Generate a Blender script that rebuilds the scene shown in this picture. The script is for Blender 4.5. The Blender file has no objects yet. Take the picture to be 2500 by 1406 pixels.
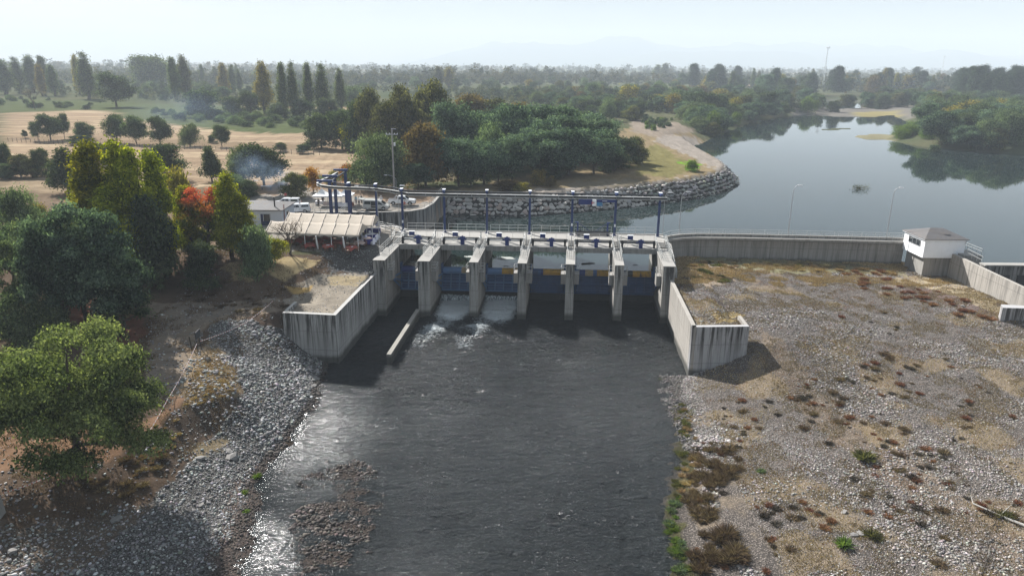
import bpy, math, random
import numpy as np
from mathutils import Matrix, Vector
rnd = random.Random(7)
rng = np.random.default_rng(7)
S = bpy.context.scene
COL = S.collection
# ------------------------------------------------------------------ camera
F, PITCH, ROLL, CH = 1750.0, math.radians(17.4), math.radians(0.55), 27.0
cf = np.array([0, math.cos(PITCH), -math.sin(PITCH)]); cu0 = np.array([0, math.sin(PITCH), math.cos(PITCH)]); cr0 = np.array([1., 0, 0])
cr = cr0*math.cos(ROLL)+cu0*math.sin(ROLL); cu = -cr0*math.sin(ROLL)+cu0*math.cos(ROLL)
cam = bpy.data.cameras.new('camera'); camo = bpy.data.objects.new('camera', cam); COL.objects.link(camo)
cam.sensor_width = 36; cam.lens = F/2500*36; cam.clip_start = 0.5; cam.clip_end = 30000
m = Matrix.Identity(4)
for i in range(3):
    m[i][0] = cr[i]; m[i][1] = cu[i]; m[i][2] = -cf[i]
m[2][3] = CH
camo.matrix_world = m
S.camera = camo
# ------------------------------------------------------------------ light
SUN_AZ, SUN_EL = math.radians(-40), math.radians(38)      # azimuth from +Y towards +X
w = bpy.data.worlds.new('World'); S.world = w; w.use_nodes = True
nt = w.node_tree; bg = nt.nodes['Background']
sky = nt.nodes.new('ShaderNodeTexSky'); sky.sky_type = 'NISHITA'; sky.sun_disc = False
sky.sun_elevation = SUN_EL; sky.sun_rotation = SUN_AZ; sky.air_density = 1.0; sky.dust_density = 1.1; sky.ozone_density = 1.2
tcw = nt.nodes.new('ShaderNodeTexCoord'); mpw = nt.nodes.new('ShaderNodeMapping'); mpw.inputs['Scale'].default_value = (1.2, 1.2, 9); cn = nt.nodes.new('ShaderNodeTexNoise'); cn.inputs['Scale'].default_value = 2.2; cn.inputs['Detail'].default_value = 6; cn.inputs['Roughness'].default_value = .6
crp = nt.nodes.new('ShaderNodeValToRGB'); crp.color_ramp.elements[0].position = .38; crp.color_ramp.elements[0].color = (.5, .5, .5, 1); crp.color_ramp.elements[1].position = .72; crp.color_ramp.elements[1].color = (.85, .85, .85, 1)
cmx = nt.nodes.new('ShaderNodeMix'); cmx.data_type = 'RGBA'; cmx.inputs[7].default_value = (3.25, 3.6, 3.85, 1)      # thin high cloud
nt.links.new(tcw.outputs['Generated'], mpw.inputs[0]); nt.links.new(mpw.outputs[0], cn.inputs['Vector']); nt.links.new(cn.outputs[0], crp.inputs[0]); nt.links.new(crp.outputs[0], cmx.inputs[0]); nt.links.new(sky.outputs[0], cmx.inputs[6])
nt.links.new(cmx.outputs[2], bg.inputs[0]); bg.inputs[1].default_value = 0.056
sl = bpy.data.lights.new('sun', 'SUN'); sl.energy = 5.0; sl.angle = math.radians(0.6); sl.color = (1.0, 0.975, 0.94)
so = bpy.data.objects.new('sun', sl); COL.objects.link(so)
sdir = Vector((math.sin(SUN_AZ)*math.cos(SUN_EL), math.cos(SUN_AZ)*math.cos(SUN_EL), math.sin(SUN_EL)))
so.rotation_euler = sdir.to_track_quat('Z', 'Y').to_euler()
vs = S.view_settings; vs.view_transform = 'Standard'; vs.look = 'None'; vs.exposure = 1.18; vs.gamma = 1; vs.use_curve_mapping = False
S.render.engine = 'CYCLES'; cy = S.cycles
cy.use_denoising = True; cy.denoising_prefilter = 'ACCURATE'; cy.max_bounces = 6; cy.diffuse_bounces = 2; cy.glossy_bounces = 3; cy.transmission_bounces = 3
cy.transparent_max_bounces = 4; cy.volume_bounces = 2; cy.sample_clamp_indirect = 4; cy.caustics_reflective = False; cy.caustics_refractive = False
HAZE = 0.00027
# ------------------------------------------------------------------ projection helpers (photo pixels of the 2500 px picture <-> metres)
def un(x, y, z):
    d = cf*F+cr*(x-1250)-cu*(y-703); t = (z-CH)/d[2]; return (d[0]*t, d[1]*t, z)
def at(x, y, Y):
    d = cf*F+cr*(x-1250)-cu*(y-703); t = Y/d[1]; return (d[0]*t, Y, CH+d[2]*t)
def prj(X, Y, Z):
    Zc = Z-CH; c = cf[1]*Y+cf[2]*Zc; c = np.where(np.abs(c) < 1e-3, 1e-3, c)
    return 1250+F*(cr[0]*X+cr[1]*Y+cr[2]*Zc)/c, 703-F*(cu[0]*X+cu[1]*Y+cu[2]*Zc)/c
def W(u, v, z=0.0):
    return (u*0.999+0.083*v, 116.3-0.045*u+v*0.996, z)    # along the dam, up-river, up
# ------------------------------------------------------------------ noise
def _h(i, j, s):
    n = (i.astype(np.int64)*374761393+j.astype(np.int64)*668265263+s*1442695041) & 0x7fffffff
    n = ((n ^ (n >> 13))*1274126177) & 0x7fffffff
    return ((n ^ (n >> 16)) & 0xffff)/65535.0
def vn(x, y, s=0):
    x = np.asarray(x, float); y = np.asarray(y, float)
    i = np.floor(x); j = np.floor(y); a = x-i; b = y-j; a = a*a*(3-2*a); b = b*b*(3-2*b)
    return (_h(i, j, s)*(1-a)+_h(i+1, j, s)*a)*(1-b)+(_h(i, j+1, s)*(1-a)+_h(i+1, j+1, s)*a)*b
def fbm(x, y, o=4, s=0):
    r = 0; a = .5; t = 0
    for k in range(o):
        r = r+a*vn(x*2**k, y*2**k, s+k*17); t += a; a *= .5
    return r/t
def ss(a, b, x):
    t = np.clip((x-a)/(b-a), 0, 1); return t*t*(3-2*t)
def inpoly(x, y, P):
    r = np.zeros(np.shape(x), bool); n = len(P)
    for i in range(n):
        x0, y0 = P[i][:2]; x1, y1 = P[(i+1) % n][:2]
        if y0 == y1: continue
        c = ((y0 > y) != (y1 > y)) & (x < (x1-x0)*(y-y0)/(y1-y0)+x0)
        r ^= c
    return r
def segd(x, y, a, b):
    ax, ay = a[:2]; bx, by = b[:2]; dx, dy = bx-ax, by-ay
    t = np.clip(((x-ax)*dx+(y-ay)*dy)/(dx*dx+dy*dy+1e-9), 0, 1)
    return np.hypot(x-ax-t*dx, y-ay-t*dy)
# ------------------------------------------------------------------ materials
def mat(name, c=(.5, .5, .5), rough=.7, metal=0.0, spec=.4):
    M = bpy.data.materials.new(name); M.use_nodes = True; b = M.node_tree.nodes['Principled BSDF']
    b.inputs['Base Color'].default_value = (*c, 1); b.inputs['Roughness'].default_value = rough
    b.inputs['Metallic'].default_value = metal; b.inputs['Specular IOR Level'].default_value = spec
    return M
class NT:
    def __init__(s, M): s.t = M.node_tree; s.N = s.t.nodes; s.L = s.t.links; s.b = s.N.get('Principled BSDF')
    def n(s, typ, **k):
        o = s.N.new(typ)
        for a, v in k.items():
            if a.startswith('i_'):
                key = a[2:]; key = int(key) if key.isdigit() else key.replace('_', ' ')
                o.inputs[key].default_value = v
            else: setattr(o, a, v)
        return o
    def l(s, a, b): s.L.new(a, b)
    def math(s, op, a, b=None, clamp=False):
        o = s.N.new('ShaderNodeMath'); o.operation = op; o.use_clamp = clamp
        for k, v in enumerate((a, b)):
            if v is None: continue
            if isinstance(v, (int, float)): o.inputs[k].default_value = v
            else: s.l(v, o.inputs[k])
        return o.outputs[0]
    def mix(s, f, a, b, mode='MIX'):
        o = s.N.new('ShaderNodeMix'); o.data_type = 'RGBA'; o.blend_type = mode
        for k, v in ((0, f), (6, a), (7, b)):
            if isinstance(v, (int, float)): o.inputs[k].default_value = v
            elif isinstance(v, tuple): o.inputs[k].default_value = (*v, 1)
            else: s.l(v, o.inputs[k])
        return o.outputs[2]
    def ramp(s, f, pts):
        o = s.N.new('ShaderNodeValToRGB'); e = o.color_ramp.elements
        while len(e) < len(pts): e.new(.5)
        for k, (p, c) in enumerate(pts): e[k].position = p; e[k].color = (*c, 1) if len(c) == 3 else c
        s.l(f, o.inputs[0]); return o.outputs[0]
    def noise(s, scale, detail=4, rough=.55, vec=None, sc=None, dist=0):
        o = s.n('ShaderNodeTexNoise'); o.inputs['Scale'].default_value = scale; o.inputs['Detail'].default_value = detail
        o.inputs['Roughness'].default_value = rough; o.inputs['Distortion'].default_value = dist
        if vec is None: vec = s.pos()
        if sc:
            mp = s.n('ShaderNodeMapping'); mp.inputs['Scale'].default_value = sc; s.l(vec, mp.inputs[0]); vec = mp.outputs[0]
        s.l(vec, o.inputs['Vector']); return o.outputs[0]
    def pos(s):
        if not hasattr(s, '_p'): s._p = s.n('ShaderNodeNewGeometry').outputs['Position']
        return s._p
    def bump(s, h, strength=.4, dist=.1, prev=None):
        o = s.n('ShaderNodeBump'); o.inputs['Strength'].default_value = strength; o.inputs['Distance'].default_value = dist
        s.l(h, o.inputs['Height'])
        if prev is not None: s.l(prev, o.inputs['Normal'])
        return o.outputs[0]
    def attr(s, name): return s.n('ShaderNodeAttribute', attribute_name=name)
def painted(name, c, rough=.5, metal=0., var=.25, scale=1.5, dirt=(.16, .12, .08), da=.25):
    M = mat(name, c, rough, metal); t = NT(M)
    n1 = t.noise(scale, 5); n2 = t.noise(scale*.6, 6, .7, sc=(1, 1, .25))
    a = t.mix(n1, tuple(x*(1-var) for x in c), tuple(min(1, x*(1+var)) for x in c))
    f = t.math('MULTIPLY', t.math('SUBTRACT', n2, .52, True), da*10, True)
    t.l(t.mix(f, a, dirt), t.b.inputs['Base Color']); t.l(t.bump(n1, .1, .02), t.b.inputs['Normal'])
    return M
def concrete(name, base=(.36, .345, .32), stain=.8, wet=-9.0, lines=1.2, top=None):
    M = mat(name, base, .88, spec=.25); t = NT(M); p = t.pos()
    big = t.noise(.35, 5, .6); fine = t.noise(9, 5, .65)
    streak = t.noise(1.0, 7, .72, sc=(2.6, 2.6, .10)); st2 = t.noise(1.0, 6, .7, sc=(.9, .9, .06))
    c = t.mix(big, tuple(x*.72 for x in base), tuple(min(.9, x*1.18) for x in base))
    c = t.mix(t.math('MULTIPLY', fine, .5), c, (.20, .19, .175))
    f = t.math('MULTIPLY', t.math('SUBTRACT', streak, .475, True), 8*stain, True)
    f2 = t.math('MULTIPLY', t.math('SUBTRACT', st2, .49, True), 6*stain, True)
    nz = t.n('ShaderNodeSeparateXYZ'); g = t.n('ShaderNodeNewGeometry'); t.l(g.outputs['Normal'], nz.inputs[0])
    side = t.math('SUBTRACT', 1.0, t.math('MULTIPLY', t.math('ABSOLUTE', nz.outputs[2]), 1.3), True)
    f = t.math('MULTIPLY', t.math('MAXIMUM', f, t.math('MULTIPLY', f2, .7)), side)
    if top is not None:
        s = t.n('ShaderNodeSeparateXYZ'); t.l(p, s.inputs[0])
        k = t.math('SUBTRACT', 1.0, t.math('MULTIPLY', t.math('SUBTRACT', top, s.outputs[2]), .22), True)
        f = t.math('MULTIPLY', f, t.math('ADD', .35, t.math('MULTIPLY', k, 1.1)), True)
    c = t.mix(f, c, (.055, .052, .048))
    s = t.n('ShaderNodeSeparateXYZ'); t.l(p, s.inputs[0])
    if lines:
        xy = t.math('ADD', s.outputs[0], t.math('MULTIPLY', s.outputs[1], .93))
        l1 = t.math('LESS_THAN', t.math('FRACT', t.math('DIVIDE', xy, lines)), .035)
        l2 = t.math('LESS_THAN', t.math('FRACT', t.math('DIVIDE', s.outputs[2], 2.4)), .02)
        ll = t.math('MULTIPLY', t.math('MULTIPLY', t.math('MAXIMUM', l1, l2), side), .7)
        c = t.mix(ll, c, (.10, .095, .09))
    wl = t.math('ADD', t.math('MULTIPLY', t.math('SUBTRACT', big, .5), 1.2), t.math('SUBTRACT', wet+1.3, s.outputs[2]), False)
    wf = t.math('MULTIPLY', wl, 1.6, True)
    c = t.mix(t.math('MULTIPLY', wf, .85), c, (.035, .036, .03))
    t.l(c, t.b.inputs['Base Color'])
    t.l(t.bump(fine, .35, .03), t.b.inputs['Normal']); return M
# ------------------------------------------------------------------ mesh building
WL = {}
def fin(o, parent=None):
    COL.objects.link(o)
    if parent is not None: o.parent = parent
    return o
def tag(o, label=None, cat=None, group=None, kind=None):
    if label: o['label'] = label
    if cat: o['category'] = cat
    if group: o['group'] = group
    if kind: o['kind'] = kind
    return o
def thing(name, loc, label, cat, group=None, rz=0):
    o = bpy.data.objects.new(name, None); o.empty_display_size = .3; o.location = loc; o.rotation_euler = (0, 0, rz)
    WL[o.name] = tuple(loc); COL.objects.link(o); return tag(o, label, cat, group)
def npmesh(name, V, Fq, mats, cols=None, smooth=False, midx=None, fattr=None):
    """V (n,3), Fq (m,k) all faces same size; cols (n,3) point colour."""
    me = bpy.data.meshes.new(name); V = np.ascontiguousarray(V, np.float32); Fq = np.ascontiguousarray(Fq, np.int32)
    me.vertices.add(len(V)); me.vertices.foreach_set('co', V.ravel())
    me.loops.add(Fq.size); me.loops.foreach_set('vertex_index', Fq.ravel())
    me.polygons.add(len(Fq)); k = Fq.shape[1]
    me.polygons.foreach_set('loop_start', np.arange(0, Fq.size, k, dtype=np.int32))
    me.polygons.foreach_set('loop_total', np.full(len(Fq), k, np.int32))
    for m_ in (mats if isinstance(mats, (list, tuple)) else [mats]): me.materials.append(m_)
    if midx is not None: me.polygons.foreach_set('material_index', np.ascontiguousarray(midx, np.int32))
    me.polygons.foreach_set('use_smooth', np.full(len(Fq), smooth, bool))
    if cols is not None:
        a = me.color_attributes.new('col', 'FLOAT_COLOR', 'POINT')
        c = np.ones((len(V), 4), np.float32); c[:, :cols.shape[1]] = cols; a.data.foreach_set('color', c.ravel())
    me.update(calc_edges=True); return me
class MB:
    def __init__(s, T=None): s.V = []; s.F = []; s.M = []; s.T = T; s.m = 0
    def v(s, *P):
        i = len(s.V)
        for p in P: s.V.append(s.T(*p) if s.T else tuple(p))
        return i
    def f(s, *idx): s.F.append(tuple(idx)); s.M.append(s.m)
    def box(s, x0, x1, y0, y1, z0, z1):
        i = s.v((x0, y0, z0), (x1, y0, z0), (x1, y1, z0), (x0, y1, z0), (x0, y0, z1), (x1, y0, z1), (x1, y1, z1), (x0, y1, z1))
        for q in ((3, 2, 1, 0), (4, 5, 6, 7), (0, 1, 5, 4), (1, 2, 6, 5), (2, 3, 7, 6), (3, 0, 4, 7)): s.f(*[i+k for k in q])
        return s
    def hexa(s, P):
        i = s.v(*P)
        for q in ((3, 2, 1, 0), (4, 5, 6, 7), (0, 1, 5, 4), (1, 2, 6, 5), (2, 3, 7, 6), (3, 0, 4, 7)): s.f(*[i+k for k in q])
        return s
    def tube(s, a, b, r, r2=None, n=6, cap=True):
        if s.T: a = s.T(*a); b = s.T(*b)
        T, s.T = s.T, None
        a = Vector(a); b = Vector(b); d = (b-a)
        if d.length < 1e-6: s.T = T; return s
        q = d.to_track_quat('Z', 'Y'); r2 = r if r2 is None else r2
        i = len(s.V)
        for c, rr in ((a, r), (b, r2)):
            for k in range(n):
                w_ = q @ Vector((math.cos(2*math.pi*k/n)*rr, math.sin(2*math.pi*k/n)*rr, 0)); s.V.append(tuple(c+w_))
        for k in range(n): s.f(i+k, i+(k+1) % n, i+n+(k+1) % n, i+n+k)
        if cap: s.f(*[i+k for k in range(n)][::-1]); s.f(*[i+n+k for k in range(n)])
        s.T = T; return s
    def path(s, P, r, n=6):
        for a, b in zip(P[:-1], P[1:]): s.tube(a, b, r, n=n)
        return s
    def bar(s, a, b, wx, wz):
        """square bar from a to b (world coords)"""
        if s.T: a = s.T(*a); b = s.T(*b)
        T, s.T = s.T, None
        a = Vector(a); b = Vector(b); d = (b-a).normalized(); up = Vector((0, 0, 1))
        if abs(d.z) > .95: up = Vector((0, 1, 0))
        x = d.cross(up).normalized(); z = x.cross(d).normalized()
        P = []
        for c in (a, b):
            for sx, sz in ((-1, -1), (1, -1), (1, 1), (-1, 1)): P.append(tuple(c+x*sx*wx/2+z*sz*wz/2))
        i = s.v(*P)
        for q in ((3, 2, 1, 0), (4, 5, 6, 7), (0, 1, 5, 4), (1, 2, 6, 5), (2, 3, 7, 6), (3, 0, 4, 7)): s.f(*[i+k for k in q])
        s.T = T; return s
    def prism(s, P, z0, z1):
        """polygon P (xy) extruded; z0,z1 numbers or per-point lists"""
        n = len(P); A = z0 if isinstance(z0, (list, tuple)) else [z0]*n; B = z1 if isinstance(z1, (list, tuple)) else [z1]*n
        i = s.v(*[(p[0], p[1], a) for p, a in zip(P, A)], *[(p[0], p[1], b) for p, b in zip(P, B)])
        s.f(*[i+k for k in range(n)][::-1]); s.f(*[i+n+k for k in range(n)])
        for k in range(n): s.f(i+k, i+(k+1) % n, i+n+(k+1) % n, i+n+k)
        return s
    def wall(s, P, th, z0, z1, side=1):
        """thick wall along polyline; z1 list or number"""
        n = len(P); Z1 = z1 if isinstance(z1, (list, tuple)) else [z1]*n; Z0 = z0 if isinstance(z0, (list, tuple)) else [z0]*n
        N = []
        for k in range(n):
            a = Vector(P[max(k-1, 0)][:2]); b = Vector(P[k][:2]); c = Vector(P[min(k+1, n-1)][:2])
            d1 = (b-a).normalized() if k else (c-b).normalized(); d2 = (c-b).normalized() if k < n-1 else d1
            n1 = Vector((-d1.y, d1.x)); n2 = Vector((-d2.y, d2.x)); q = n1+n2; q = q/max(q.dot(n1), .3); N.append(q*side*th)
        o = [(P[k][0]+N[k].x, P[k][1]+N[k].y) for k in range(n)]
        i = s.v(*[x for k in range(n) for x in ((P[k][0], P[k][1], Z0[k]), (o[k][0], o[k][1], Z0[k]), (o[k][0], o[k][1], Z1[k]), (P[k][0], P[k][1], Z1[k]))])
        for k in range(n-1):
            a, b = i+4*k, i+4*k+4
            for q in range(4): s.f(a+q, a+(q+1) % 4, b+(q+1) % 4, b+q)
        s.f(i, i+1, i+2, i+3); e = i+4*(n-1); s.f(e+3, e+2, e+1, e); return s
    def cyl(s, c, r, h, n=16, axis='z', r2=None):
        d = {'x': (h, 0, 0), 'y': (0, h, 0), 'z': (0, 0, h)}[axis]
        return s.tube(c, tuple(c[k]+d[k] for k in range(3)), r, r2, n)
    def build(s, name, mats, parent=None, label=None, cat=None, group=None, kind=None, local=False, smooth=False, bevel=0):
        V = np.array(s.V, float); loc = (0, 0, 0)
        if parent is None and not local:
            loc = (float((V[:, 0].min()+V[:, 0].max())/2), float((V[:, 1].min()+V[:, 1].max())/2), float(V[:, 2].min()))
            V = V-np.array(loc)
        elif parent is not None and not local: V = V-np.array(WL[parent.name])
        me = bpy.data.meshes.new(name); me.from_pydata(V.tolist(), [], s.F)
        for m_ in (mats if isinstance(mats, (list, tuple)) else [mats]): me.materials.append(m_)
        me.polygons.foreach_set('material_index', s.M)
        import bmesh
        bm = bmesh.new(); bm.from_mesh(me); bmesh.ops.recalc_face_normals(bm, faces=bm.faces); bm.to_mesh(me); bm.free()
        if smooth:
            me.polygons.foreach_set('use_smooth', [True]*len(me.polygons))
            try: me.set_sharp_from_angle(angle=math.radians(40))
            except Exception: pass
        o = bpy.data.objects.new(name, me); o.location = loc; fin(o, parent)
        if bevel:
            b = o.modifiers.new('b', 'BEVEL'); b.width = bevel; b.segments = 1; b.limit_method = 'ANGLE'
        WL[o.name] = WL[parent.name] if parent is not None and not local else tuple(loc)
        return tag(o, label, cat, group, kind)
def dup(root, loc=None, rz=None, scale=None, label=None, group=None):
    r = root.copy(); COL.objects.link(r)
    if loc is not None: r.location = loc
    if rz is not None: r.rotation_euler = (0, 0, rz)
    if scale is not None: r.scale = scale
    if label: r['label'] = label
    if group: r['group'] = group
    for ch in root.children:
        c = ch.copy(); COL.objects.link(c); c.parent = r
        for g in ch.children:
            d = g.copy(); COL.objects.link(d); d.parent = c
    return r
M = {}
M['conc'] = concrete('concrete', (.42, .40, .365), stain=1.35, top=-.5)
M['conc_wall'] = concrete('concrete_wall', (.46, .45, .43), stain=1.25, top=-2.5, lines=1.25)
M['conc_clean'] = concrete('concrete_clean', (.36, .345, .32), stain=.35, lines=0)
M['conc_weir'] = concrete('concrete_weir', (.34, .325, .30), stain=.45, wet=-5.3, lines=1.5)
M['conc_dark'] = concrete('concrete_dark', (.30, .29, .28), stain=1.3, wet=-5.2, lines=1.8, top=0)
M['galv'] = painted('galvanised_steel', (.42, .43, .44), .45, .5, da=.1)
M['blue'] = painted('blue_paint', (.014, .035, .125), .45, da=.12)
M['bluel'] = painted('bright_blue_paint', (.012, .03, .15), .4, da=.08)
M['gate'] = painted('gate_blue', (.038, .085, .20), .55, da=.3, scale=.8, dirt=(.03, .03, .028))
M['gateL'] = painted('gate_steel_blue', (.08, .17, .33), .5, da=.2, scale=.8, dirt=(.06, .06, .055))
M['yellow'] = painted('worn_yellow_paint', (.42, .24, .03), .6, da=.6, scale=2.5, dirt=(.03, .035, .05))
M['tan'] = painted('worn_tan_paint', (.33, .26, .15), .6, da=.5, scale=2.5, dirt=(.08, .09, .09))
M['black'] = mat('black_rubber', (.012, .012, .013), .6)
M['dark'] = mat('dark_steel', (.03, .032, .036), .5)
M['white'] = painted('white_paint', (.84, .85, .87), .45, var=.06, da=.06)
M['carwhite'] = mat('white_car_paint', (.72, .73, .74), .18, spec=.6)
M['vansilver'] = mat('pale_silver_car_paint', (.50, .50, .48), .22, spec=.6)
M['glass'] = mat('dark_glass', (.02, .025, .03), .06, spec=.8)
M['rail'] = mat('rail_light_steel', (.52, .52, .50), .4, .3)
M['redlamp'] = mat('red_lens', (.4, .02, .015), .3)
# ------------------------------------------------------------------ terrain
WU, WD = -4.3, -9.0
RWALL = [(-48, 131), (-29.3, 132.1), (-24.7, 132.4), (-19.6, 133.4), (-17.0, 136.0), (-15.8, 141.8), (-15.0, 153.0)]
RIP = [(-15, 153), (-13.5, 152.6), (-5, 151.8), (4.3, 152), (14, 156), (23.1, 160.6), (34, 167), (45, 174.7), (56, 187), (62, 197), (64.6, 206), (66.2, 218), (67, 230), (68, 255), (70, 282), (72, 292)]
LSH = [(72, 292), (79, 305), (96, 342), (118, 385), (140, 428), (156, 455), (190, 492), (215, 510), (232, 540), (252, 600), (285, 700)]
RSH = [(330, 700), (296, 600), (272, 540), (250, 480), (232, 430), (205, 385), (182, 352), (172, 338), (166, 318), (168, 300), (180, 284), (196, 274), (230, 262), (420, 250)]
SOUTH = [(420, 110), (95, 103), (72.5, 103), (72, 112), (66, 117.5), (38, 119.3), (31, 119.3), (27, 117.5), (24, 116), (-17, 117.5), (-20, 120.5), (-48, 123)]
RES = RWALL+RIP[1:]+LSH[1:]+RSH+SOUTH
SL = [99]*(len(RWALL)-1)+[.95]*(len(RIP)-1)+[.28]*(len(LSH)-1)+[99]+[.28]*(len(RSH)-1)+[99]*(len(SOUTH)+1)
CPL = [(900,612,0),(740,615,0),(690,645,-.3),(620,665,-.5),(560,640,-.1),(480,640,-.2),(380,620,-.3),(250,600,-.3),(100,600,-.3),(0,600,-.3),
(780,650,-1.2),(720,690,-2.5),(650,700,-2.2),(560,700,-1.9),(600,745,-3.2),(500,745,-3.2),(690,735,-3.1),(790,700,-2.8),
(420,700,-2.3),(380,760,-3.0),(300,730,-1.8),(200,760,-2.2),(100,760,-2.2),(0,760,-2.3),(380,850,-3.8),(485,850,-3.9),(560,800,-3.7),(640,785,-3.8),(672,765,-3.3),
(300,950,-4.2),(430,950,-4.2),(540,900,-4.3),(200,1000,-4.4),(0,1000,-4.3),(330,1060,-4.7),(190,1130,-4.9),(60,1180,-5),(0,1230,-5.2),(565,945,-4.6),
(595,965,-6.2),(505,1065,-6.8),(430,1175,-7.1),(330,1225,-7.0),(200,1290,-7.1),(0,1390,-6.8),(575,860,-5),(470,985,-4.6),(432,1020,-4.8),
(650,850,-5.6),(700,850,-6.5),(760,850,-7.6),(690,828,-5.6),(700,950,-7.6),(600,1100,-8.0),(540,1200,-8.0),(400,1320,-8.0),
(810,884,-9),(775,945,-9),(740,1010,-9),(700,1060,-9),(655,1130,-9),(640,1230,-9),(620,1320,-9),(590,1400,-9),(560,1480,-9),
(850,1000,-9.6),(760,1080,-9.35),(700,1150,-9.03),(720,1250,-8.90),(800,1300,-8.92),(850,1200,-8.95),(870,1130,-9.0),(720,1340,-8.93),(920,1200,-9.05),(735,1180,-8.98),(765,1190,-9.12),(900,1320,-9.1),(760,1390,-8.98),(665,1250,-9.45),(650,1390,-9.4),(655,1190,-9.4),(668,1310,-9.4),(690,1140,-9.3),(1000,1200,-9.4),(1000,1400,-9.5),(1200,1100,-10),(1300,1300,-10),(1200,1450,-10),(1200,900,-10),(1500,1100,-10),(1500,1400,-10)]
CPR = [(1674,905,-8.95),(1640,925,-9),(1632,950,-9),(1642,1000,-9),(1655,1050,-9),(1650,1120,-9),(1640,1180,-9),(1625,1260,-9),(1630,1330,-9),(1655,1400,-9),
(1700,930,-8.5),(1760,905,-7.7),(1830,862,-5.9),(1885,835,-4.9),(1930,850,-5.2),(1760,888,-7.4),(1700,700,-3.5),(1700,645,-4.3),(1800,650,-4.4),(1900,655,-4.5),(2050,665,-4.6),(2200,675,-4.8),(2246,680,-5),(2320,690,-4.8),
(2400,730,-4.2),(2460,765,-4.5),(2430,800,-5.2),(2500,860,-5.6),(2000,720,-4.8),(2200,760,-5),(1900,760,-4.2),(2000,850,-5.8),(2200,900,-6.3),(2400,950,-6.5),(1800,980,-8),(2000,1000,-7.6),(2300,1100,-7.4),(2500,1100,-7),(1750,1150,-8.4),(1750,1300,-8.4),(2000,1200,-8),(2000,1400,-8.2),(2300,1300,-7.8),(2500,1400,-7.6)]
_P = np.array([un(*p) for p in CPL+CPR])
def _solve():
    D = np.hypot(_P[:, None, 0]-_P[None, :, 0], _P[:, None, 1]-_P[None, :, 1]); n = len(_P)
    A = np.zeros((n+1, n+1)); A[:n, :n] = D+np.eye(n)*-.15; A[:n, n] = 1; A[n, :n] = 1
    return np.linalg.solve(A, np.append(_P[:, 2], 0))
_C = _solve()
LBOX = [(W(-18.7, -34.5)[0], 83.5), (-28.15, 83.5), (-28.0, 87.2), (-27.5, 112), (-17, 113), W(-18.2, 0)[:2]]
RBOX = [(W(24.2, -35.9)[0]+.2, 79.86), (28.2, 80.2), (28.3, 83.4), (30, 118), W(23.8, 0)[:2]]
CHAN = [W(-18.85, -34.5)[:2], W(-18.85, 2)[:2], W(24.35, 2)[:2], W(24.72, -35.7)[:2]]
ISL = [[un(*p, WU)[:2] for p in P] for P in ([(2035,266),(2110,262),(2190,272),(2203,280),(2150,287),(2035,287),(1990,281)], [(2080,333),(2125,326),(2172,328),(2165,343),(2110,341)], [(1985,315),(2085,313),(2090,317),(2000,319)], [(2255,371),(2280,369),(2282,373),(2258,375)])]
def H(x, y, detail=True):
    x = np.asarray(x, float); y = np.asarray(y, float); sh = x.shape; x = x.ravel(); y = y.ravel()
    z = np.zeros(len(x)); near = (y < 130) & (np.abs(x) < 300)
    if near.any():
        xn = x[near]; yn = y[near]; r = np.full(len(xn), _C[-1])
        for k in range(len(_P)): r += _C[k]*np.hypot(xn-_P[k, 0], yn-_P[k, 1])
        r = np.clip(r, -10.2, .3); r = r*(1-ss(108, 122, yn)*(xn < 20)); z[near] = r
        i = inpoly(xn, yn, LBOX); zz = np.interp(yn, [83, 88, 96, 101, 106, 112], [-2.95, -2.85, -2.6, -2.0, -.3, 0])
        wgt = np.where(yn < 88, 1., ss(-28.5, -25, xn)); z[near] = np.where(i, z[near]*(1-wgt)+zz*wgt, z[near])
        i = inpoly(xn, yn, RBOX); zz = np.interp(yn, [80, 86, 100, 117], [-3.0, -3.05, -3.5, -4.3]); wgt = np.where(yn < 84, 1., 1-ss(26, 30, xn))
        z[near] = np.where(i, z[near]*(1-wgt)+zz*wgt, z[near])
        i = inpoly(xn, yn, CHAN); z[near] = np.where(i, -11, z[near])
        i = (xn > 69) & (yn < 102.5) & (yn > 60) & (yn > 89.5); z[near] = np.where(i, -7.5, z[near])
    far = (y > 130)
    z = np.where(far & (x > 60), -1.8*ss(60, 140, x)*(1-ss(900, 1600, y))+z, z)
    if detail:
        mag = np.where(near, .16, .5); z = z+(fbm(x*.35, y*.35, 4, 3)-.5)*mag*2*np.where(z < -8.7, .35, 1)*np.where(near & (z > -.6), .25, 1)
        z = z+(fbm(x*1.6, y*1.6, 3, 9)-.5)*np.where(near & (z < -.8), .22, .05)
        bump = ss(120, 200, y)*(fbm(x*.02, y*.02, 3, 5)-.5)*1.6; z = z+bump*(z > -3)
    # reservoir and its banks
    b = np.full(len(x), 1e9); sl = np.ones(len(x)); n = len(RES)
    for k in range(n):
        d = segd(x, y, RES[k], RES[(k+1) % n]); c = d < b; b = np.where(c, d, b); sl = np.where(c, SL[k], sl)
    ins = inpoly(x, y, RES)
    d2 = b+np.where(sl < .5, (fbm(x*.06, y*.06, 3, 8)-.5)*6, 0)
    z = np.where(~ins & (sl < 50), np.minimum(z, WU+np.maximum(sl*d2, -.3)), z)
    z = np.where(ins, np.where(sl > 50, -6.5, WU-np.minimum(2.2, np.where(sl < .5, .25, .8)*np.maximum(d2, 0))), z)
    for P in ISL:
        q = inpoly(x, y, P); dd = np.full(len(x), 1e9)
        for k in range(len(P)): dd = np.minimum(dd, segd(x, y, P[k], P[(k+1) % len(P)]))
        z = np.where(q, WU+.05+np.minimum(.25, dd*.12), z)
    return z.reshape(sh)
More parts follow.
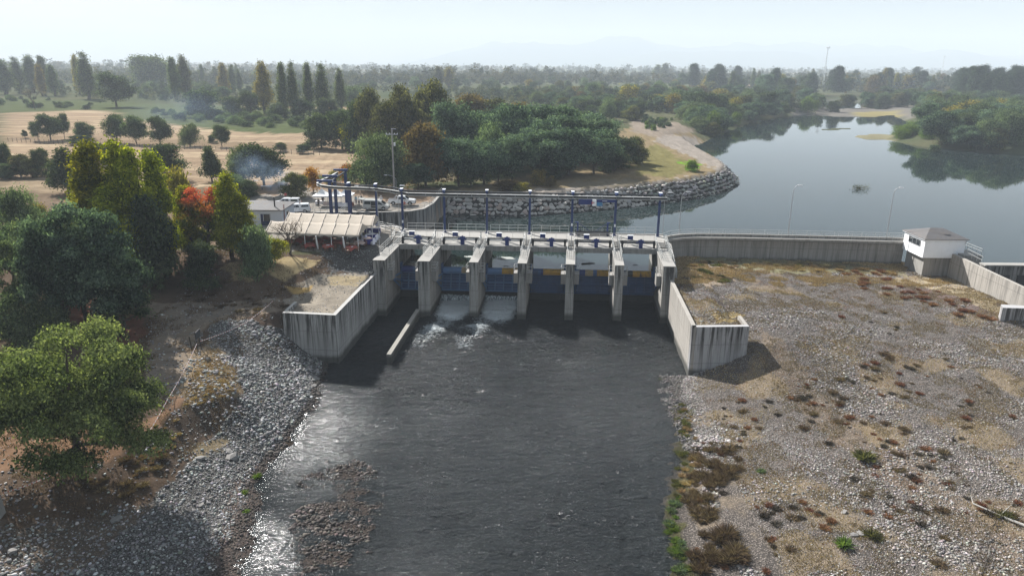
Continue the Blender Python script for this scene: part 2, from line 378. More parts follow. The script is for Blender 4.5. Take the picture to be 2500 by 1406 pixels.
GRAV, GRAVR, GOLD, DIRT, TRACK, LITTER = (.155, .15, .145), (.185, .16, .142), (.34, .235, .10), (.10, .072, .052), (.21, .17, .13), (.17, .085, .06)
PARK, FIELD, SCRUB, PALE, GREEN, LEVEE = (.25, .23, .205), (.255, .19, .13), (.07, .09, .045), (.22, .175, .115), (.09, .15, .035), (.30, .265, .23)
# photo-pixel outlines: (outline, colour, stone amount, stripes)
Z = [([(0,255),(900,262),(900,395),(880,420),(720,430),(640,450),(0,480)], FIELD, 0, 1),
 ([(0,240),(300,250),(640,262),(900,270),(800,326),(620,326),(420,305),(300,290),(240,268),(150,272),(0,276)], (.075,.09,.042), 0, 0),
 ([(0,330),(60,332),(700,350),(880,368),(880,374),(500,362),(0,344)], (.20,.15,.10), 0, 0),
 ([(0,430),(230,440),(230,475),(0,470)], (.22, .17, .115), 0, .3),
 ([(0,470),(260,470),(300,520),(700,470),(560,600),(0,600)], (.16,.12,.085), .2, 0),
 ([(600,450),(760,445),(880,450),(1100,470),(1100,560),(1100,612),(640,612),(600,560)], PARK, .12, 0),
 ([(600,450),(760,440),(1090,462),(1090,490),(1010,500),(760,462),(610,480)], (.24,.175,.125), .1, 0),
 ([(1080,470),(1300,430),(1500,330),(1560,300),(1700,330),(1830,440),(1800,470),(1300,520),(1090,530)], (.205,.16,.095), .15, 0),
 ([(1080,474),(1300,463),(1560,448),(1700,430),(1760,420),(1600,345),(1600,325),(1690,335),(1730,370),(1830,440),(1780,470),(1500,500),(1080,520)], LEVEE, .5, 0),
 ([(1530,390),(1600,350),(1640,370),(1700,415),(1640,435),(1560,430)], (.15,.135,.06), 0, 0),
 ([(1670,396),(1700,393),(1708,412),(1685,418)], (.12,.26,.02), 0, 0),
 ([(1380,446),(1540,435),(1600,452),(1400,458)], (.20,.17,.12), .2, 0),
 ([(1540,290),(1660,300),(1700,320),(1600,335),(1540,320)], (.24,.20,.16), .3, 0),
 ([(1940,250),(2240,258),(2240,290),(1940,292)], (.19,.175,.155), .5, 0), ([(2080,275),(2200,272),(2200,288),(2090,284)], (.22,.19,.09), 0, 0),
 ([(2040,318),(2190,318),(2190,350),(2040,350)], (.19,.175,.11), .1, 0),
 # left bank
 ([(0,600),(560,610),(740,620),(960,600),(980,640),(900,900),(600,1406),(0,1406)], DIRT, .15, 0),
 ([(560,640),(640,628),(780,632),(760,652),(690,690),(640,665),(600,690),(540,655)], (.33,.26,.15), 0, 0),
 ([(780,612),(975,590),(960,640),(930,665),(880,680),(820,660)], (.13,.125,.118), .6, 0),
 ([(730,690),(800,665),(900,675),(925,700),(850,770),(700,790),(700,745)], (.25,.22,.18), .2, 0),
 ([(700,700),(760,695),(740,720),(705,722)], GOLD, 0, 0), ([(800,672),(900,680),(870,700),(800,695)], (.28,.23,.15), .1, 0),
 ([(330,735),(380,740),(520,740),(690,730),(700,760),(600,775),(500,800),(470,860),(430,960),(330,1000),(360,870),(380,800)], TRACK, .15, 0),
 ([(410,745),(600,750),(520,780),(440,800),(420,900),(360,960),(390,840)], (.19,.16,.13), .1, 0),
 ([(200,735),(320,750),(360,800),(340,860),(260,850),(230,800)], LITTER, 0, 0), ([(0,740),(200,735),(230,800),(120,780),(0,800)], LITTER, 0, 0),
 ([(0,1010),(160,1000),(330,1050),(390,1010),(430,960),(400,1080),(300,1100),(150,1170),(0,1150)], (.20,.125,.08), .05, 0),
 ([(470,860),(520,835),(570,900),(585,945),(560,975),(500,1000),(440,1000),(430,960)], (.23,.175,.115), .3, 0),
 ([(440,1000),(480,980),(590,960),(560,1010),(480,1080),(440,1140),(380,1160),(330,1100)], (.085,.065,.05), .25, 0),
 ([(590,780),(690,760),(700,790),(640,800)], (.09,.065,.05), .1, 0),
 ([(500,810),(560,775),(640,795),(690,800),(720,840),(800,870),(830,880),(790,930),(760,1020),(700,1075),(660,1150),(640,1230),(600,1406),(560,1500),(180,1500),(180,1406),(300,1300),(350,1230),(430,1170),(500,1085),(560,1000),(590,950),(575,900),(530,850)], GRAV, 1, 0),
 ([(0,1290),(160,1260),(330,1230),(360,1240),(300,1300),(180,1406),(0,1406)], (.15,.12,.095), .6, 0),
 ([(480,1090),(560,1060),(540,1110),(470,1120)], (.24,.19,.12), .3, 0),
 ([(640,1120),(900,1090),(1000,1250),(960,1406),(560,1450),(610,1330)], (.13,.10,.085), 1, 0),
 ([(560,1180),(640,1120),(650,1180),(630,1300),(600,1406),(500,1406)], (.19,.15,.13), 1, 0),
 # right bank
 ([(1600,600),(2500,600),(2600,760),(2600,1500),(1600,1500)], GRAVR, 1, 0),
 ([(1650,625),(2200,640),(2220,672),(1900,665),(1760,650),(1680,650)], (.20,.185,.11), .2, 0),
 ([(1690,640),(1800,650),(1780,700),(1720,700)], (.30,.24,.18), .35, 0),
 ([(2190,670),(2330,680),(2420,725),(2470,770),(2420,765),(2300,710),(2200,690)], (.33,.27,.18), .3, 0),
 ([(2200,690),(2300,712),(2440,770),(2400,780),(2280,730),(2180,700)], (.16,.115,.10), .5, 0),
 ([(1740,760),(1810,765),(1800,785),(1740,785)], (.36,.28,.14), .3, 0),
 ([(1850,790),(1900,830),(2010,960),(2160,1060),(2300,1180),(2500,1300),(2500,1406),(2350,1300),(2200,1200),(2000,1050),(1880,920)], (.21,.165,.125), .85, 0),
 ([(1640,985),(1680,990),(1700,1060),(1690,1160),(1660,1250),(1690,1406),(1640,1406),(1625,1290),(1640,1200),(1655,1100),(1648,1040)], (.10,.095,.04), .7, 0),
 ([(1610,900),(1640,910),(1632,1000),(1648,1060),(1642,1180),(1622,1290),(1640,1406),(1600,1406),(1600,1200)], (.10,.095,.085), 1, 0),
]
def zone(x, y, z):
    jx = (fbm(x*.5, y*.5, 3, 21)-.5); jy = (fbm(x*.5, y*.5, 3, 33)-.5)
    sc = np.where(y < 120, 2.2, 6.0)
    px, py = prj(x+jx*sc, y+jy*sc*1.6, z)
    nr = (y < 130) & (y > 20); px = np.where(nr, np.clip(px, 3, 2497), px); py = np.where(nr, np.clip(py, 3, 1403), py)
    n1 = fbm(x*.03, y*.03, 4, 41); n2 = fbm(x*.12, y*.12, 4, 51)
    t = ss(.35, .65, n1*.6+n2*.4)[:, None]
    mid_ = (ss(180, 260, y)*(1-ss(900, 1300, y)))[:, None]; t = t*(1-.65*mid_); c = np.array(PALE)*.7*t+np.array(SCRUB)*.8*(1-t); st = np.zeros(len(x)); fl = np.zeros(len(x))
    # far plain: patchwork of fields
    fc = np.floor((x+fbm(x*.003, y*.003, 2, 61)*300)/190); fr = np.floor(y/260); hh = _h(fc, fr, 5)
    far = ss(700, 1000, y)[:, None]
    fcol = np.where((hh > .72)[:, None], np.array(FIELD)*.9, np.array((.09, .10, .055)))
    c = c*(1-far)+fcol*far
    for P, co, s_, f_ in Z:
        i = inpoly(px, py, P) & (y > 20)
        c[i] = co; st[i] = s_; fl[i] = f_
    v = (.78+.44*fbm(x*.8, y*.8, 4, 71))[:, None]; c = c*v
    # dry grass wisps over the gravel of the right bank
    g = (st >= .7) & (x > 15) & ~((px < 1790) & (py > 880) & (py < 990)); gg = ss(.56, .68, fbm(x*.22, y*.22, 4, 81))*g
    c = c*(1-gg[:, None]*.6)+np.array((.26, .20, .13))*gg[:, None]*.6; st = st*(1-.5*gg)
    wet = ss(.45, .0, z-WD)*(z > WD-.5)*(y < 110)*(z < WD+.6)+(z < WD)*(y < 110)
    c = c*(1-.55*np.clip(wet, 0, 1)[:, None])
    rb = (z < -.9) & (z > -5.5) & (y > 130) & (x > -18) & (x < 72) & (y < 235); c[rb] = np.array((.045, .042, .038))  # revetment slope painted near black, the shade between the blocks put into its colour
    return c, st, fl
def axis(lo, hi, step, far0, far1, g=1.045):
    a = list(np.arange(lo, hi, step)); s = step
    while a[-1] < far1: s *= g; a.append(a[-1]+s)
    b = []; s = step; v = lo
    while v > far0: s *= g; v -= s; b.append(v)
    return np.array(b[::-1]+a)
gx = axis(-66, 78, .36, -9000, 9000); gy = axis(38, 121, .36, 10, 9000, 1.025)
X, Y = np.meshgrid(gx, gy); Zt = H(X, Y)
V = np.stack([X.ravel(), Y.ravel(), Zt.ravel()], 1); nx, ny = len(gx), len(gy)
i = (np.arange(ny-1)[:, None]*nx+np.arange(nx-1)[None, :]).ravel()
Fq = np.stack([i, i+1, i+nx+1, i+nx], 1)
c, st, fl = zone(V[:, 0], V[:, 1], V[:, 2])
G = mat('ground_soil', (.2, .2, .2), 1.0, spec=0); t = NT(G); g = t.n('ShaderNodeVertexColor', layer_name='col')
at2 = t.attr('msk'); sp = t.n('ShaderNodeSeparateColor'); t.l(at2.outputs['Color'], sp.inputs[0])
vo = t.n('ShaderNodeTexVoronoi', i_Scale=3.2); t.l(t.pos(), vo.inputs['Vector']); vo2 = t.n('ShaderNodeTexVoronoi', i_Scale=7.5); t.l(t.pos(), vo2.inputs['Vector'])
sepv = t.n('ShaderNodeSeparateColor'); t.l(vo2.outputs['Color'], sepv.inputs[0])
n1 = t.noise(1.3, 8, .68); n2 = t.noise(6, 6, .7)
base = t.mix(n1, t.mix(1.0, g.outputs[0], (.55, .53, .50), 'MULTIPLY'), t.mix(1.0, g.outputs[0], (1.4, 1.4, 1.4), 'MULTIPLY'))
stc = t.mix(sepv.outputs[0], t.mix(1.0, g.outputs[0], (.45, .44, .43), 'MULTIPLY'), t.mix(1.0, g.outputs[0], (1.7, 1.7, 1.7), 'MULTIPLY'))
gap = t.math('MULTIPLY', vo2.outputs['Distance'], 1.6, True)
stc = t.mix(t.math('POWER', gap, 2.5), stc, (.04, .037, .034))
col = t.mix(t.math('MULTIPLY', sp.outputs[0], .8), base, stc)
stp = t.noise(.5, 4, .65, sc=(.03, .34, 1), dist=.25); stp2 = t.math('MULTIPLY', t.math('SUBTRACT', stp, .50, True), 9, True); stp3 = t.math('MULTIPLY', t.math('SUBTRACT', .46, stp, True), 9, True)
col = t.mix(t.math('MULTIPLY', stp2, t.math('MULTIPLY', sp.outputs[1], .75)), col, (.38, .30, .20))
col = t.mix(t.math('MULTIPLY', stp3, t.math('MULTIPLY', sp.outputs[1], .5)), col, (.15, .11, .075))
t.l(col, t.b.inputs['Base Color'])
hgt = t.math('ADD', t.math('MULTIPLY', n2, .6), t.math('MULTIPLY', t.math('MULTIPLY', gap, sp.outputs[0]), -.6))
t.l(t.bump(hgt, .9, .12), t.b.inputs['Normal'])
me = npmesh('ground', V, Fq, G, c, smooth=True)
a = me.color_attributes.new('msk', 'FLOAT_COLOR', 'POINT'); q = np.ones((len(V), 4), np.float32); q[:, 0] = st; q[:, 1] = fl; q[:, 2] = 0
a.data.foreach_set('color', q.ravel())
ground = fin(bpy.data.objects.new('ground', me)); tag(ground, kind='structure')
# ------------------------------------------------------------------ mountains, faint in the haze
def hills(name, Y0, hmax, s, x0, x1, dep):
    xs = np.linspace(x0, x1, 240); ys = np.linspace(0, dep, 10)
    A, B = np.meshgrid(xs, ys); r = fbm(A/900, B*0+s, 5, s); r2 = fbm(A/2600, B*0+s, 3, s+5)
    hz = hmax*(.25+.75*r2)*(.45+.9*r)*np.sin(np.clip(B/dep, 0, 1)*math.pi*.5)*(1+.25*(fbm(A/260, B/260, 4, s+9)-.5))
    edge = ss(x0, x0+1500, A)*(1-ss(x1-1200, x1, A)); Vh = np.stack([A.ravel(), (Y0+B).ravel(), (hz*edge-3).ravel()], 1)
    j = (np.arange(9)[:, None]*240+np.arange(239)[None, :]).ravel()
    o = fin(bpy.data.objects.new(name, npmesh(name, Vh, np.stack([j, j+1, j+241, j+240], 1), mat(name+'_scrub', (.07, .09, .07), .95), smooth=True))); tag(o, kind='structure')
hills('mountains', 8000, 470, 3, -1500, 9000, 900); hills('hills', 7100, 230, 11, 300, 8300, 700)
# ------------------------------------------------------------------ water
def water_mat(name, base, rough, foam=False):
    Mw = mat(name, base, rough, spec=.5); t = NT(Mw); t.b.inputs['IOR'].default_value = 1.333
    return Mw, t
Mu, t = water_mat('still_water', (.016, .026, .026), .03)
nf = t.noise(.5, 3, .5, sc=(1, 1, 1)); big = t.noise(.02, 4, .6, sc=(.5, 1, 1)); st_ = t.math('MULTIPLY', t.math('SUBTRACT', big, .42, True), .35, True)
b1 = t.n('ShaderNodeBump'); b1.inputs['Distance'].default_value = .02; b1.inputs['Strength'].default_value = .12; t.l(nf, b1.inputs['Height']); t.l(b1.outputs[0], t.b.inputs['Normal'])
mb = MB(); mb.v(*[(p[0], p[1], WU) for p in [(-50, 134), (-17, 137), (-16, 160), (60, 215), (60, 300), (150, 480), (270, 720), (350, 720), (300, 560), (250, 400), (200, 330), (230, 300), (440, 290), (440, 100), (98, 101), (71.5, 101), (71.5, 112.5), (65.6, 117), (38, 118.8), (31, 118.8), (27, 117.2), W(24, -1), W(24, -7.3), W(-18, -7.3), W(-18, 1), (-50, 120)]]); mb.f(*range(len(mb.V)))
o = mb.build('reservoir_water', Mu, kind='structure')
Md, t = water_mat('running_water', (.010, .013, .014), .05)
fa = t.attr('foam'); ch = t.attr('chop')
n0 = t.noise(.8, 4, .62, sc=(.7, 1.5, 1), dist=.8); n1 = t.noise(2.3, 4, .6, sc=(.8, 1.3, 1), dist=.6); n2 = t.noise(9, 3, .6)
hh = t.math('ADD', t.math('ADD', t.math('MULTIPLY', n0, 1.0), t.math('MULTIPLY', n1, .62)), t.math('MULTIPLY', n2, .04))
b1 = t.n('ShaderNodeBump'); b1.inputs['Distance'].default_value = .9; t.l(hh, b1.inputs['Height']); t.l(ch.outputs['Fac'], b1.inputs['Strength']); t.l(b1.outputs[0], t.b.inputs['Normal'])
fn = t.noise(2.4, 8, .75, dist=1.2); ff = t.math('MULTIPLY', t.math('SUBTRACT', t.math('ADD', fn, t.math('MULTIPLY', fa.outputs['Fac'], .62)), .76, True), 3, True)
t.l(t.mix(ff, (.014, .017, .018), (.62, .68, .70)), t.b.inputs['Base Color']); t.l(t.math('ADD', t.math('MULTIPLY', ff, .6), .14), t.b.inputs['Roughness'])
wx = np.arange(-34, 32, .30); wy = np.arange(36, 112.2, .30); A, B = np.meshgrid(wx, wy)
U = (A-.083*(B-116.3))
px, py = prj(A, B, WD+0*A)
calm = np.clip(1-ss(0, 1, ((px-740)/240)**2+((py-1060)/200)**2), 0, 1)+np.clip(1-ss(.3, 1, ((px-640)/120)**2+((py-1380)/160)**2), 0, 1)+ss(100, 103, B)*(U > 2.5)+ss(101, 104, B)*(U < -12)+(U < -12.2)*ss(84, 92, B)
calm = np.clip(calm, 0, 1)
chop = (.75+.35*ss(70, 100, B)+.7*(fbm(A*.12, B*.12, 3, 4)-.4))*(1-.62*calm)
foam = np.zeros_like(A)
for uc in (-7.8, -.75):
    foam += np.exp(-((U-uc)/2.4)**4)*(ss(97.0, 103.5, B)*.9+ss(103, 106, B)*.3)
    foam += np.exp(-((U-uc+.2)/3.4)**2)*ss(86, 100.5, B)*.75*(fbm(A*.4, B*.3, 3, 5)+.1)
foam += (np.exp(-((U+10.0)/2.0)**2)+np.exp(-((U+4.0)/2.0)**2))*ss(78, 92, B)*(1-ss(95, 99, B))*.62*(.25+fbm(A*.5, B*.35, 3, 15))
foam = foam*(1-(B > 108.2)*.9)
dz = (fbm(A*.5, B*1.1, 3, 7)-.5)*.62*chop+(fbm(A*1.7, B*2.6, 2, 17)-.5)*.22*chop
dz += foam*(fbm(A*1.3, B*1.3, 3, 27)-.35)*.35
Vw = np.stack([A.ravel(), B.ravel(), (WD+dz).ravel()], 1); nxw, nyw = len(wx), len(wy)
i = (np.arange(nyw-1)[:, None]*nxw+np.arange(nxw-1)[None, :]).ravel()
me = npmesh('river_water', Vw, np.stack([i, i+1, i+nxw+1, i+nxw], 1), Md, smooth=True)
for nm, ar in (('foam', foam), ('chop', chop)):
    a = me.attributes.new(nm, 'FLOAT', 'POINT'); a.data.foreach_set('value', ar.ravel().astype(np.float32))
o = fin(bpy.data.objects.new('river_water', me)); tag(o, kind='structure')
# ------------------------------------------------------------------ stones
def ico(sub=1):
    import bmesh
    bm = bmesh.new(); bmesh.ops.create_icosphere(bm, subdivisions=sub, radius=1)
    V = np.array([v.co[:] for v in bm.verts]); Fi = np.array([[v.index for v in f.verts] for f in bm.faces]); bm.free(); return V, Fi
IV, IF = ico(1); IV2, IF2 = ico(2)
def stones(P, R, C, flat=(.45, .75), tv=IV, tf=IF):
    n = len(P); k = len(tv)
    a = rng.uniform(0, 2*math.pi, n); sx = R*rng.uniform(.8, 1.35, n); sy = R*rng.uniform(.7, 1.1, n); sz = R*rng.uniform(*flat, n)
    tv = tv[None]*(1+.16*rng.standard_normal((n, k, 1)))
    x = tv[..., 0]*sx[:, None]; y = tv[..., 1]*sy[:, None]; z = tv[..., 2]*sz[:, None]
    tl = rng.uniform(-.35, .35, n)[:, None]; x, z = x*np.cos(tl)-z*np.sin(tl), x*np.sin(tl)+z*np.cos(tl)
    ca, sa = np.cos(a)[:, None], np.sin(a)[:, None]
    V = np.stack([x*ca-y*sa+P[:, 0:1], x*sa+y*ca+P[:, 1:2], z+P[:, 2:3]+sz[:, None]*.25], -1).reshape(-1, 3)
    Fi = (tf[None]+(np.arange(n)*k)[:, None, None]).reshape(-1, 3)
    return V, Fi, np.repeat(C, k, 0)
SM = mat('river_stone', (.3, .3, .3), .85, spec=.3); t = NT(SM); g = t.n('ShaderNodeVertexColor', layer_name='col')
t.l(t.mix(t.noise(14, 3, .6), t.mix(1.0, g.outputs[0], (.7, .7, .7), 'MULTIPLY'), t.mix(1.0, g.outputs[0], (1.25, 1.25, 1.25), 'MULTIPLY')), t.b.inputs['Base Color'])
def stonecol(n, base, var=.3):
    v = np.exp(rng.normal(-.08, var, n))[:, None]; h = 1+rng.normal(0, .045, (n, 3)); return np.clip(np.array(base)*v*h, .02, .62)
def scatter(n, x0, x1, y0, y1, pred, rmin, rmax, zmin=-9.25):
    x = rng.uniform(x0, x1, n); y = rng.uniform(y0, y1, n); z = H(x, y)
    c, s_, f_ = zone(x, y, z); clump = ss(.3, .75, fbm(x*.25, y*.25, 3, 91))
    k = (rng.random(n) < s_*(.6+.4*clump)) & pred(x, y, z) & (z > zmin)
    x, y, z, s_ = x[k], y[k], z[k], s_[k]; clump = clump[k]
    R = (rmin+(rmax-rmin)*rng.random(len(x))**3.0*1.1)*np.where(x > 0, .46+.50*ss(.38, .72, fbm(x*.13, y*.22, 3, 95)), (.75+.5*ss(.35, .7, fbm(x*.13, y*.22, 3, 95)))*(1-.45*ss(82, 88, y))); return np.stack([x, y, z], 1), R
inch = lambda x, y: inpoly(x, y, CHAN)
P1, R1 = scatter(110000, -44, -8, 41, 106, lambda x, y, z: ~inch(x, y), .065, .19, -9.12)
C1 = stonecol(len(P1), (.235, .23, .222), .48); wet = (P1[:, 2] < -8.75); C1[wet] *= np.array((.30, .255, .23))
V, Fi, Cc = stones(P1, R1, C1)
o = fin(bpy.data.objects.new('gravel', npmesh('gravel', V, Fi, SM, Cc, smooth=True))); tag(o, 'grey river cobbles covering the left bank beside the water', 'gravel', kind='stuff')
P2, R2 = scatter(190000, 20, 76, 40, 118, lambda x, y, z: ~inch(x, y), .05, .14, -9.1)
P3, R3 = scatter(34000, 17, 25.5, 40, 83, lambda x, y, z: ~inch(x, y) & (z < -8.45), .07, .20, -9.14); P2 = np.concatenate([P2, P3]); R2 = np.concatenate([R2, R3])
C2 = stonecol(len(P2), (.275, .252, .235), .33); wet = (P2[:, 2] < -8.8); C2[wet] *= .4
V, Fi, Cc = stones(P2, R2, C2)
o = fin(bpy.data.objects.new('gravel', npmesh('gravel', V, Fi, SM, Cc, smooth=True))); tag(o, 'pale gravel and cobbles covering the wide right bank', 'gravel', kind='stuff')
# ------------------------------------------------------------------ barrage
def railmb(P, h=1.1, step=2.0, bars=(1.0, .55), r=.028, T=None):
    mb = MB(T); pts = [np.array(p, float) for p in P]
    for a, b in zip(pts[:-1], pts[1:]):
        L = np.linalg.norm(b-a); n = max(1, int(round(L/step)))
        for k in range(n+1):
            p = a+(b-a)*k/n; mb.tube(tuple(p), tuple(p+np.array([0, 0, h])), r*1.15, n=5)
        for q in bars: mb.tube(tuple(a+np.array([0, 0, h*q])), tuple(b+np.array([0, 0, h*q])), r, n=5)
    return mb
def rail(P, label, group=None, **k):
    return railmb(P, **k).build('railing', M['rail'], label=label, cat='railing', group=group)
dam = thing('barrage', W(2.8, -8, -9), 'grey streaked concrete barrage with seven pier walls across the river', 'dam')
PC = [(-11.55, .85), (-4.25, .62), (2.8, .62), (9.75, .62), (16.8, .62)]
def pier(u0, u1, name):
    mb = MB(W); v0, v1 = -16.5, 3.0; um = (u0+u1)/2
    P = [(u0, v0), (u1, v0), (u1, v1-.6), (um, v1), (u0, v1-.6)]
    P0 = [(u0, v0-.35), (u1, v0-.35)]+P[2:]
    i = mb.v(*[(p[0], p[1], -11.2) for p in P0], *[(p[0], p[1], -.6) for p in P]); n = 5
    mb.f(4, 3, 2, 1, 0); mb.f(*range(5, 10))
    for k in range(n): mb.f(k, (k+1) % n, n+(k+1) % n, n+k)
    o = mb.build(name, M['conc'], dam)
    s = MB(W); s.box(u0-.05, u1+.05, -16.55, -7.3, -.598, -.50); s.build('coping', M['conc_clean'], o)
    return o
edges = []
for k, (c_, h_) in enumerate(PC):
    pier(c_-h_, c_+h_, 'pier'); edges.append((c_-h_, c_+h_))
pier(-18.95, -17.25, 'abutment'); pier(23.05, 24.75, 'abutment')
bays = [(-17.25, edges[0][0])]+[(edges[k][1], edges[k+1][0]) for k in range(4)]+[(edges[4][1], 23.05)]
mb = MB(W); mb.box(-19.1, 24.9, -3.1, 1.35, -.50, 0); mb.box(-19.1, 24.9, 1.0, 1.35, .002, .12); mb.build('walkway_deck', M['conc_clean'], dam)
for a, b in bays:
    mb = MB(W); mb.box(a-.2, b+.2, -7.3, -3.104, -1.15, -.45); mb.box(a, b, -7.3, -7.1, -.448, -.36); mb.build('hoist_deck', M['conc_clean'], dam)
    MB(W).box(a-.1, b+.1, -7.2, -5.2, -11.3, -7.78).build('sill', M['conc_dark'], dam)
for (a, b) in [(-18.95, -17.25)]+edges+[(23.05, 24.75)]:
    mb = MB(W); um = (a+b)/2
    for q in range(5): mb.box(a+.15, b-.15, -4.2-q*.35, -3.105-q*.35-.002*q if q else -3.105, -.498, -.02-q*.10)
    mb.build('stair', M['conc_clean'], dam)
    for s_, e in ((-1, a), (1, b)):
        if (a < -18 and s_ < 0) or (b > 24 and s_ > 0): continue
        c = MB(W); x0, x1 = (e-.75, e+.02) if s_ < 0 else (e-.02, e+.75)
        c.hexa([(x0, -15.0, -2.55), (x1, -15.0, -2.55), (x1, -13.3, -2.55), (x0, -13.3, -2.55), (x0, -15.0, -2.45), (x1, -15.0, -2.45), (x1, -13.3, -2.45), (x0, -13.3, -2.45)])
        c.box(x0+.03, x1-.03, -14.95, -13.35, -4.0, -2.552)
        o = c.build('corbel', M['conc_clean'], dam)
        q = x0+.06 if s_ < 0 else x1-.06
        railmb([(e, -15, -2.45), (q, -15, -2.45), (q, -13.35, -2.45), (e, -13.35, -2.45)], 1.0, 1.0, T=W).build('platform_railing', M['rail'], o)
# railings
names = ['the leftmost gate bay', 'the first pier from the left', 'the second pier from the left', 'the middle pier', 'the fourth pier from the left', 'the fifth pier from the left', 'the right abutment']
for k, (a, b) in enumerate([(-18.95, -17.25)]+edges+[(23.05, 24.75)]):
    mb = MB(W)
    for q in (a+.1, b-.1):
        mb2 = railmb([(q, -3.3, 0), (q, -6, -.5), (q, -13.2, -.5)], 1.1, 1.3, bars=(1, .66, .33), T=W)
        i = len(mb.V); mb.V += mb2.V; mb.F += [tuple(i+x for x in f) for f in mb2.F]; mb.M += mb2.M
    mb2 = railmb([(a+.1, -13.2, -.5), (b-.1, -13.2, -.5)], 1.1, 1.3, bars=(1, .66, .33), T=W)
    i = len(mb.V); mb.V += mb2.V; mb.F += [tuple(i+x for x in f) for f in mb2.F]; mb.M += mb2.M
    mb.build('railing', M['rail'], label='pale steel stair railing along the top of '+(names[k] if k else 'the left abutment'), cat='railing', group='railings on the pier tops')
PU = [-18.3, -11.3, -4.25, 2.8, 9.75, 16.8, 23.9]
for k in range(6):
    railmb([(PU[k]+.45, 1.2, .12), (PU[k+1]-.45, 1.2, .12)], 1.1, 1.6, T=W).build('railing', M['rail'], label='upstream deck railing behind gate bay %s from the left' % ['one', 'two', 'three', 'four', 'five', 'six'][k], cat='railing', group='upstream deck railings')
railmb([(-17.2, -3.0, 0), (23.0, -3.0, 0)], 1.05, 1.75, bars=(1,), r=.02, T=W).build('railing', M['rail'], label='thin front railing running the whole length of the barrage deck', cat='railing')
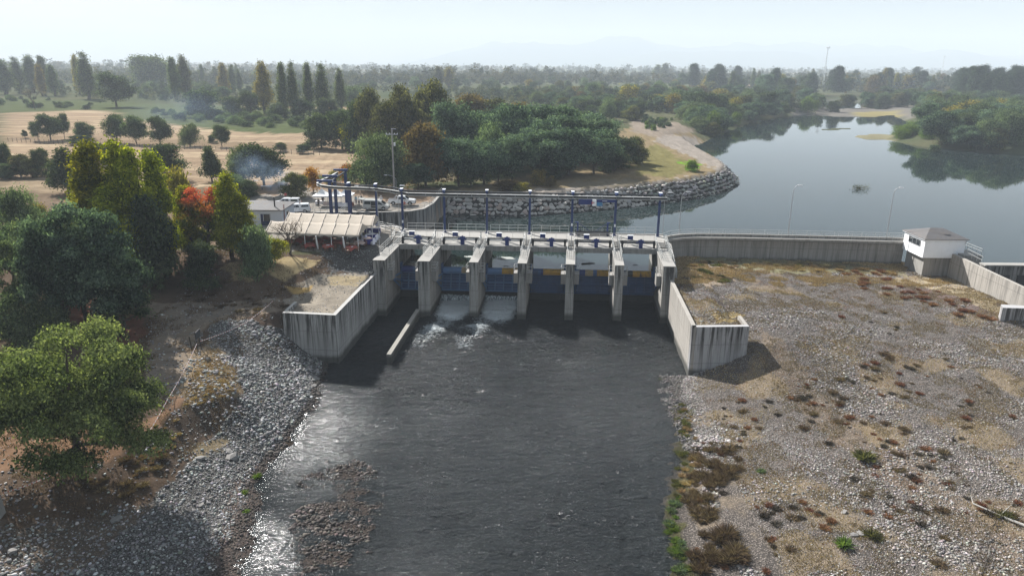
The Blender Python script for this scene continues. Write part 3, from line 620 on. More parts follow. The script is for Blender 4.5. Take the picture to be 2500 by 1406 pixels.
# gates
GN = ['leftmost blue gate with foam and driftwood caught on its crest', 'second blue gate from the left, water pouring beneath, tan paint on its lip', 'third blue gate from the left, water pouring beneath, ochre band on its lip', 'fourth gate from the left, dark blue with bright yellow dashes on the lip', 'fifth gate from the left, dark blue with patchy blue and yellow lip', 'rightmost gate, nearly black lip with yellow patches']
tv, tz, R7 = -13.9, -3.9, 7.3
for k, (a, b) in enumerate(bays):
    a += .06; b -= .06; um = (a+b)/2; L = b-a
    g = thing('radial_gate', W(um, -8, -7.7), GN[k], 'sluice gate', 'radial gates of the barrage')
    gm = M['gateL'] if k < 3 else M['gate']
    mb = MB(W); th = np.radians(np.linspace(-32, -1.5, 10)); pr_ = [(tv+R7*math.cos(q), tz+R7*math.sin(q)) for q in th]; pi_ = [(tv+(R7-.06)*math.cos(q), tz+(R7-.06)*math.sin(q)) for q in th]
    for (v0, z0), (v1, z1), (v2, z2), (v3, z3) in zip(pr_[:-1], pr_[1:], pi_[:-1], pi_[1:]):
        mb.hexa([(a, v2, z2), (b, v2, z2), (b, v0, z0), (a, v0, z0), (a, v3, z3), (b, v3, z3), (b, v1, z1), (a, v1, z1)])
    mb.build('skin_plate', M['gate'], g)
    mb = MB(W)
    def arcp(q, r_): q = math.radians(q); return (tv+r_*math.cos(q), tz+r_*math.sin(q))
    for q in (-9.0, -20, -31):
        v0, z0 = arcp(q, R7-.45); v1, z1 = arcp(q, R7-.07); mb.hexa([(a, v0, z0-.13), (b, v0, z0-.13), (b, v1, z1-.13), (a, v1, z1-.13), (a, v0, z0+.13), (b, v0, z0+.13), (b, v1, z1+.13), (a, v1, z1+.13)])
    nr = 4
    for j in range(nr+1):
        x = a+.1+(L-.2)*j/nr
        for q0, q1 in ((-8, -19), (-21, -30)):
            v0, z0 = arcp(q0, R7-.38); v1, z1 = arcp(q1, R7-.38); w0, y0 = arcp(q0, R7-.07); w1, y1 = arcp(q1, R7-.07)
            mb.hexa([(x-.07, v1, z1), (x+.07, v1, z1), (x+.07, w1, y1), (x-.07, w1, y1), (x-.07, v0, z0), (x+.07, v0, z0), (x+.07, w0, y0), (x-.07, w0, y0)])
    for q in (-13, -16, -24, -27.5):
        v0, z0 = arcp(q, R7-.2); mb.bar((a, v0, z0), (b, v0, z0), .16, .05)
    mb.build('frame', gm, g)
    # lip: a curved plate leaning downstream, in painted lengths
    segs = {0: [(0, .42, 'bluel'), (.42, .62, 'gate'), (.62, 1, 'yellow')], 1: [(0, .56, 'gateL'), (.56, .82, 'tan'), (.82, 1, 'gateL')], 2: [(0, .45, 'gateL'), (.45, 1, 'yellow')],
            3: [(0, .3, 'gate'), (.3, .36, 'bluel'), (.36, .82, 'yellow'), (.82, 1, 'yellow')], 4: [(0, .12, 'gate'), (.12, .3, 'bluel'), (.3, .52, 'tan'), (.52, .62, 'gate'), (.62, .95, 'yellow'), (.95, 1, 'gate')], 5: [(0, .38, 'dark'), (.38, .9, 'yellow'), (.9, 1, 'gate')]}[k]
    fr = [(-6.62, -4.05), (-6.95, -4.08), (-7.25, -4.2), (-7.42, -4.42), (-7.46, -4.78)]
    for s0, s1, mm in segs:
        mb = MB(W); x0, x1 = a+L*s0, a+L*s1-.004
        for (v0, z0), (v1, z1) in zip(fr[:-1], fr[1:]): mb.hexa([(x0, v0, z0-.05), (x1, v0, z0-.05), (x1, v0, z0), (x0, v0, z0), (x0, v1, z1-.05), (x1, v1, z1-.05), (x1, v1+.0, z1), (x0, v1, z1)])
        lower = 'gate' if k > 2 else None
        mb.build('lip_plate', M[mm] if mm != 'dark' else M['dark'], g)
    for x in (a+.25, b-.25):
        mb = MB(W)
        for q in (-9, -20, -30): v0, z0 = arcp(q, R7-.4); mb.bar((x, tv, tz), (x, v0, z0), .16, .2)
        mb.cyl((x-.15, tv, tz), .22, .3, 8, 'x'); mb.build('arm', gm, g)
    mb = MB(W)
    for x in (a, b-.28): mb.box(x, x+.28, -7.5, -6.6, -4.9, -3.35)
    mb.build('end_plate', M['gate'], g)
    # hoist
    h = thing('gate_hoist', W(um, -6, -.45), 'blue gear box and long drive shaft above gate %s from the left' % ['one', 'two', 'three', 'four', 'five', 'six'][k], 'hoist', 'gate hoists along the barrage')
    MB(W).tube((a+.2, -6.2, .35), (b-.2, -6.2, .35), .085, n=8).build('drive_shaft', M['rail'] if k < 3 else M['dark'], h)
    mb = MB(W); x = um+.4; mb.box(x-.28, x+.28, -6.6, -5.9, -.447, .55); mb.cyl((x-.42, -6.25, .62), .24, .84, 10, 'x'); mb.cyl((x-.75, -6.25, .45), .14, .35, 8, 'x'); mb.cyl((x+.3, -6.2, .35), .13, .35, 8, 'x'); mb.cyl((x, -6.25, .6), .16, .35, 8); mb.build('gear_box', M['bluel'], h, bevel=.03)
    for x in (a+.1, b-.45):
        mb = MB(W); mb.cyl((x, -6.2, .35), .27, .35, 12, 'x'); mb.cyl((x+.1, -6.2, .35), .36, .12, 12, 'x'); mb.box(x+.02, x+.32, -6.45, -5.95, -.447, .2); mb.build('cable_drum', M['black'], h)
        c = MB(W); c.tube((x+.17, -6.5, .3), (x+.17, -7.15, -4.1), .02, n=4); c.build('hoist_cable', M['dark'], h)
    cb = thing('control_cabinet', W(um-1.1, -4, -.45), 'blue control cabinet on thin legs over gate %s from the left' % ['one', 'two', 'three', 'four', 'five', 'six'][k], 'cabinet', 'control cabinets along the deck')
    x = um-1.1; MB(W).box(x-.42, x+.42, -4.2, -3.85, .35, 1.0).build('box', M['bluel'], cb); MB(W).box(x-.46, x+.46, -4.25, -3.8, 1.003, 1.05).build('lid', M['white'], cb)
    mb = MB(W)
    for sx in (-.36, .36): mb.box(x+sx-.03, x+sx+.03, -4.05, -3.99, -.447, .348)
    mb.box(x-.36, x+.36, -4.04, -4.0, -.1, -.05); mb.build('legs', M['galv'], cb)
    if k in (1, 2):
        nn = 60; xs = np.linspace(a, b, nn); Vv = []
        for j, (v_, z_) in enumerate([(-7.9, -8.3), (-8.1, -8.4), (-8.35, -8.6), (-8.6, -8.85), (-8.8, -9.2)]):
            for q, x_ in enumerate(xs): Vv.append(W(x_, v_-(vn(q*.9, j*.3, 3)-.5)*.25-(.2 if j > 2 else 0)*vn(q*.5, 1, 5), z_+(vn(q*.7, j*.5, 9)-.5)*.16))
        j = (np.arange(4)[:, None]*nn+np.arange(nn-1)[None, :]).ravel()
        fm = M.setdefault('fall', mat('white_water', (.62, .68, .70), .5))
        if k == 1:
            t = NT(fm); t.l(t.mix(t.math('MULTIPLY', t.math('SUBTRACT', t.noise(1.0, 6, .7, sc=(6, 2, .6)), .47, True), 8, True), (.10, .13, .14), (.66, .72, .74)), t.b.inputs['Base Color'])
        o = fin(bpy.data.objects.new('falling_water', npmesh('falling_water', np.array(Vv), np.stack([j, j+1, j+nn+1, j+nn], 1), fm, smooth=True))); tag(o, kind='stuff', label='white water spilling under the %s gate' % ('second' if k == 1 else 'third'))
# driftwood and foam on the crest of gate 1
mb = MB(W)
for _ in range(46):
    u0 = rnd.uniform(-16.6, -13.2); v0 = rnd.uniform(-6.8, -4.8); an = rnd.uniform(-.6, .6); L = rnd.uniform(.3, 1.6); z = -4.27+rnd.uniform(0, .18)
    mb.tube((u0, v0, z), (u0+L*math.cos(an), v0+L*math.sin(an)*.6, z+rnd.uniform(-.05, .12)), rnd.uniform(.02, .06), n=4)
mb.build('driftwood', mat('bleached_wood', (.36, .33, .28), .9), label='tangle of pale driftwood behind the leftmost gate', cat='driftwood')
M['scum'] = mat('foam_scum', (.34, .36, .34), .8)
def blob_sheet(cx, cy, rx, ry, z, n, s):
    mb = MB(); pts = []
    for k in range(n):
        q = 2*math.pi*k/n; r = .6+.7*float(vn(k*.55, s, s)); pts.append((cx+rx*r*math.cos(q), cy+ry*r*math.sin(q)))
    mb.prism(pts, z, z+.015); return mb
for px_, py_, rx, ry, lb in ((1145, 627, .9, .5, 'pale foam patch drifting behind the second gate'), (1235, 631, 1.4, .8, 'pale foam patch drifting behind the third gate'), (1020, 640, 1.0, .7, 'foam patch caught behind the leftmost gate'), (1235, 650, .5, .15, 'thin dark leaf raft behind the third gate')):
    x, y, _ = un(px_, py_, WU); blob_sheet(x, y, rx, ry, WU+.02, 28, px_).build('foam_patch', M['scum'], label=lb, cat='foam')
MB().tube(un(1420, 644, WU+.06), un(1452, 642, WU+.06), .12, .05).tube(un(1435, 643, WU+.06), un(1441, 640, WU+.3), .05, .03).build('floating_log', mat('wet_wood', (.06, .05, .04), .7), label='dark log floating behind the fifth gate', cat='log')
for px_, nm in ((1545, 'behind the rightmost gate'),): MB().tube(un(px_, 647, WU+.03), un(px_+12, 647, WU+.03), .05, .03).build('floating_log', M['dark'], label='short dark stick floating '+nm, cat='log')
# training walls
def Wp(P): return [W(u, v)[:2] for u, v in P]
lw = thing('training_wall', W(-18.9, -25, -9), 'left concrete river wall ending in a square return below the marquee', 'wall')
mb = MB(); mb.wall([W(-19.05, -16.5)[:2], W(-19.1, -34.9)[:2]], .5, -11, -2.5, side=1); mb.build('long_wall', M['conc_wall'], lw)
c0 = W(-19.1, -34.9); MB().wall([(c0[0]-.02, c0[1]), (-28.2, 83.1)], .6, -11, -2.5, side=-1).build('end_wall', M['conc_wall'], lw)
MB().wall([(-28.2, 83.72), (-28.0, 87.4)], .4, -7, -2.5, side=-1).build('return_wall', M['conc_wall'], lw)
rw = thing('training_wall', W(24.3, -25, -9), 'right concrete river wall ending in a square return on the gravel', 'wall')
M['conc_face'] = concrete('concrete_right', (.40, .37, .33), stain=.35, top=-2.5, lines=1.25); M['conc_end'] = concrete('concrete_end', (.46, .455, .46), stain=1.2, top=-2.3, lines=1.1)
MB().wall([W(24.05, -16.5)[:2], W(24.35, -35.9)[:2]], .5, -11, -2.5, side=1).build('long_wall', M['conc_face'], rw)
c1 = W(24.35, -35.9); MB().wall([(c1[0]+.0, c1[1]-.02), (28.2, 79.8)], .6, -10.5, -2.5, side=1).build('end_wall', M['conc_end'], rw)
MB().wall([(28.2, 80.42), (28.35, 83.6)], .4, -8, -2.5, side=1).build('return_wall', M['conc_face'], rw)
mb = MB(W); mb.box(-12.75, -12.2, -34.2, -16.9, -11, -7.75); mb.build('dividing_wall', concrete('concrete_low', (.34, .32, .28), .5, wet=-9, lines=0), label='long low concrete wall running out into the water from the first pier', cat='wall')
# ------------------------------------------------------------------ crane runway
cr_ = thing('crane_runway', W(2.8, 0, 0), 'long blue overhead crane runway on steel posts above the deck', 'crane')
posts = [W(u, 0, 0)[:2] for u in PU]; A_, B_, C_, D_, E_ = (-23.4, 121.7), (-28.2, 122.6), (-32.1, 125.0), (-32.6, 130.7), (-32.4, 138.5)
def hpost(x, y, h=6.9, w_=.34, z0=0.0, ang=0):
    mb = MB(); mb.box(x-w_/2, x+w_/2, y-w_/2, y-w_/2+.05, z0, h); mb.box(x-w_/2, x+w_/2, y+w_/2-.05, y+w_/2, z0, h); mb.box(x-.03, x+.03, y-w_/2+.052, y+w_/2-.052, z0, h)
    mb.box(x-w_/2-.15, x+w_/2+.15, y-w_/2-.15, y+w_/2+.15, z0, z0+.06); return mb
for x, y in posts: hpost(x, y).build('post', M['blue'], cr_)
for (x, y), w_ in ((A_, .34), (B_, .6), (C_, .5), ((C_[0]+.9, C_[1]+.3), .4), (D_, .45), (E_, .5)): hpost(x, y, 6.9, w_).build('post', M['blue'], cr_)
for k, (x, y) in enumerate(posts+[A_, B_]):
    mb = MB(); mb.box(x-.17, x+.17, y-1.25, y+.75, 6.9, 7.22); mb.build('bracket', M['blue'], cr_)
    MB().box(x-.26, x+.26, y-.55, y+.35, 7.223, 7.27).build('cap_plate', M['white'], cr_)
for (x, y) in (C_, D_, E_):
    MB().box(x-2.2, x+.5, y-.25, y+.25, 6.9, 7.25).build('bracket', M['blue'], cr_)
fr_ = [W(24.9, -1.05)[:2]]+[W(u, -1.05)[:2] for u in (16.8, 2.8, -11.3)]+[W(-17, -.9)[:2], (-20.5, 119.0), (-23.5, 120.7), (-26, 121.2), (-28.5, 121.4), (-31, 122), (-33, 123.3), (-34.3, 125.2), (-34.6, 127.4), (-34.4, 129.6), (-34.1, 132), (-33.9, 138.8)]
bk_ = [W(24.6, .55)[:2]]+[W(u, .55)[:2] for u in (16.8, 2.8, -11.3)]+[W(-17.5, .6)[:2], (-20.3, 120.8), (-23.3, 122.3), (-28, 123.2), (-31.6, 125.4), (-32.3, 128), (-32.5, 131), (-32.4, 138.7)]
mb = MB(); mt = MB()
for a, b in zip(fr_[:-1], fr_[1:]):
    mb.bar((*a, 6.45), (*b, 6.45), .05, .34); mt.bar((*a, 6.65), (*b, 6.65), .32, .06); mt.bar((*a, 6.24), (*b, 6.24), .32, .06)
mb.build('rail_web', M['dark'], cr_); mt.build('rail_flange', painted('rail_grey', (.60, .60, .58), .4, .4), cr_)
mb = MB()
for (x, y) in posts+[A_, B_, C_, D_, E_]: pass
L = 0
for a, b in zip(fr_[:5], fr_[1:6]):
    n = int(math.dist(a, b)/2.1)
    for q in range(n+1):
        f_ = q/max(n, 1); x = a[0]+(b[0]-a[0])*f_; y = a[1]+(b[1]-a[1])*f_; mb.box(x-.03, x+.03, y-.19, y-.12, 6.20, 6.72)
mb.build('stiffener', M['galv'], cr_)
mb = MB()
for a, b in zip(bk_[:-1], bk_[1:]): mb.bar((*a, 6.72), (*b, 6.72), .2, .2)
mb.build('back_beam', M['dark'], cr_)
for (x, y) in (posts[0], posts[4], posts[5]): MB().box(x-.12, x+.12, y-.20, y-.175, 1.5, 1.95).build('sticker', M['white'], cr_)
# trolley hanging from the runway
tr = thing('hoist_trolley', W(13.6, -1.05, 5.4), 'blue travelling hoist with white panel, red marks and hanging hook under the runway', 'hoist')
x0 = un(1413, 487, 5.7); yy = W(13.6, -1.05)[1]
def tx(px_): return at(px_, 487, yy)[0]
MB().box(tx(1413), tx(1446), yy-.3, yy+.3, 5.35, 6.15).build('motor_box', M['bluel'], tr, bevel=.03)
MB().box(tx(1446)+.01, tx(1456), yy-.32, yy+.28, 5.15, 6.1).build('white_panel', M['white'], tr)
mb = MB()
for q in range(3): mb.box(tx(1444.5)+q*.16, tx(1444.5)+.1+q*.16, yy-.345, yy-.322, 5.4+q*.1, 5.85-q*.06)
mb.build('red_mark', mat('red_paint', (.45, .03, .03), .5), tr)
MB().box(tx(1456)+.01, tx(1503), yy-.25, yy+.25, 5.72, 6.15).build('beam', M['bluel'], tr)
MB().box(tx(1457), tx(1471), yy-.34, yy+.2, 5.12, 5.715).build('cable_drum', painted('light_blue', (.05, .22, .42), .5), tr, bevel=.04)
MB().box(tx(1470), tx(1482), yy-.27, yy-.252, 5.9, 5.97).build('name_plate', M['white'], tr)
mb = MB(); hx = tx(1495.5); mb.tube((hx-.1, yy, 5.7), (hx-.1, yy, 3.5), .02, n=4); mb.tube((hx+.1, yy, 5.7), (hx+.1, yy, 3.5), .02, n=4); mb.build('rope', M['dark'], tr)
mb = MB(); mb.box(hx-.16, hx+.16, yy-.08, yy+.08, 3.15, 3.5); mb.cyl((hx-.2, yy, 3.35), .17, .4, 10, 'x')
for q in range(7):
    a0, a1 = math.pi*(-.1+q*.18), math.pi*(-.1+(q+1)*.18); mb.tube((hx+.15*math.cos(-a0), yy, 2.88+.15*math.sin(-a0)), (hx+.15*math.cos(-a1), yy, 2.88+.15*math.sin(-a1)), .035, n=5)
mb.tube((hx, yy, 3.15), (hx+.12, yy, 2.9), .035, n=5); mb.build('hook_block', M['dark'], tr)
# lifting beam resting on the deck
lb = thing('lifting_beam', W(13.2, .2, .12), 'blue V braced lifting beam standing on the deck over the fifth gate', 'lifting beam')
mb = MB(W); mb.box(10.4, 16.0, -.15, .15, .35, .7); mb.box(10.4, 16.0, -.7, -.5, .18, .3); mb.build('main_beam', M['dark'], lb)
mb = MB(W)
for s_ in (-1, 1):
    x = 13.2+s_*2.45; mb.box(x-.13, x+.13, -.12, .12, .703, 2.05); mb.box(x-.13+s_*.15-.15, x+.13+s_*.15+.15, -.1, .1, 2.053, 2.2); mb.box(x-.1, x+.1, -.5, .5, .01, .348)
mb.build('lug', M['bluel'], lb)
mb = MB(W)
for s_ in (-1, 1): mb.tube((13.2+s_*2.3, 0, 2.0), (13.2+s_*.5, 0, .7), .05, n=6)
mb.build('brace', M['blue'], lb)
mb = MB(W)
for s_ in (-1, 1): x = 13.2+s_*2.0; mb.tube((x, 0, 1.85), (x, 0, 1.0), .03, n=5); mb.tube((x, 0, 1.05), (x, 0, .702), .06, .17, n=8)
mb.build('shackle', M['dark'], lb)
# ------------------------------------------------------------------ weir wall, walkway, gatehouse
WP = [(24.9, 114.6), (26.3, 116.3), (28.3, 117.4), (31, 118.0), (38, 118.0), (52, 117.2), (65.3, 116.3)]
ww = thing('weir_wall', (45, 117, -5), 'long curved concrete weir wall with a walkway between the barrage and the gatehouse', 'wall')
MB().wall(WP, .7, -6.5, -1.2, side=1).build('wall_body', M['conc_weir'], ww)
mb = MB(); mb.wall([(x-.0, y-.55) for x, y in WP], 1.7, -1.0, -.62, side=1); mb.build('walkway', M['conc_clean'], ww)
MB().wall([(x, y+.3) for x, y in WP], .35, -.617, -.15, side=1).build('parapet', M['conc_weir'], ww)
MB().wall([(x, y-.02) for x, y in WP], .9, -1.198, -1.002, side=1).build('shadow_strip', M['dark'], ww)  # dark strip standing in for the shadow gap under the walkway ledge
WPr = [(x, y+.95, -.617) for x, y in WP]; rail(WPr, 'long railing along the upstream edge of the weir wall walkway', step=2.2)
WPf = [(x, y-.45, -.617) for x, y in WP[1:]]; rail(WPf, 'long railing along the front edge of the weir wall walkway', step=2.2, r=.022)
rail([W(24.9, -3.2, -.1), W(25.3, -9, -1.6), W(25.2, -15, -2.6)], 'steep stair railing beside the right abutment', bars=(1, .75, .5, .25), step=1.0)
MB().prism([W(24.76, -2)[:2], W(25.9, -2)[:2], W(25.8, -12)[:2], W(24.76, -12)[:2]], -5, [-.55, -.55, -2.6, -2.6]).build('stair_block', M['conc_clean'], dam)
gh = thing('gatehouse', (67.8, 113, -5), 'small white gatehouse with grey hip roof and strip window on a concrete block', 'building')
MB().box(65.5, 70.2, 110.3, 115.6, -6.5, -1.75).build('base_block', M['conc_clean'], gh)
MB().box(64.8, 71.2, 109.7, 115.9, -1.748, 1.15).build('wall', M['white'], gh)
mb = MB(); e = .3; X0, X1, Y0, Y1 = 64.8-e, 71.2+e, 109.7-e, 115.9+e
i = mb.v((X0, Y0, 1.32), (X1, Y0, 1.32), (X1, Y1, 1.32), (X0, Y1, 1.32), (67.0, 112.8, 2.45), (69.0, 112.8, 2.45), (X0, Y0, 1.22), (X1, Y0, 1.22), (X1, Y1, 1.22), (X0, Y1, 1.22))
for q in ((0, 1, 5, 4), (1, 2, 5), (2, 3, 4, 5), (3, 0, 4), (0, 6, 7, 1), (1, 7, 8, 2), (2, 8, 9, 3), (3, 9, 6, 0), (9, 8, 7, 6)): mb.f(*q)
mb.build('roof', painted('grey_roof_sheet', (.11, .105, .105), .7, var=.2), gh)
MB().box(X0+.02, X1-.02, Y0+.02, Y1-.02, 1.153, 1.217).build('soffit', M['white'], gh)
mb = MB(); mb.box(64.77, 64.79, 110.9, 114.3, -.15, .75); wf = mb.build('window', M['glass'], gh)
mb = MB()
for q in range(4): y = 110.9+q*3.4/3; mb.box(64.72, 64.765, y-.04, y+.04, -.15, .75)
mb.box(64.72, 64.765, 110.9, 114.3, -.2, -.152); mb.box(64.72, 64.765, 110.9, 114.3, .752, .8); mb.build('window_frame', M['galv'], wf)
mb = MB(); mb.tube((71.3, 109.6, 1.2), (70.3, 110.2, -1.6), .05); mb.tube((70.3, 110.2, -1.6), (70.3, 110.2, -5), .05); mb.build('downpipe', M['galv'], gh)
cw = thing('canal_wall', (69, 99, -5), 'sloping concrete canal wall leading from the gatehouse towards the right edge', 'wall')
MB().wall([(69.4, 110.0), (69.3, 100), (69.4, 89.2)], .5, -8, [-1.0, -1.25, -1.5], side=1).build('wall_body', M['conc_face'], cw)
MB().box(70.3, 73, 108, 113, -6, -.9).build('platform', M['conc_clean'], cw)
rail([(70.4, 112.9, -.9), (72.9, 112.9, -.9), (72.9, 108.1, -.9)], 'steel railing on the platform right of the gatehouse', bars=(1, .66, .33), step=1.2)
rail([(70.6, 108.0, -.9), (70.8, 104.5, -1.2)], 'short steel railing at the head of the canal wall', bars=(1, .5), step=1.2)
iw = thing('intake_wall', (83, 103, -5), 'concrete intake wall, shaded side painted dark, across the canal at the right edge', 'wall')
MB().box(69.9, 100, 102.6, 103.4, -8.5, -1.0).build('wall_body', M['conc_dark'], iw)  # shadow side of the wall put into the colour with the dark concrete
mb = MB()
for q in range(5): mb.box(72+q*3.2, 74+q*3.2, 102.4, 102.598, -8, -2.4)
mb.build('gate_panel', M['dark'], iw); MB().box(69.9, 100, 102.3, 103.7, -.998, -.8).build('coping', M['conc_clean'], iw)
wg = thing('wing_wall', (67, 89, -5), 'short concrete wing wall at the right edge of the gravel bank', 'wall')
MB().prism([(64.3, 89.0), (74, 88.4), (74, 89.0), (65.0, 90.4)], -7, [-2.95, -2.95, -2.95, -2.95]).build('wall_body', M['conc_end'], wg)
# intake canal retaining wall at the left of the reservoir
rt = thing('retaining_wall', (-22, 134, -6), 'curved dark stained retaining wall below the parked vehicles', 'wall')
MB().wall(RWALL, .5, -7, [.05]*6+[.35], side=1).build('wall_body', M['conc_dark'], rt)
MB().wall([(p[0], p[1]-.03) for p in RWALL], .55, [.053]*6+[.353], [.16]*6+[.46], side=1).build('coping', M['conc_clean'], rt)
rail([(p[0], p[1]+.3, .12) for p in RWALL[:-1]], 'thin railing on top of the curved retaining wall below the parked van', step=2.6, r=.02)
rail([(-16.3, 139.5, .15), (-15.2, 152.5, .4)], 'steep triple bar railing at the end of the retaining wall by the rocks', bars=(1, .66, .33), step=2)
mb = railmb([un(921, 559, 0), un(984, 573, 0)], 1.35, 2.2, bars=(1, .75, .5, .25)); mb.build('railing', M['rail'], label='four bar steel railing between the white tables and the first crane post', cat='railing')
mb = MB(); mb.box(-48, -20.2, 121.5, 122.2, -6.5, -.1); mb.prism([(-20.6, 121.0), (-16.9, 117.6), (-16.6, 118.0), (-20.2, 122.1)], -6.5, -.1); mb.build('canal_bank_wall', M['conc_dark'], label='concrete canal edge wall behind the marquee', cat='wall')
# riprap: 300 individual blocks, the rest as one
M['rip'] = mat('quarry_rock', (.36, .34, .31), .9, spec=.25); t = NT(M['rip']); oi = t.n('ShaderNodeObjectInfo'); g = t.n('ShaderNodeVertexColor', layer_name='col')
cc = t.ramp(oi.outputs['Random'], [(0, (.28, .27, .25)), (.4, (.40, .385, .36)), (.7, (.50, .475, .44)), (.85, (.38, .30, .26)), (1, (.36, .37, .38))])
t.l(t.mix(t.noise(2.2, 6, .65), t.mix(1.0, cc, (.62, .6, .58), 'MULTIPLY'), t.mix(1.0, cc, (1.15, 1.15, 1.15), 'MULTIPLY')), t.b.inputs['Base Color']); t.l(t.bump(t.noise(3, 6, .7), .5, .1), t.b.inputs['Normal'])
rockp = []
for k in range(8):
    r_ = np.random.default_rng(100+k); v = IV.copy(); v *= (1+.22*r_.standard_normal((len(v), 1))); v = np.clip(v, -.8, .82); v[:, 2] *= .62; v[:, 0] *= 1.2
    rockp.append(npmesh('boulder', v, IF, M['rip']))
def ripline(P, rows):
    out = []; acc = 0
    cum = [0]
    for a, b in zip(P[:-1], P[1:]): cum.append(cum[-1]+math.dist(a, b))
    for row in range(rows):
        s_ = rnd.uniform(0, 1)
        while s_ < cum[-1]:
            k = max(0, np.searchsorted(cum, s_)-1); k = min(k, len(P)-2); f_ = (s_-cum[k])/(cum[k+1]-cum[k])
            a, b = P[k], P[k+1]; dx, dy = b[0]-a[0], b[1]-a[1]; L = math.hypot(dx, dy); nx_, ny_ = -dy/L, dx/L
            off = -.3+row*.82+rnd.uniform(-.2, .2); r_ = rnd.uniform(.42, .80)*(1 if row < rows-1 else .8)
            x = a[0]+dx*f_+nx_*off; y = a[1]+dy*f_+ny_*off; out.append((x, y, WU+off*.95-.15, r_)); s_ += r_*1.75
    return out
rl = ripline(RIP[:-3], 6); rl.sort(key=lambda p: (p[1]+.2*p[0]))
for k, (x, y, z, r_) in enumerate(rl[:300]):
    o = bpy.data.objects.new('boulder', rockp[k % 8]); o.location = (x, y, z); o.rotation_euler = (rnd.uniform(.3, 1.0), rnd.uniform(-.4, .4), rnd.uniform(-.5, .5)); o.scale = (r_*1.05, r_, r_); fin(o)
    tag(o, 'pale quarry block in the rock revetment above the reservoir waterline', 'boulder', 'rock revetment blocks along the reservoir')
rest = np.array([p for p in rl[300:]]+[(x+rnd.uniform(-1, 1), y, z-.1, r_*.8) for x, y, z, r_ in ripline(RIP[-4:], 3)])
SM2 = mat('quarry_rubble', (.34, .32, .29), .9); t = NT(SM2); g = t.n('ShaderNodeVertexColor', layer_name='col'); t.l(g.outputs[0], t.b.inputs['Base Color'])
V, Fi, Cc = stones(rest[:, :3], rest[:, 3]*.95, stonecol(len(rest), (.32, .305, .28), .3)); o = fin(bpy.data.objects.new('riprap', npmesh('riprap', V, Fi, SM2, Cc))); tag(o, 'far stretch of the rock revetment curving along the reservoir', 'rocks', kind='stuff')
# ------------------------------------------------------------------ trees
def leafmat(name, c0, c1, c2, top=None, trans=.36):
    Mx = bpy.data.materials.new(name); Mx.use_nodes = True; t = NT(Mx); t.N.remove(t.b); out = t.N['Material Output']
    g = t.n('ShaderNodeVertexColor', layer_name='col'); s = t.n('ShaderNodeSeparateColor'); t.l(g.outputs[0], s.inputs[0]); oi = t.n('ShaderNodeObjectInfo')
    f = t.math('ADD', t.math('MULTIPLY', s.outputs[0], .45), t.math('MULTIPLY', s.outputs[1], .55))
    c = t.ramp(f, [(.22, tuple(v*.7 for v in c0)), (.5, c1), (.78, tuple(v*1.2 for v in c2))])
    if top:
        k = t.math('MULTIPLY', t.math('SUBTRACT', t.math('ADD', s.outputs[2], t.math('MULTIPLY', s.outputs[1], .3)), .60, True), 4, True); c = t.mix(k, c, top)
    hs = t.n('ShaderNodeHueSaturation'); t.l(c, hs.inputs['Color']); t.l(t.math('ADD', .485, t.math('MULTIPLY', oi.outputs['Random'], .03)), hs.inputs['Hue']); t.l(t.math('ADD', .92, t.math('MULTIPLY', oi.outputs['Random'], .42)), hs.inputs['Value'])
    d = t.n('ShaderNodeBsdfDiffuse'); tr = t.n('ShaderNodeBsdfTranslucent'); mx = t.n('ShaderNodeMixShader', i_0=trans)
    t.l(hs.outputs[0], d.inputs[0]); t.l(t.mix(1.0, hs.outputs[0], (1.3, 1.35, .7), 'MULTIPLY'), tr.inputs[0]); t.l(d.outputs[0], mx.inputs[1]); t.l(tr.outputs[0], mx.inputs[2]); t.l(mx.outputs[0], out.inputs[0]); return Mx
LM = {
 'oak': leafmat('leaf_fresh', (.040, .056, .022), (.10, .125, .048), (.20, .22, .09)),
 'acacia': leafmat('leaf_bluegreen', (.024, .044, .034), (.066, .105, .076), (.14, .195, .135)),
 'dark': leafmat('leaf_dark', (.022, .034, .020), (.048, .070, .040), (.10, .13, .068)),
 'olive': leafmat('leaf_olive', (.036, .040, .018), (.078, .082, .034), (.145, .14, .058)),
 'brown': leafmat('leaf_brown', (.06, .045, .02), (.11, .08, .035), (.16, .11, .045)),
 'willow': leafmat('leaf_willow', (.040, .062, .038), (.086, .122, .070), (.16, .20, .11)),
 'yellow': leafmat('leaf_yellowgreen', (.08, .10, .01), (.18, .20, .014), (.32, .30, .025), trans=.4),
 'gold': leafmat('leaf_gold', (.12, .11, .025), (.20, .17, .035), (.30, .23, .05)), 'straw': leafmat('leaf_straw', (.26, .18, .09), (.37, .27, .14), (.46, .36, .21), trans=.08),
 'red': leafmat('leaf_redtop', (.06, .085, .012), (.11, .14, .015), (.22, .19, .03), top=(.42, .085, .05)),
 'orange': leafmat('leaf_orange', (.16, .07, .02), (.30, .12, .02), (.40, .18, .03)),
 'poplar': leafmat('leaf_poplar', (.034, .052, .024), (.072, .098, .040), (.14, .165, .06)),
 'pine': leafmat('leaf_pine', (.014, .026, .018), (.030, .048, .032), (.055, .080, .050)),
 'reed': leafmat('leaf_reed', (.06, .10, .02), (.09, .14, .03), (.14, .18, .05)),
 'drybrown': leafmat('leaf_dry', (.075, .052, .04), (.14, .10, .07), (.23, .17, .115), trans=.2),
 'dryred': leafmat('leaf_dryred', (.12, .055, .04), (.19, .09, .06), (.25, .13, .08), trans=.2),
 'twig': leafmat('twig_grey', (.04, .033, .03), (.08, .066, .056), (.14, .12, .10), trans=.1)}
BARK = painted('bark', (.085, .065, .05), .95, var=.4, scale=6, da=0); BARKL = painted('pale_bark', (.20, .18, .15), .9, var=.3, scale=6, da=0)
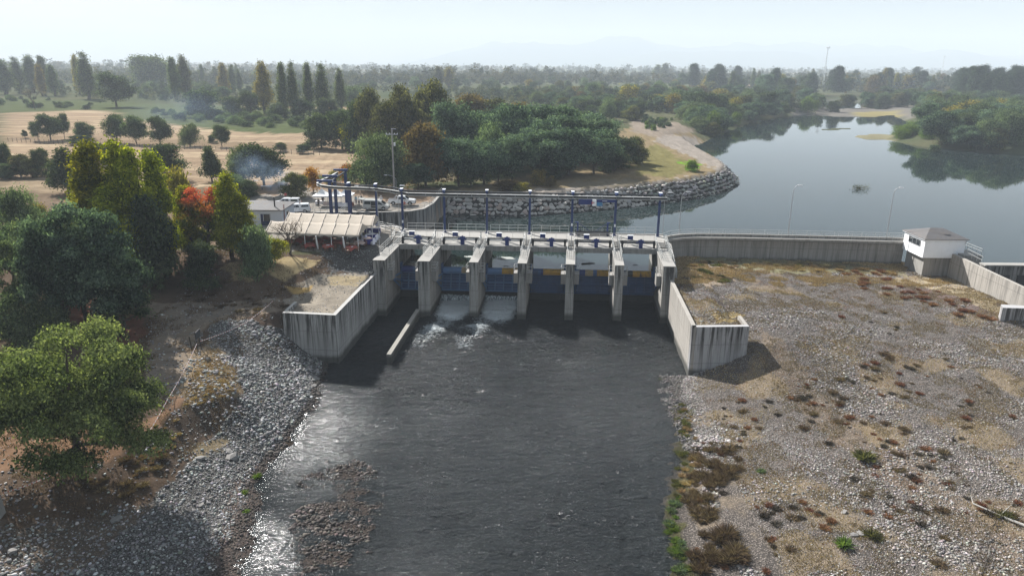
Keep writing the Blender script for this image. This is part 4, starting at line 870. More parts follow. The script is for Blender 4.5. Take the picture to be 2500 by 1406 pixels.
def leaves(cl, n, size, r_, drop=0., asp=.55, H_=10.):
    cl = np.array(cl, float); vol = (cl[:, 3]*cl[:, 4]*cl[:, 5])**.67; idx = r_.choice(len(cl), n, p=vol/vol.sum())
    ns_ = max(n//14, 8); idx = idx[:ns_]; nt0 = n; n = ns_
    d = r_.standard_normal((n, 3)); d /= np.linalg.norm(d, axis=1)[:, None]; d[:, 2] = np.where(d[:, 2] < -.3, -d[:, 2]*.7, d[:, 2])
    rr = .45+.6*r_.random(n)**.6; P = cl[idx, :3]+d*cl[idx, 3:6]*rr[:, None]
    spr = np.repeat(np.arange(ns_), 14); n = len(spr); crv = r_.random(ns_)*.45+_rr(cl, r_)[idx]*.55; d = d[spr]; spread = np.array((1., 1., .75))*size*(2.3 if H_ != 1. else 1.0)
    P = P[spr]+r_.standard_normal((n, 3))*spread+d*size*.8
    nrm = d+r_.standard_normal((n, 3))*.75; nrm[:, 2] += .35; nrm /= np.linalg.norm(nrm, axis=1)[:, None]
    a = np.cross(nrm, r_.standard_normal((n, 3))); a /= np.linalg.norm(a, axis=1)[:, None]+1e-9
    if drop: a = a*(1-drop)+np.array((0, 0, -1.))*drop; a /= np.linalg.norm(a, axis=1)[:, None]
    b = np.cross(nrm, a); s = size*r_.uniform(.6, 1.35, n)[:, None]
    V = np.stack([P+a*s, P+b*s*asp, P-a*s, P-b*s*asp], 1).reshape(-1, 3); Fi = np.arange(4*n).reshape(n, 4)
    cv = np.stack([r_.random(n), crv[spr], np.clip(P[:, 2]/H_, 0, 1)], 1); return V, Fi, np.repeat(cv, 4, 0)
def _rr(cl, r_): return r_.random(len(cl))
def clumps(kind, H_, W_, n, r_):
    C = []
    for k in range(n):
        q = r_.uniform(0, 2*math.pi); t = (k+.5)/n
        if kind == 'round':
            z = H_*(.26+.66*t); R = W_*.5*math.sqrt(max(0, 1-((z/H_-.56)/.46)**2)); rr = R*r_.uniform(.25, .82); c = W_*r_.uniform(.09, .21); C.append((rr*math.cos(q), rr*math.sin(q), z, c, c, c*.8))
        elif kind in ('dome', 'willow'):
            z = H_*(.06+.84*t**.9); R = W_*.5*math.sqrt(max(0.02, 1-(z/H_)**2)); rr = R*r_.uniform(.2, 1.0); c = W_*r_.uniform(.07, .19); C.append((rr*math.cos(q), rr*math.sin(q), z, c, c, c*(1.5 if kind == 'willow' else .9)))
        elif kind == 'poplar':
            z = H_*(.07+.86*t); f_ = min(1, (z/H_)/.25)*(1-max(0, z/H_-.45)/.62)**.8; R = W_*.5*f_; rr = R*r_.uniform(0, .6); c = R*r_.uniform(.35, .62)+.12; C.append((rr*math.cos(q), rr*math.sin(q), z, c, c, c*2.4))
        elif kind == 'cone':
            z = H_*(.12+.84*t); R = W_*.5*min(1, (1-z/H_)**.62*1.15)*(min(1, z/H_/.2)); rr = R*r_.uniform(.1, 1.12); c = W_*.04+R*r_.uniform(.14, .36); C.append((rr*math.cos(q), rr*math.sin(q), z, c, c, c*1.35))
        elif kind == 'pine':
            z = H_*(.15+.83*t); R = W_*.5*(1-(z/H_)**1.3)+.3; rr = R*r_.uniform(.3, .95); c = W_*r_.uniform(.09, .15); C.append((rr*math.cos(q), rr*math.sin(q), z, c, c, c*.42))
        elif kind == 'multi':
            if k == 0: lob = [(0, 0, .62, .34)]+[(math.cos(a_)*r_.uniform(.2, .33), math.sin(a_)*r_.uniform(.2, .33), r_.uniform(.30, .66), r_.uniform(.17, .26)) for a_ in np.arange(9)*.7+r_.uniform(0, .4, 9)]
            L_ = lob[k % len(lob)]; d_ = r_.standard_normal(3); d_ /= np.linalg.norm(d_); e_ = L_[3]*r_.uniform(.5, 1.05); c = W_*r_.uniform(.045, .12)
            C.append((W_*(L_[0]+d_[0]*e_), W_*(L_[1]+d_[1]*e_), max(H_*.1, H_*(L_[2]+d_[2]*e_*1.05)), c, c, c*.75))
        elif kind == 'feather':
            z = H_*(.30+.66*t); R = W_*.5*math.sqrt(max(0.04, 1-((z/H_-.60)/.42)**2)); rr = R*r_.uniform(.2, 1.08); c = W_*r_.uniform(.06, .16); C.append((rr*math.cos(q), rr*math.sin(q), z, c*1.15, c*1.15, c*.7))
    return C
def trunk(H_, W_, cl, r_, base=.16, nl=8, lim=True, thick=1):
    mb = MB(); r0 = H_*.022*thick+.05; x = y = 0; z = -.4; hs = H_*(.62 if lim else .9); seg = 5; P = [(0, 0, -.4)]
    for k in range(seg): x += r_.normal(0, H_*.012); y += r_.normal(0, H_*.012); P.append((x, y, hs*(k+1)/seg))
    for k in range(seg): mb.tube(P[k], P[k+1], r0*(1-.16*k), r0*(1-.16*(k+1)), n=7)
    if lim:
        pick = r_.choice(len(cl), min(nl, len(cl)), replace=False)
        for q in pick:
            c = cl[q]; zz = min(c[2]*.62, hs*.95); s_ = int(np.clip(zz/hs*seg, 0, seg-1)); a = np.array(P[s_])+(np.array(P[s_+1])-np.array(P[s_]))*.5; m_ = (a+np.array(c[:3]))/2+np.array((0, 0, H_*.02)); mb.tube(tuple(a), tuple(m_), r0*.42, r0*.28, n=5); mb.tube(tuple(m_), tuple(c[:3]), r0*.28, r0*.08, n=5)
    return mb
PR = {}
SC = []
def proto(key, shape, lm, H_, W_, ncl, nlf, size, seed, drop=0., bark=None, lim=True, thick=1, asp=.55):
    r_ = np.random.default_rng(seed); cl = clumps(shape, H_, W_, ncl, r_); V, Fi, cv = leaves(cl, nlf, size, r_, drop, asp, H_)
    me = npmesh('crown', V, Fi, LM[lm], cv); tb = trunk(H_, W_, cl, r_, lim=lim, thick=thick)
    mt_ = bpy.data.meshes.new('trunk'); mt_.from_pydata(tb.V, [], tb.F); mt_.materials.append(bark or BARK); PR.setdefault(key, []).append((me, mt_, H_, W_))
proto('bigoak', 'multi', 'oak', 10, 12, 110, 90000, .10, 1, thick=1.2)
for s_ in (2, 3, 4): proto('acacia', 'multi', 'acacia', 12, 9, 60, 36000, .15, s_, bark=BARK)
for s_ in (5, 6): proto('loose', 'multi', 'willow', 11, 8, 34, 15000, .14, s_)
for s_ in (7, 8, 9): proto('yellow', 'cone', 'yellow', 14, 4.6, 60, 26000, .16, s_)
proto('redtop', 'multi', 'red', 14, 7, 55, 20000, .15, 10)
for s_ in (11, 12): proto('smallwillow', 'willow', 'willow', 5, 4, 40, 9000, .12, s_, drop=.6)
proto('lime', 'round', 'yellow', 4, 3.4, 26, 5000, .12, 13); proto('bright', 'dome', 'reed', 5, 4, 26, 6000, .14, 14)
for s_ in (15, 16, 17): proto('dark', 'round', 'dark', 8, 8, 34, 11000, .2, s_)
for s_ in (18, 19): proto('darkcone', 'cone', 'dark', 9, 6, 60, 10000, .2, s_)
for s_ in (20, 21, 22): proto('poplar', 'poplar', 'poplar', 26, 6, 70, 15000, .26, s_, lim=False)
for s_ in (23, 24): proto('goldpoplar', 'poplar', 'gold' if s_ == 24 else 'olive', 26, 6, 70, 14000, .26, s_, lim=False)
for s_ in (25, 26, 27): proto('domeb', 'feather', 'acacia', 9, 9, 44, 15000, .2, s_)
for s_ in (28, 29): proto('domew', 'willow', 'willow', 8, 9, 40, 13000, .2, s_, drop=.5)
for s_ in (30, 31): proto('domeo', 'dome', 'olive', 9, 8, 38, 13000, .2, s_)
proto('domebr', 'dome', 'brown', 9, 8, 70, 11000, .25, 32)
for s_ in (33, 34): proto('domed', 'dome', 'dark', 9, 8, 38, 13000, .2, s_)
proto('orange', 'round', 'orange', 4, 4, 26, 3500, .16, 35); proto('goldb', 'dome', 'gold', 5, 5, 30, 4500, .2, 36)
for s_ in (37, 38, 39): proto('pine', 'pine', 'pine', 18, 9, 90, 11000, .34, s_, asp=.4)
for s_ in (40, 41): proto('reed', 'dome', 'reed', 3, 5, 30, 5000, .22, s_, drop=.4, asp=.25)
proto('block', 'round', 'poplar', 22, 20, 110, 12000, .55, 42)
def midz(key, bx, by, topy, wpx, label=None, cat='tree', group=None, z=None, name=None):
    zz = 0.0 if z is None else z
    for _ in range(3): x, y, _q = un(bx, by, zz); zz = float(H(np.array([x]), np.array([y]), False)[0]) if z is None else z
    top = at(bx, topy, y)[2]; hgt = max(top-zz, 1.0); dep = cf[1]*y+cf[2]*(zz+hgt*.5-CH); wm = wpx*dep/F
    return place(key, x, y, zz, hgt, wm, label, cat, group, name)
NM = {'poplar': 'poplar_tree', 'goldpoplar': 'poplar_tree', 'pine': 'pine_tree', 'reed': 'reed_bush', 'domeb': 'bushy_tree', 'domew': 'willow_tree', 'domeo': 'bushy_tree', 'domed': 'bushy_tree', 'domebr': 'bushy_tree', 'acacia': 'acacia_tree'}
def place(key, x, y, z, hgt, wm, label, cat, group, name=None, parts=True):
    me, mt_, H_, W_ = rnd.choice(PR[key]); s = (wm/W_, wm/W_, hgt/H_); rz = rnd.uniform(0, 6.28)
    nm = name or NM.get(key, 'broadleaf_tree')
    if parts:
        r_ = bpy.data.objects.new(nm, None); r_.empty_display_size = .3; COL.objects.link(r_)
        a = bpy.data.objects.new('crown', me); b = bpy.data.objects.new('trunk', mt_); fin(a, r_); fin(b, r_)
    else: r_ = bpy.data.objects.new(nm, me); COL.objects.link(r_)
    if not parts: SC.append(r_)
    r_.location = (x, y, z-.05); r_.scale = s; r_.rotation_euler = (0, 0, rz); tag(r_, label, cat, group); return r_
T = [
 ('bigoak', 190, 1132, 770, 430, 'large spreading fresh green tree in the left foreground above the gravel bank'),
 ('acacia', 165, 805, 500, 170, 'dark blue green tree leftmost of the clump above the red leaf litter'),
 ('acacia', 215, 792, 470, 190, 'tallest dark blue green tree of the clump above the red litter'),
 ('acacia', 268, 800, 515, 200, 'wide dark blue green tree leaning right over the dirt track'),
 ('domed', 300, 800, 690, 135, 'low dark rounded tree hanging over the bend of the dirt track'),
 ('loose', 95, 770, 480, 140, 'loose thin crowned tree at the left behind the lower bushes'),
 ('loose', 35, 740, 500, 150, 'thin grey green tree at the left edge with sky showing through'),
 ('loose', 150, 720, 470, 120, 'thin tree with a yellow tinge behind the dark blue green clump'),
 ('domew', 45, 830, 735, 150, 'low green bush at the left edge above the large foreground tree'),
 ('domew', 125, 835, 745, 100, 'low feathery green bush below the dark blue green clump'),
 ('yellow', 258, 655, 342, 118, 'tall yellow green conical tree, leftmost and broadest of its row'),
 ('yellow', 318, 655, 338, 100, 'tall yellow green conical tree, second of its row'), ('yellow', 352, 660, 352, 88, 'slim yellow green conical tree, third of its row'),
 ('yellow', 400, 650, 362, 92, 'bright green conical tree at the right end of the tall yellow green row'), ('yellow', 232, 640, 430, 80, 'lower yellow green tree in front of the tall conical row'),
 ('yellow', 295, 670, 450, 110, 'lower dark yellow tree filling the foot of the conical row'), ('darkcone', 380, 675, 480, 110, 'dark shaded tree at the foot of the conical row'),
 ('gold', 0, 0, 0, 0, ''), ('redtop', 512, 628, 402, 118, 'tree with a scarlet red top and green lower crown'),
 ('yellow', 470, 620, 450, 70, 'yellowing conical tree left of the scarlet topped tree'), ('yellow', 566, 630, 418, 78, 'pointed lime green tree right of the scarlet topped tree'), ('yellow', 604, 632, 478, 66, 'loose lime green tree beside the white house wall'),
 ('smallwillow', 626, 660, 556, 76, 'small round willow green tree standing before the marquee'), ('lime', 672, 641, 582, 58, 'small lime green tree right of the round willow before the marquee'),
 ('domed', 490, 668, 592, 92, 'dark wide bush on the brown embankment below the scarlet topped tree'), ('loose', 388, 697, 625, 52, 'thin small tree with a pale trunk on the embankment'),
 ('darkcone', 168, 472, 362, 76, 'dense dark green pointed tree standing before the dry field'), ('dark', 200, 470, 385, 60, 'dark rounded tree behind the dense pointed tree'),
 ('dark', 15, 425, 352, 34, 'small dark tree at the left edge of the hedge below the striped field'), ('olive', 0, 0, 0, 0, ''),
 ('domeo', 52, 432, 378, 60, 'rounded bush second in the hedge below the striped field'), ('domed', 104, 432, 362, 46, 'upright bush in the hedge below the striped field'), ('domeo', 80, 434, 388, 48, 'low bush in the middle of the hedge below the striped field'), ('domed', 20, 436, 400, 50, 'dark low bush at the left end of the hedge below the striped field'),
 ('darkcone', 8, 560, 452, 44, 'narrow dark shrub at the left edge above the thin grey green tree'), ('domew', 60, 590, 470, 100, 'pale green bush behind the thin trees at the left edge'), ('goldb', 95, 570, 500, 46, 'small yellow bush among the trees at the left edge'),
 ('dark', 410, 440, 352, 96, 'grey green rounded tree behind the conical row'), ('dark', 245, 400, 350, 60, 'small dark tree peeping left of the conical row'),
 ('goldb', 446, 560, 418, 74, 'pale yellow willow between the conical row and the scarlet topped tree'),
 ('darkcone', 518, 442, 358, 52, 'slim dark tree at the left of the smoke'), ('dark', 645, 452, 355, 118, 'large dark round tree wrapped in blue smoke'), ('domew', 590, 452, 365, 66, 'bluish bushy tree on the left side of the smoke'), ('domed', 600, 480, 440, 60, 'dark bush behind the white house roof'), ('domew', 575, 470, 430, 50, 'grey green bush behind the lime green tree'),
 ('dark', 124, 342, 281, 64, 'spreading dark tree with several stems alone in the striped field'), ('dark', 93, 343, 298, 30, 'small dark tree beside the spreading field tree'), ('dark', 158, 338, 279, 28, 'narrow tree right of the spreading field tree'),
 ('dark', 210, 348, 300, 42, 'small round tree with a low bush at its foot in the striped field'), ('domed', 200, 352, 330, 60, 'low dark bush under the small round field tree'), ('dark', 62, 338, 318, 14, 'tiny lone tree at the far left of the striped field'),
 ('dark', 288, 350, 284, 56, 'leftmost of three dark trees in a row in the striped field'), ('dark', 335, 353, 288, 54, 'middle of three dark trees in a row in the striped field'), ('dark', 392, 356, 287, 60, 'rightmost of three dark trees in a row in the striped field'),
 ('domew', 465, 357, 308, 50, 'hazy bluish bush right of the three trees in the field'), ('dark', 543, 359, 309, 40, 'neat round dark green tree alone on the right of the striped field'),
 ('domed', 685, 368, 348, 32, 'small dark bush on the right edge of the striped field'), ('domed', 742, 373, 352, 34, 'dark bush beside the woodland corner of the striped field'), ('domed', 518, 350, 330, 24, 'low bush left of the neat round tree'),
 ('dark', 285, 262, 180, 96, 'very large dark round tree among the poplars on the left'), ('block', 370, 215, 139, 90, 'wide blue hazy block shaped tree behind the large round tree'),
 ('poplar', 15, 232, 140, 48, 'broad poplar at the left edge'), ('poplar', 50, 228, 137, 32, 'second poplar from the left edge'), ('poplar', 82, 226, 131, 36, 'third poplar from the left edge'), ('poplar', 112, 224, 133, 30, 'fourth poplar from the left edge'), ('poplar', 134, 236, 154, 27, 'shorter dark poplar ending the leftmost group'), ('goldpoplar', 105, 236, 152, 22, 'short yellowish poplar in front of the leftmost group'),
 ('goldpoplar', 195, 232, 128, 22, 'yellowish half of the tall poplar pair left of the large round tree'), ('poplar', 218, 244, 124, 40, 'tall dark poplar touching the large round tree'), ('poplar', 430, 245, 135, 30, 'dark poplar right of the block shaped tree'), ('goldpoplar', 456, 243, 129, 34, 'pale poplar right of the block shaped tree'),
 ('goldpoplar', 549, 236, 149, 26, 'pale yellow poplar of the middle trio'), ('poplar', 569, 228, 157, 20, 'dark poplar of the middle trio'), ('poplar', 586, 226, 168, 17, 'smallest poplar of the middle trio'),
 ('goldpoplar', 648, 278, 142, 40, 'broad yellow green poplar heading the long row'), ('poplar', 695, 288, 147, 28, 'second poplar of the long row'), ('poplar', 719, 290, 146, 27, 'third poplar of the long row'), ('poplar', 757, 284, 147, 28, 'fourth poplar of the long row'), ('poplar', 791, 286, 152, 36, 'fifth poplar of the long row'), ('poplar', 833, 274, 163, 28, 'last poplar at the right end of the long row'),
 ('goldpoplar', 1071, 218, 160, 27, 'left one of the poplar pair above the central wood'), ('goldpoplar', 1096, 218, 161, 27, 'right one of the poplar pair above the central wood'), ('poplar', 1604, 196, 157, 24, 'left half of the distant square poplar clump'), ('poplar', 1622, 197, 153, 24, 'right half of the distant square poplar clump'),
 ('domed', 495, 285, 222, 100, 'wide dark low tree left of the long poplar row'), ('domed', 566, 280, 236, 46, 'rounded dark tree second from the left under the poplar trio'), ('domed', 612, 280, 225, 50, 'rounded dark tree touching the broad yellow green poplar'), ('domed', 740, 292, 245, 60, 'dark bush at the foot of the long poplar row'), ('domed', 680, 292, 252, 50, 'dark bush between the first two poplars of the long row'), ('domed', 800, 295, 240, 60, 'dark bush under the fifth poplar of the long row'), ('domew', 860, 260, 215, 60, 'light green round tree behind the right end of the poplar row'),
 ('orange', 765, 470, 413, 42, 'small orange leaved tree left of the curved crane rail'), ('domeo', 722, 482, 422, 64, 'small olive tree with bare stems behind the parked vehicles'), ('orange', 848, 450, 404, 40, 'small vivid orange tree behind the crane bracket'), ('goldb', 895, 455, 418, 38, 'small golden bush left of the bright green sapling'), ('bright', 930, 458, 404, 42, 'bright green sapling below the utility pole'), ('goldb', 815, 450, 418, 34, 'small green and gold bush by the crane bracket'),
 ('goldb', 1312, 452, 416, 42, 'yellow green bush alone on the dry berm above the rocks'), ('domebr', 1345, 455, 430, 24, 'small rusty bush beside the yellow bush on the berm'), ('domebr', 1240, 462, 440, 60, 'low reddish brown bush on the berm'), ('goldb', 1270, 464, 446, 40, 'low yellow grass bush on the berm'), ('reed', 1690, 416, 396, 32, 'bright green shrub at the foot of the levee'),
]
for q in T:
    if q[1] or q[2]: midz(q[0], *q[1:5], label=q[5])
# central wood (rows back to front)
CW = [('domeo', 910, 372, 220, 76), ('domeo', 1052, 380, 203, 110), ('domeo', 990, 385, 214, 100), ('domebr', 1150, 335, 233, 90), ('domeo', 1210, 335, 243, 80), ('domebr', 1265, 330, 252, 70), ('domed', 1300, 320, 262, 60),
 ('domed', 785, 362, 278, 78), ('domed', 836, 362, 268, 84), ('domed', 884, 368, 252, 84), ('domeo', 945, 385, 250, 96), ('lime', 858, 366, 302, 60), ('domeb', 1100, 405, 258, 120), ('domeo', 1090, 400, 300, 110), ('domeb', 1165, 400, 278, 110), ('domeb', 1235, 402, 262, 120), ('domeb', 1300, 392, 264, 125), ('domeb', 1372, 386, 266, 120), ('domeb', 1440, 380, 284, 110), ('domed', 1410, 360, 268, 90),
 ('domew', 930, 462, 338, 132), ('domebr', 1040, 452, 306, 112), ('domeb', 1120, 452, 345, 116), ('domeb', 1182, 448, 350, 108), ('domeb', 1250, 440, 338, 112), ('domeb', 1318, 432, 326, 116), ('domeb', 1388, 428, 318, 122), ('domeb', 1450, 424, 322, 112), ('domed', 1508, 408, 332, 90), ('domeo', 1552, 400, 336, 64), ('domed', 1150, 450, 385, 80), ('domeb', 1020, 462, 400, 70), ('domed', 1215, 444, 380, 80), ('domed', 1350, 430, 375, 90), ('domew', 975, 465, 410, 60), ('domed', 1500, 418, 370, 70), ('domeb', 1450, 400, 300, 100), ('domeb', 1390, 400, 290, 100), ('domew', 1200, 420, 310, 90), ('domeb', 1320, 415, 300, 100)]
lab = {'domeb': 'blue green bushy tree in the dense central wood', 'domeo': 'olive brown leaved tree in the dense central wood', 'domebr': 'rusty brown tree in the dense central wood', 'domed': 'dark green tree in the dense central wood', 'domew': 'pale willow green tree in the dense central wood', 'lime': 'lime green tree at the dark left edge of the central wood'}
for k_, bx, by, ty, wp in CW: midz(k_, bx, by, ty, wp, lab[k_], 'tree', 'trees of the dense central wood')
# scattered trees beyond
def inres(x, y):
    X1 = np.array([x]); Y1 = np.array([y]); return bool(inpoly(X1, Y1, RES)[0]) and not any(bool(inpoly(X1, Y1, P)[0]) for P in ISL)
def scat(n, poly, kinds, hr, asp, where, parts=False, zh=True):
    xs = [p[0] for p in poly]; ys = [p[1] for p in poly]; c_ = 0
    for _ in range(n*12):
        if c_ >= n: break
        px_, py_ = rnd.uniform(min(xs), max(xs)), rnd.uniform(min(ys), max(ys))
        if not bool(inpoly(np.array([px_]), np.array([py_]), poly)[0]): continue
        z = -1.5 if px_ > 1600 else 0.; x, y, _q = un(px_, py_, z)
        if inres(x, y): continue
        z = float(H(np.array([x]), np.array([y]), False)[0]); k_ = rnd.choices(list(kinds), list(kinds.values()))[0]; h = rnd.uniform(*hr)*(1.5 if k_ in ('pine', 'poplar', 'goldpoplar') else 1); wm = h*rnd.uniform(*asp)*(.35 if 'poplar' in k_ else .8 if k_ == 'pine' else 1)
        w_ = {'domeb': 'blue green bush', 'domew': 'pale willow green bush', 'domeo': 'olive brown bush', 'domed': 'dark green bush', 'domebr': 'rusty brown bush', 'dark': 'dark round tree', 'pine': 'dark pine', 'poplar': 'slim poplar', 'goldpoplar': 'yellowish poplar', 'goldb': 'yellow autumn bush', 'reed': 'light green reed clump', 'acacia': 'feathery tree', 'redtop': 'reddish tree', 'block': 'broad tall tree'}[k_]
        place(k_, x, y, z, h, wm, w_+' '+where, 'tree' if k_ != 'reed' else 'reeds', 'trees '+where, parts=parts); c_ += 1
K1 = {'domeb': 3, 'domew': 3, 'domeo': 2, 'domed': 3, 'domebr': 1, 'dark': 2, 'goldb': .5}
scat(110, [(850,235),(1300,230),(1560,240),(1640,270),(1560,295),(1480,300),(1330,262),(1150,236),(1000,225),(850,250)], K1, (5, 9), (.9, 1.3), 'in the scrub behind the central wood')
scat(110, [(1340,225),(1700,225),(1900,240),(2040,245),(2040,272),(1860,282),(1760,290),(1640,282)], K1, (7, 13), (.9, 1.2), 'in the scrub along the far left bank of the river')
scat(46, [(1660,300),(1700,325),(1770,320),(1860,300),(2030,272),(2035,262),(1860,275),(1760,288),(1680,285)], {'domew': 3, 'domeb': 3, 'reed': 1, 'domeo': 1}, (5, 9), (1.0, 1.5), 'on the river shore beyond the levee')
scat(40, [(1560,285),(1640,300),(1640,325),(1580,320)], {'domeo': 2, 'domed': 1, 'reed': 1}, (1.2, 2.5), (1, 1.6), 'as low scrub beside the levee path')
scat(105, [(2235,300),(2290,350),(2500,368),(2520,300),(2500,262),(2300,250),(2240,262)], {'domew': 3, 'domeb': 4, 'domeo': 1.5, 'domed': 2, 'goldb': 1, 'dark': 1}, (8, 13), (.9, 1.25), 'on the right shore of the reservoir')
scat(14, [(2175,326),(2240,350),(2330,354),(2300,325),(2235,312)], {'reed': 1}, (2.5, 4), (1.5, 2.2), 'on the right shore of the reservoir')
scat(22, [(2260,352),(2500,374),(2500,362),(2300,345)], {'domeo': 2, 'domed': 2, 'reed': 1}, (2.5, 4.5), (1.2, 1.8), 'low at the water edge of the right shore')
scat(46, [(2060,240),(2250,245),(2250,262),(2060,256)], {'domed': 3, 'domeb': 2, 'domeo': 2}, (7, 12), (.9, 1.2), 'behind the gravel bar across the river')
scat(40, [(2330,235),(2500,240),(2500,262),(2330,256)], {'pine': 1}, (15, 20), (.5, .65), 'in the tall pine stand at the right edge')
scat(80, [(1650,212),(1900,210),(2330,212),(2330,232),(1900,238),(1700,225)], {'pine': 4, 'dark': 3, 'poplar': 1, 'goldpoplar': 1.5, 'domeb': 2, 'domebr': 1, 'goldb': 1}, (12, 20), (.7, 1.0), 'in the tall tree line across the far right')
scat(40, [(900,205),(1650,195),(1650,222),(1350,225),(900,222)], K1, (6, 11), (.8, 1.2), 'in the hazy woods above the central wood')
scat(95, [(0,205),(640,215),(900,215),(900,245),(640,245),(480,255),(0,215)], {'domeb': 3, 'domew': 2, 'dark': 2, 'domed': 2, 'domeo': 1}, (4, 9), (.9, 1.4), 'in the scrub among the poplars')
scat(50, [(450,272),(760,300),(760,318),(620,316),(400,290),(300,272)], {'domeb': 2, 'domew': 3, 'domed': 1}, (2.0, 4), (1.3, 2.0), 'in the low green hedge above the striped field')
scat(18, [(0,240),(240,250),(300,272),(160,268),(0,262)], {'domew': 2, 'domeo': 1, 'domed': 1}, (1.5, 3.5), (1.2, 2.0), 'in the meadow at the far left')
scat(12, [(380,195),(640,200),(640,215),(380,212)], {'poplar': 2, 'goldpoplar': 1, 'block': 1}, (11, 16), (.7, 1.1), 'in the far hazy poplar belt on the left')
# past 280 bushes the smallest in the picture become one mass
SC = [o for o in SC if o.name.startswith('bushy')]; SC.sort(key=lambda o: -o.scale[2]/o.location[1]); Vs, Fs, Cs, off = [], [], [], 0
for o in SC[215:]:
    me = o.data; n = len(me.polygons); v = np.empty(n*12, np.float32); me.vertices.foreach_get('co', v); v = v.reshape(n, 4, 3)[::5]; c_ = np.empty(n*16, np.float32); me.color_attributes['col'].data.foreach_get('color', c_); c_ = c_.reshape(n, 4, 4)[::5, :, :3]
    ce = v.mean(1, keepdims=True); v = ce+(v-ce)*2.0; v = v.reshape(-1, 3)*np.array(o.scale); q = o.rotation_euler[2]; x_ = v[:, 0]*math.cos(q)-v[:, 1]*math.sin(q); y_ = v[:, 0]*math.sin(q)+v[:, 1]*math.cos(q)
    Vs.append(np.stack([x_, y_, v[:, 2]], 1)+np.array(o.location)); Cs.append(c_.reshape(-1, 3)); Fs.append(np.arange(len(v)).reshape(-1, 4)+off); off += len(v); bpy.data.objects.remove(o)
o = fin(bpy.data.objects.new('distant_woodland', npmesh('distant_woodland', np.concatenate(Vs), np.concatenate(Fs), LM['domed' if 'domed' in LM else 'dark'], np.concatenate(Cs)))); tag(o, 'small far bushes filling the scrub between the named groups of trees', 'bushes', kind='stuff')
# far woods: one mass
def farwood(n, poly, h0, h1, nl, size, seed):
    r_ = np.random.default_rng(seed); xs = [p[0] for p in poly]; ys = [p[1] for p in poly]
    px_ = r_.uniform(min(xs), max(xs), n*3); py_ = r_.uniform(min(ys), max(ys), n*3); k = inpoly(px_, py_, poly); px_, py_ = px_[k][:n], py_[k][:n]
    d = cf[:, None]*F+cr[:, None]*(px_-1250)-cu[:, None]*(py_-703); tt = -CH/d[2]; x, y = d[0]*tt, d[1]*tt
    k = ~inpoly(x, y, RES) & (fbm(x*.006, y*.003, 3, seed) > .30); x, y = x[k], y[k]; z = H(x, y, False); Vs, Fs, Cs = [], [], []
    tpl = [leaves(clumps(kd, 1., 1. if kd != 'poplar' else .3, 22, r_), nl, size, r_, H_=1.) for kd in ('dome', 'dome', 'poplar', 'cone', 'round', 'dome')]
    off = 0
    for a, b, c_ in zip(x, y, z):
        V0, F0, C0 = tpl[r_.integers(6)]; h = r_.uniform(h0, h1)*(1.5 if r_.random() < .12 else 1); w_ = h*r_.uniform(.9, 1.5); q = r_.uniform(0, 6.28)
        R2 = np.array(((math.cos(q), -math.sin(q)), (math.sin(q), math.cos(q)))); Vn = V0.copy(); Vn[:, :2] = V0[:, :2]@R2*w_; Vn[:, 2] *= h; Vs.append(Vn+np.array((a, b, c_))); Fs.append(F0+off); off += len(V0); C1 = C0.copy(); C1[:, 1] = r_.random(); Cs.append(C1)
    return np.concatenate(Vs), np.concatenate(Fs), np.concatenate(Cs)
LM['mixed'] = leafmat('leaf_mixed', (.03, .045, .028), (.055, .07, .035), (.10, .09, .04), trans=.2)
for n, P, h0, h1, nl, sz, sd, lb_ in ((900, [(0,176),(900,186),(900,212),(0,205)], 7, 13, 150, .085, 1, 'hazy distant woods on the left plain'), (1000, [(900,180),(1700,186),(1700,206),(900,212)], 7, 13, 150, .085, 2, 'hazy distant woods in the middle of the plain'), (850, [(1700,184),(2520,190),(2520,236),(1700,212)], 8, 14, 150, .085, 3, 'hazy woods of the right plain behind the tree line'),
   (1300, [(-50,160),(1250,166),(2560,176),(2560,190),(1250,181),(-50,176)], 9, 17, 130, .10, 4, 'farthest tree belts below the horizon'), (1100, [(860,215),(1340,225),(1700,222),(2060,236),(2060,262),(1650,275),(1330,262),(1000,235)], 3, 6, 200, .07, 5, 'low dense scrub filling the ground behind the central wood'), (330, [(0,212),(900,214),(900,258),(640,262),(0,232)], 2.5, 6, 200, .07, 6, 'low dense scrub among the poplars')):
    V, Fi, cv = farwood(n, P, h0, h1, nl, sz, sd); o = fin(bpy.data.objects.new('distant_woodland', npmesh('distant_woodland', V, Fi, LM['mixed'], cv))); tag(o, lb_, 'woods', kind='stuff')
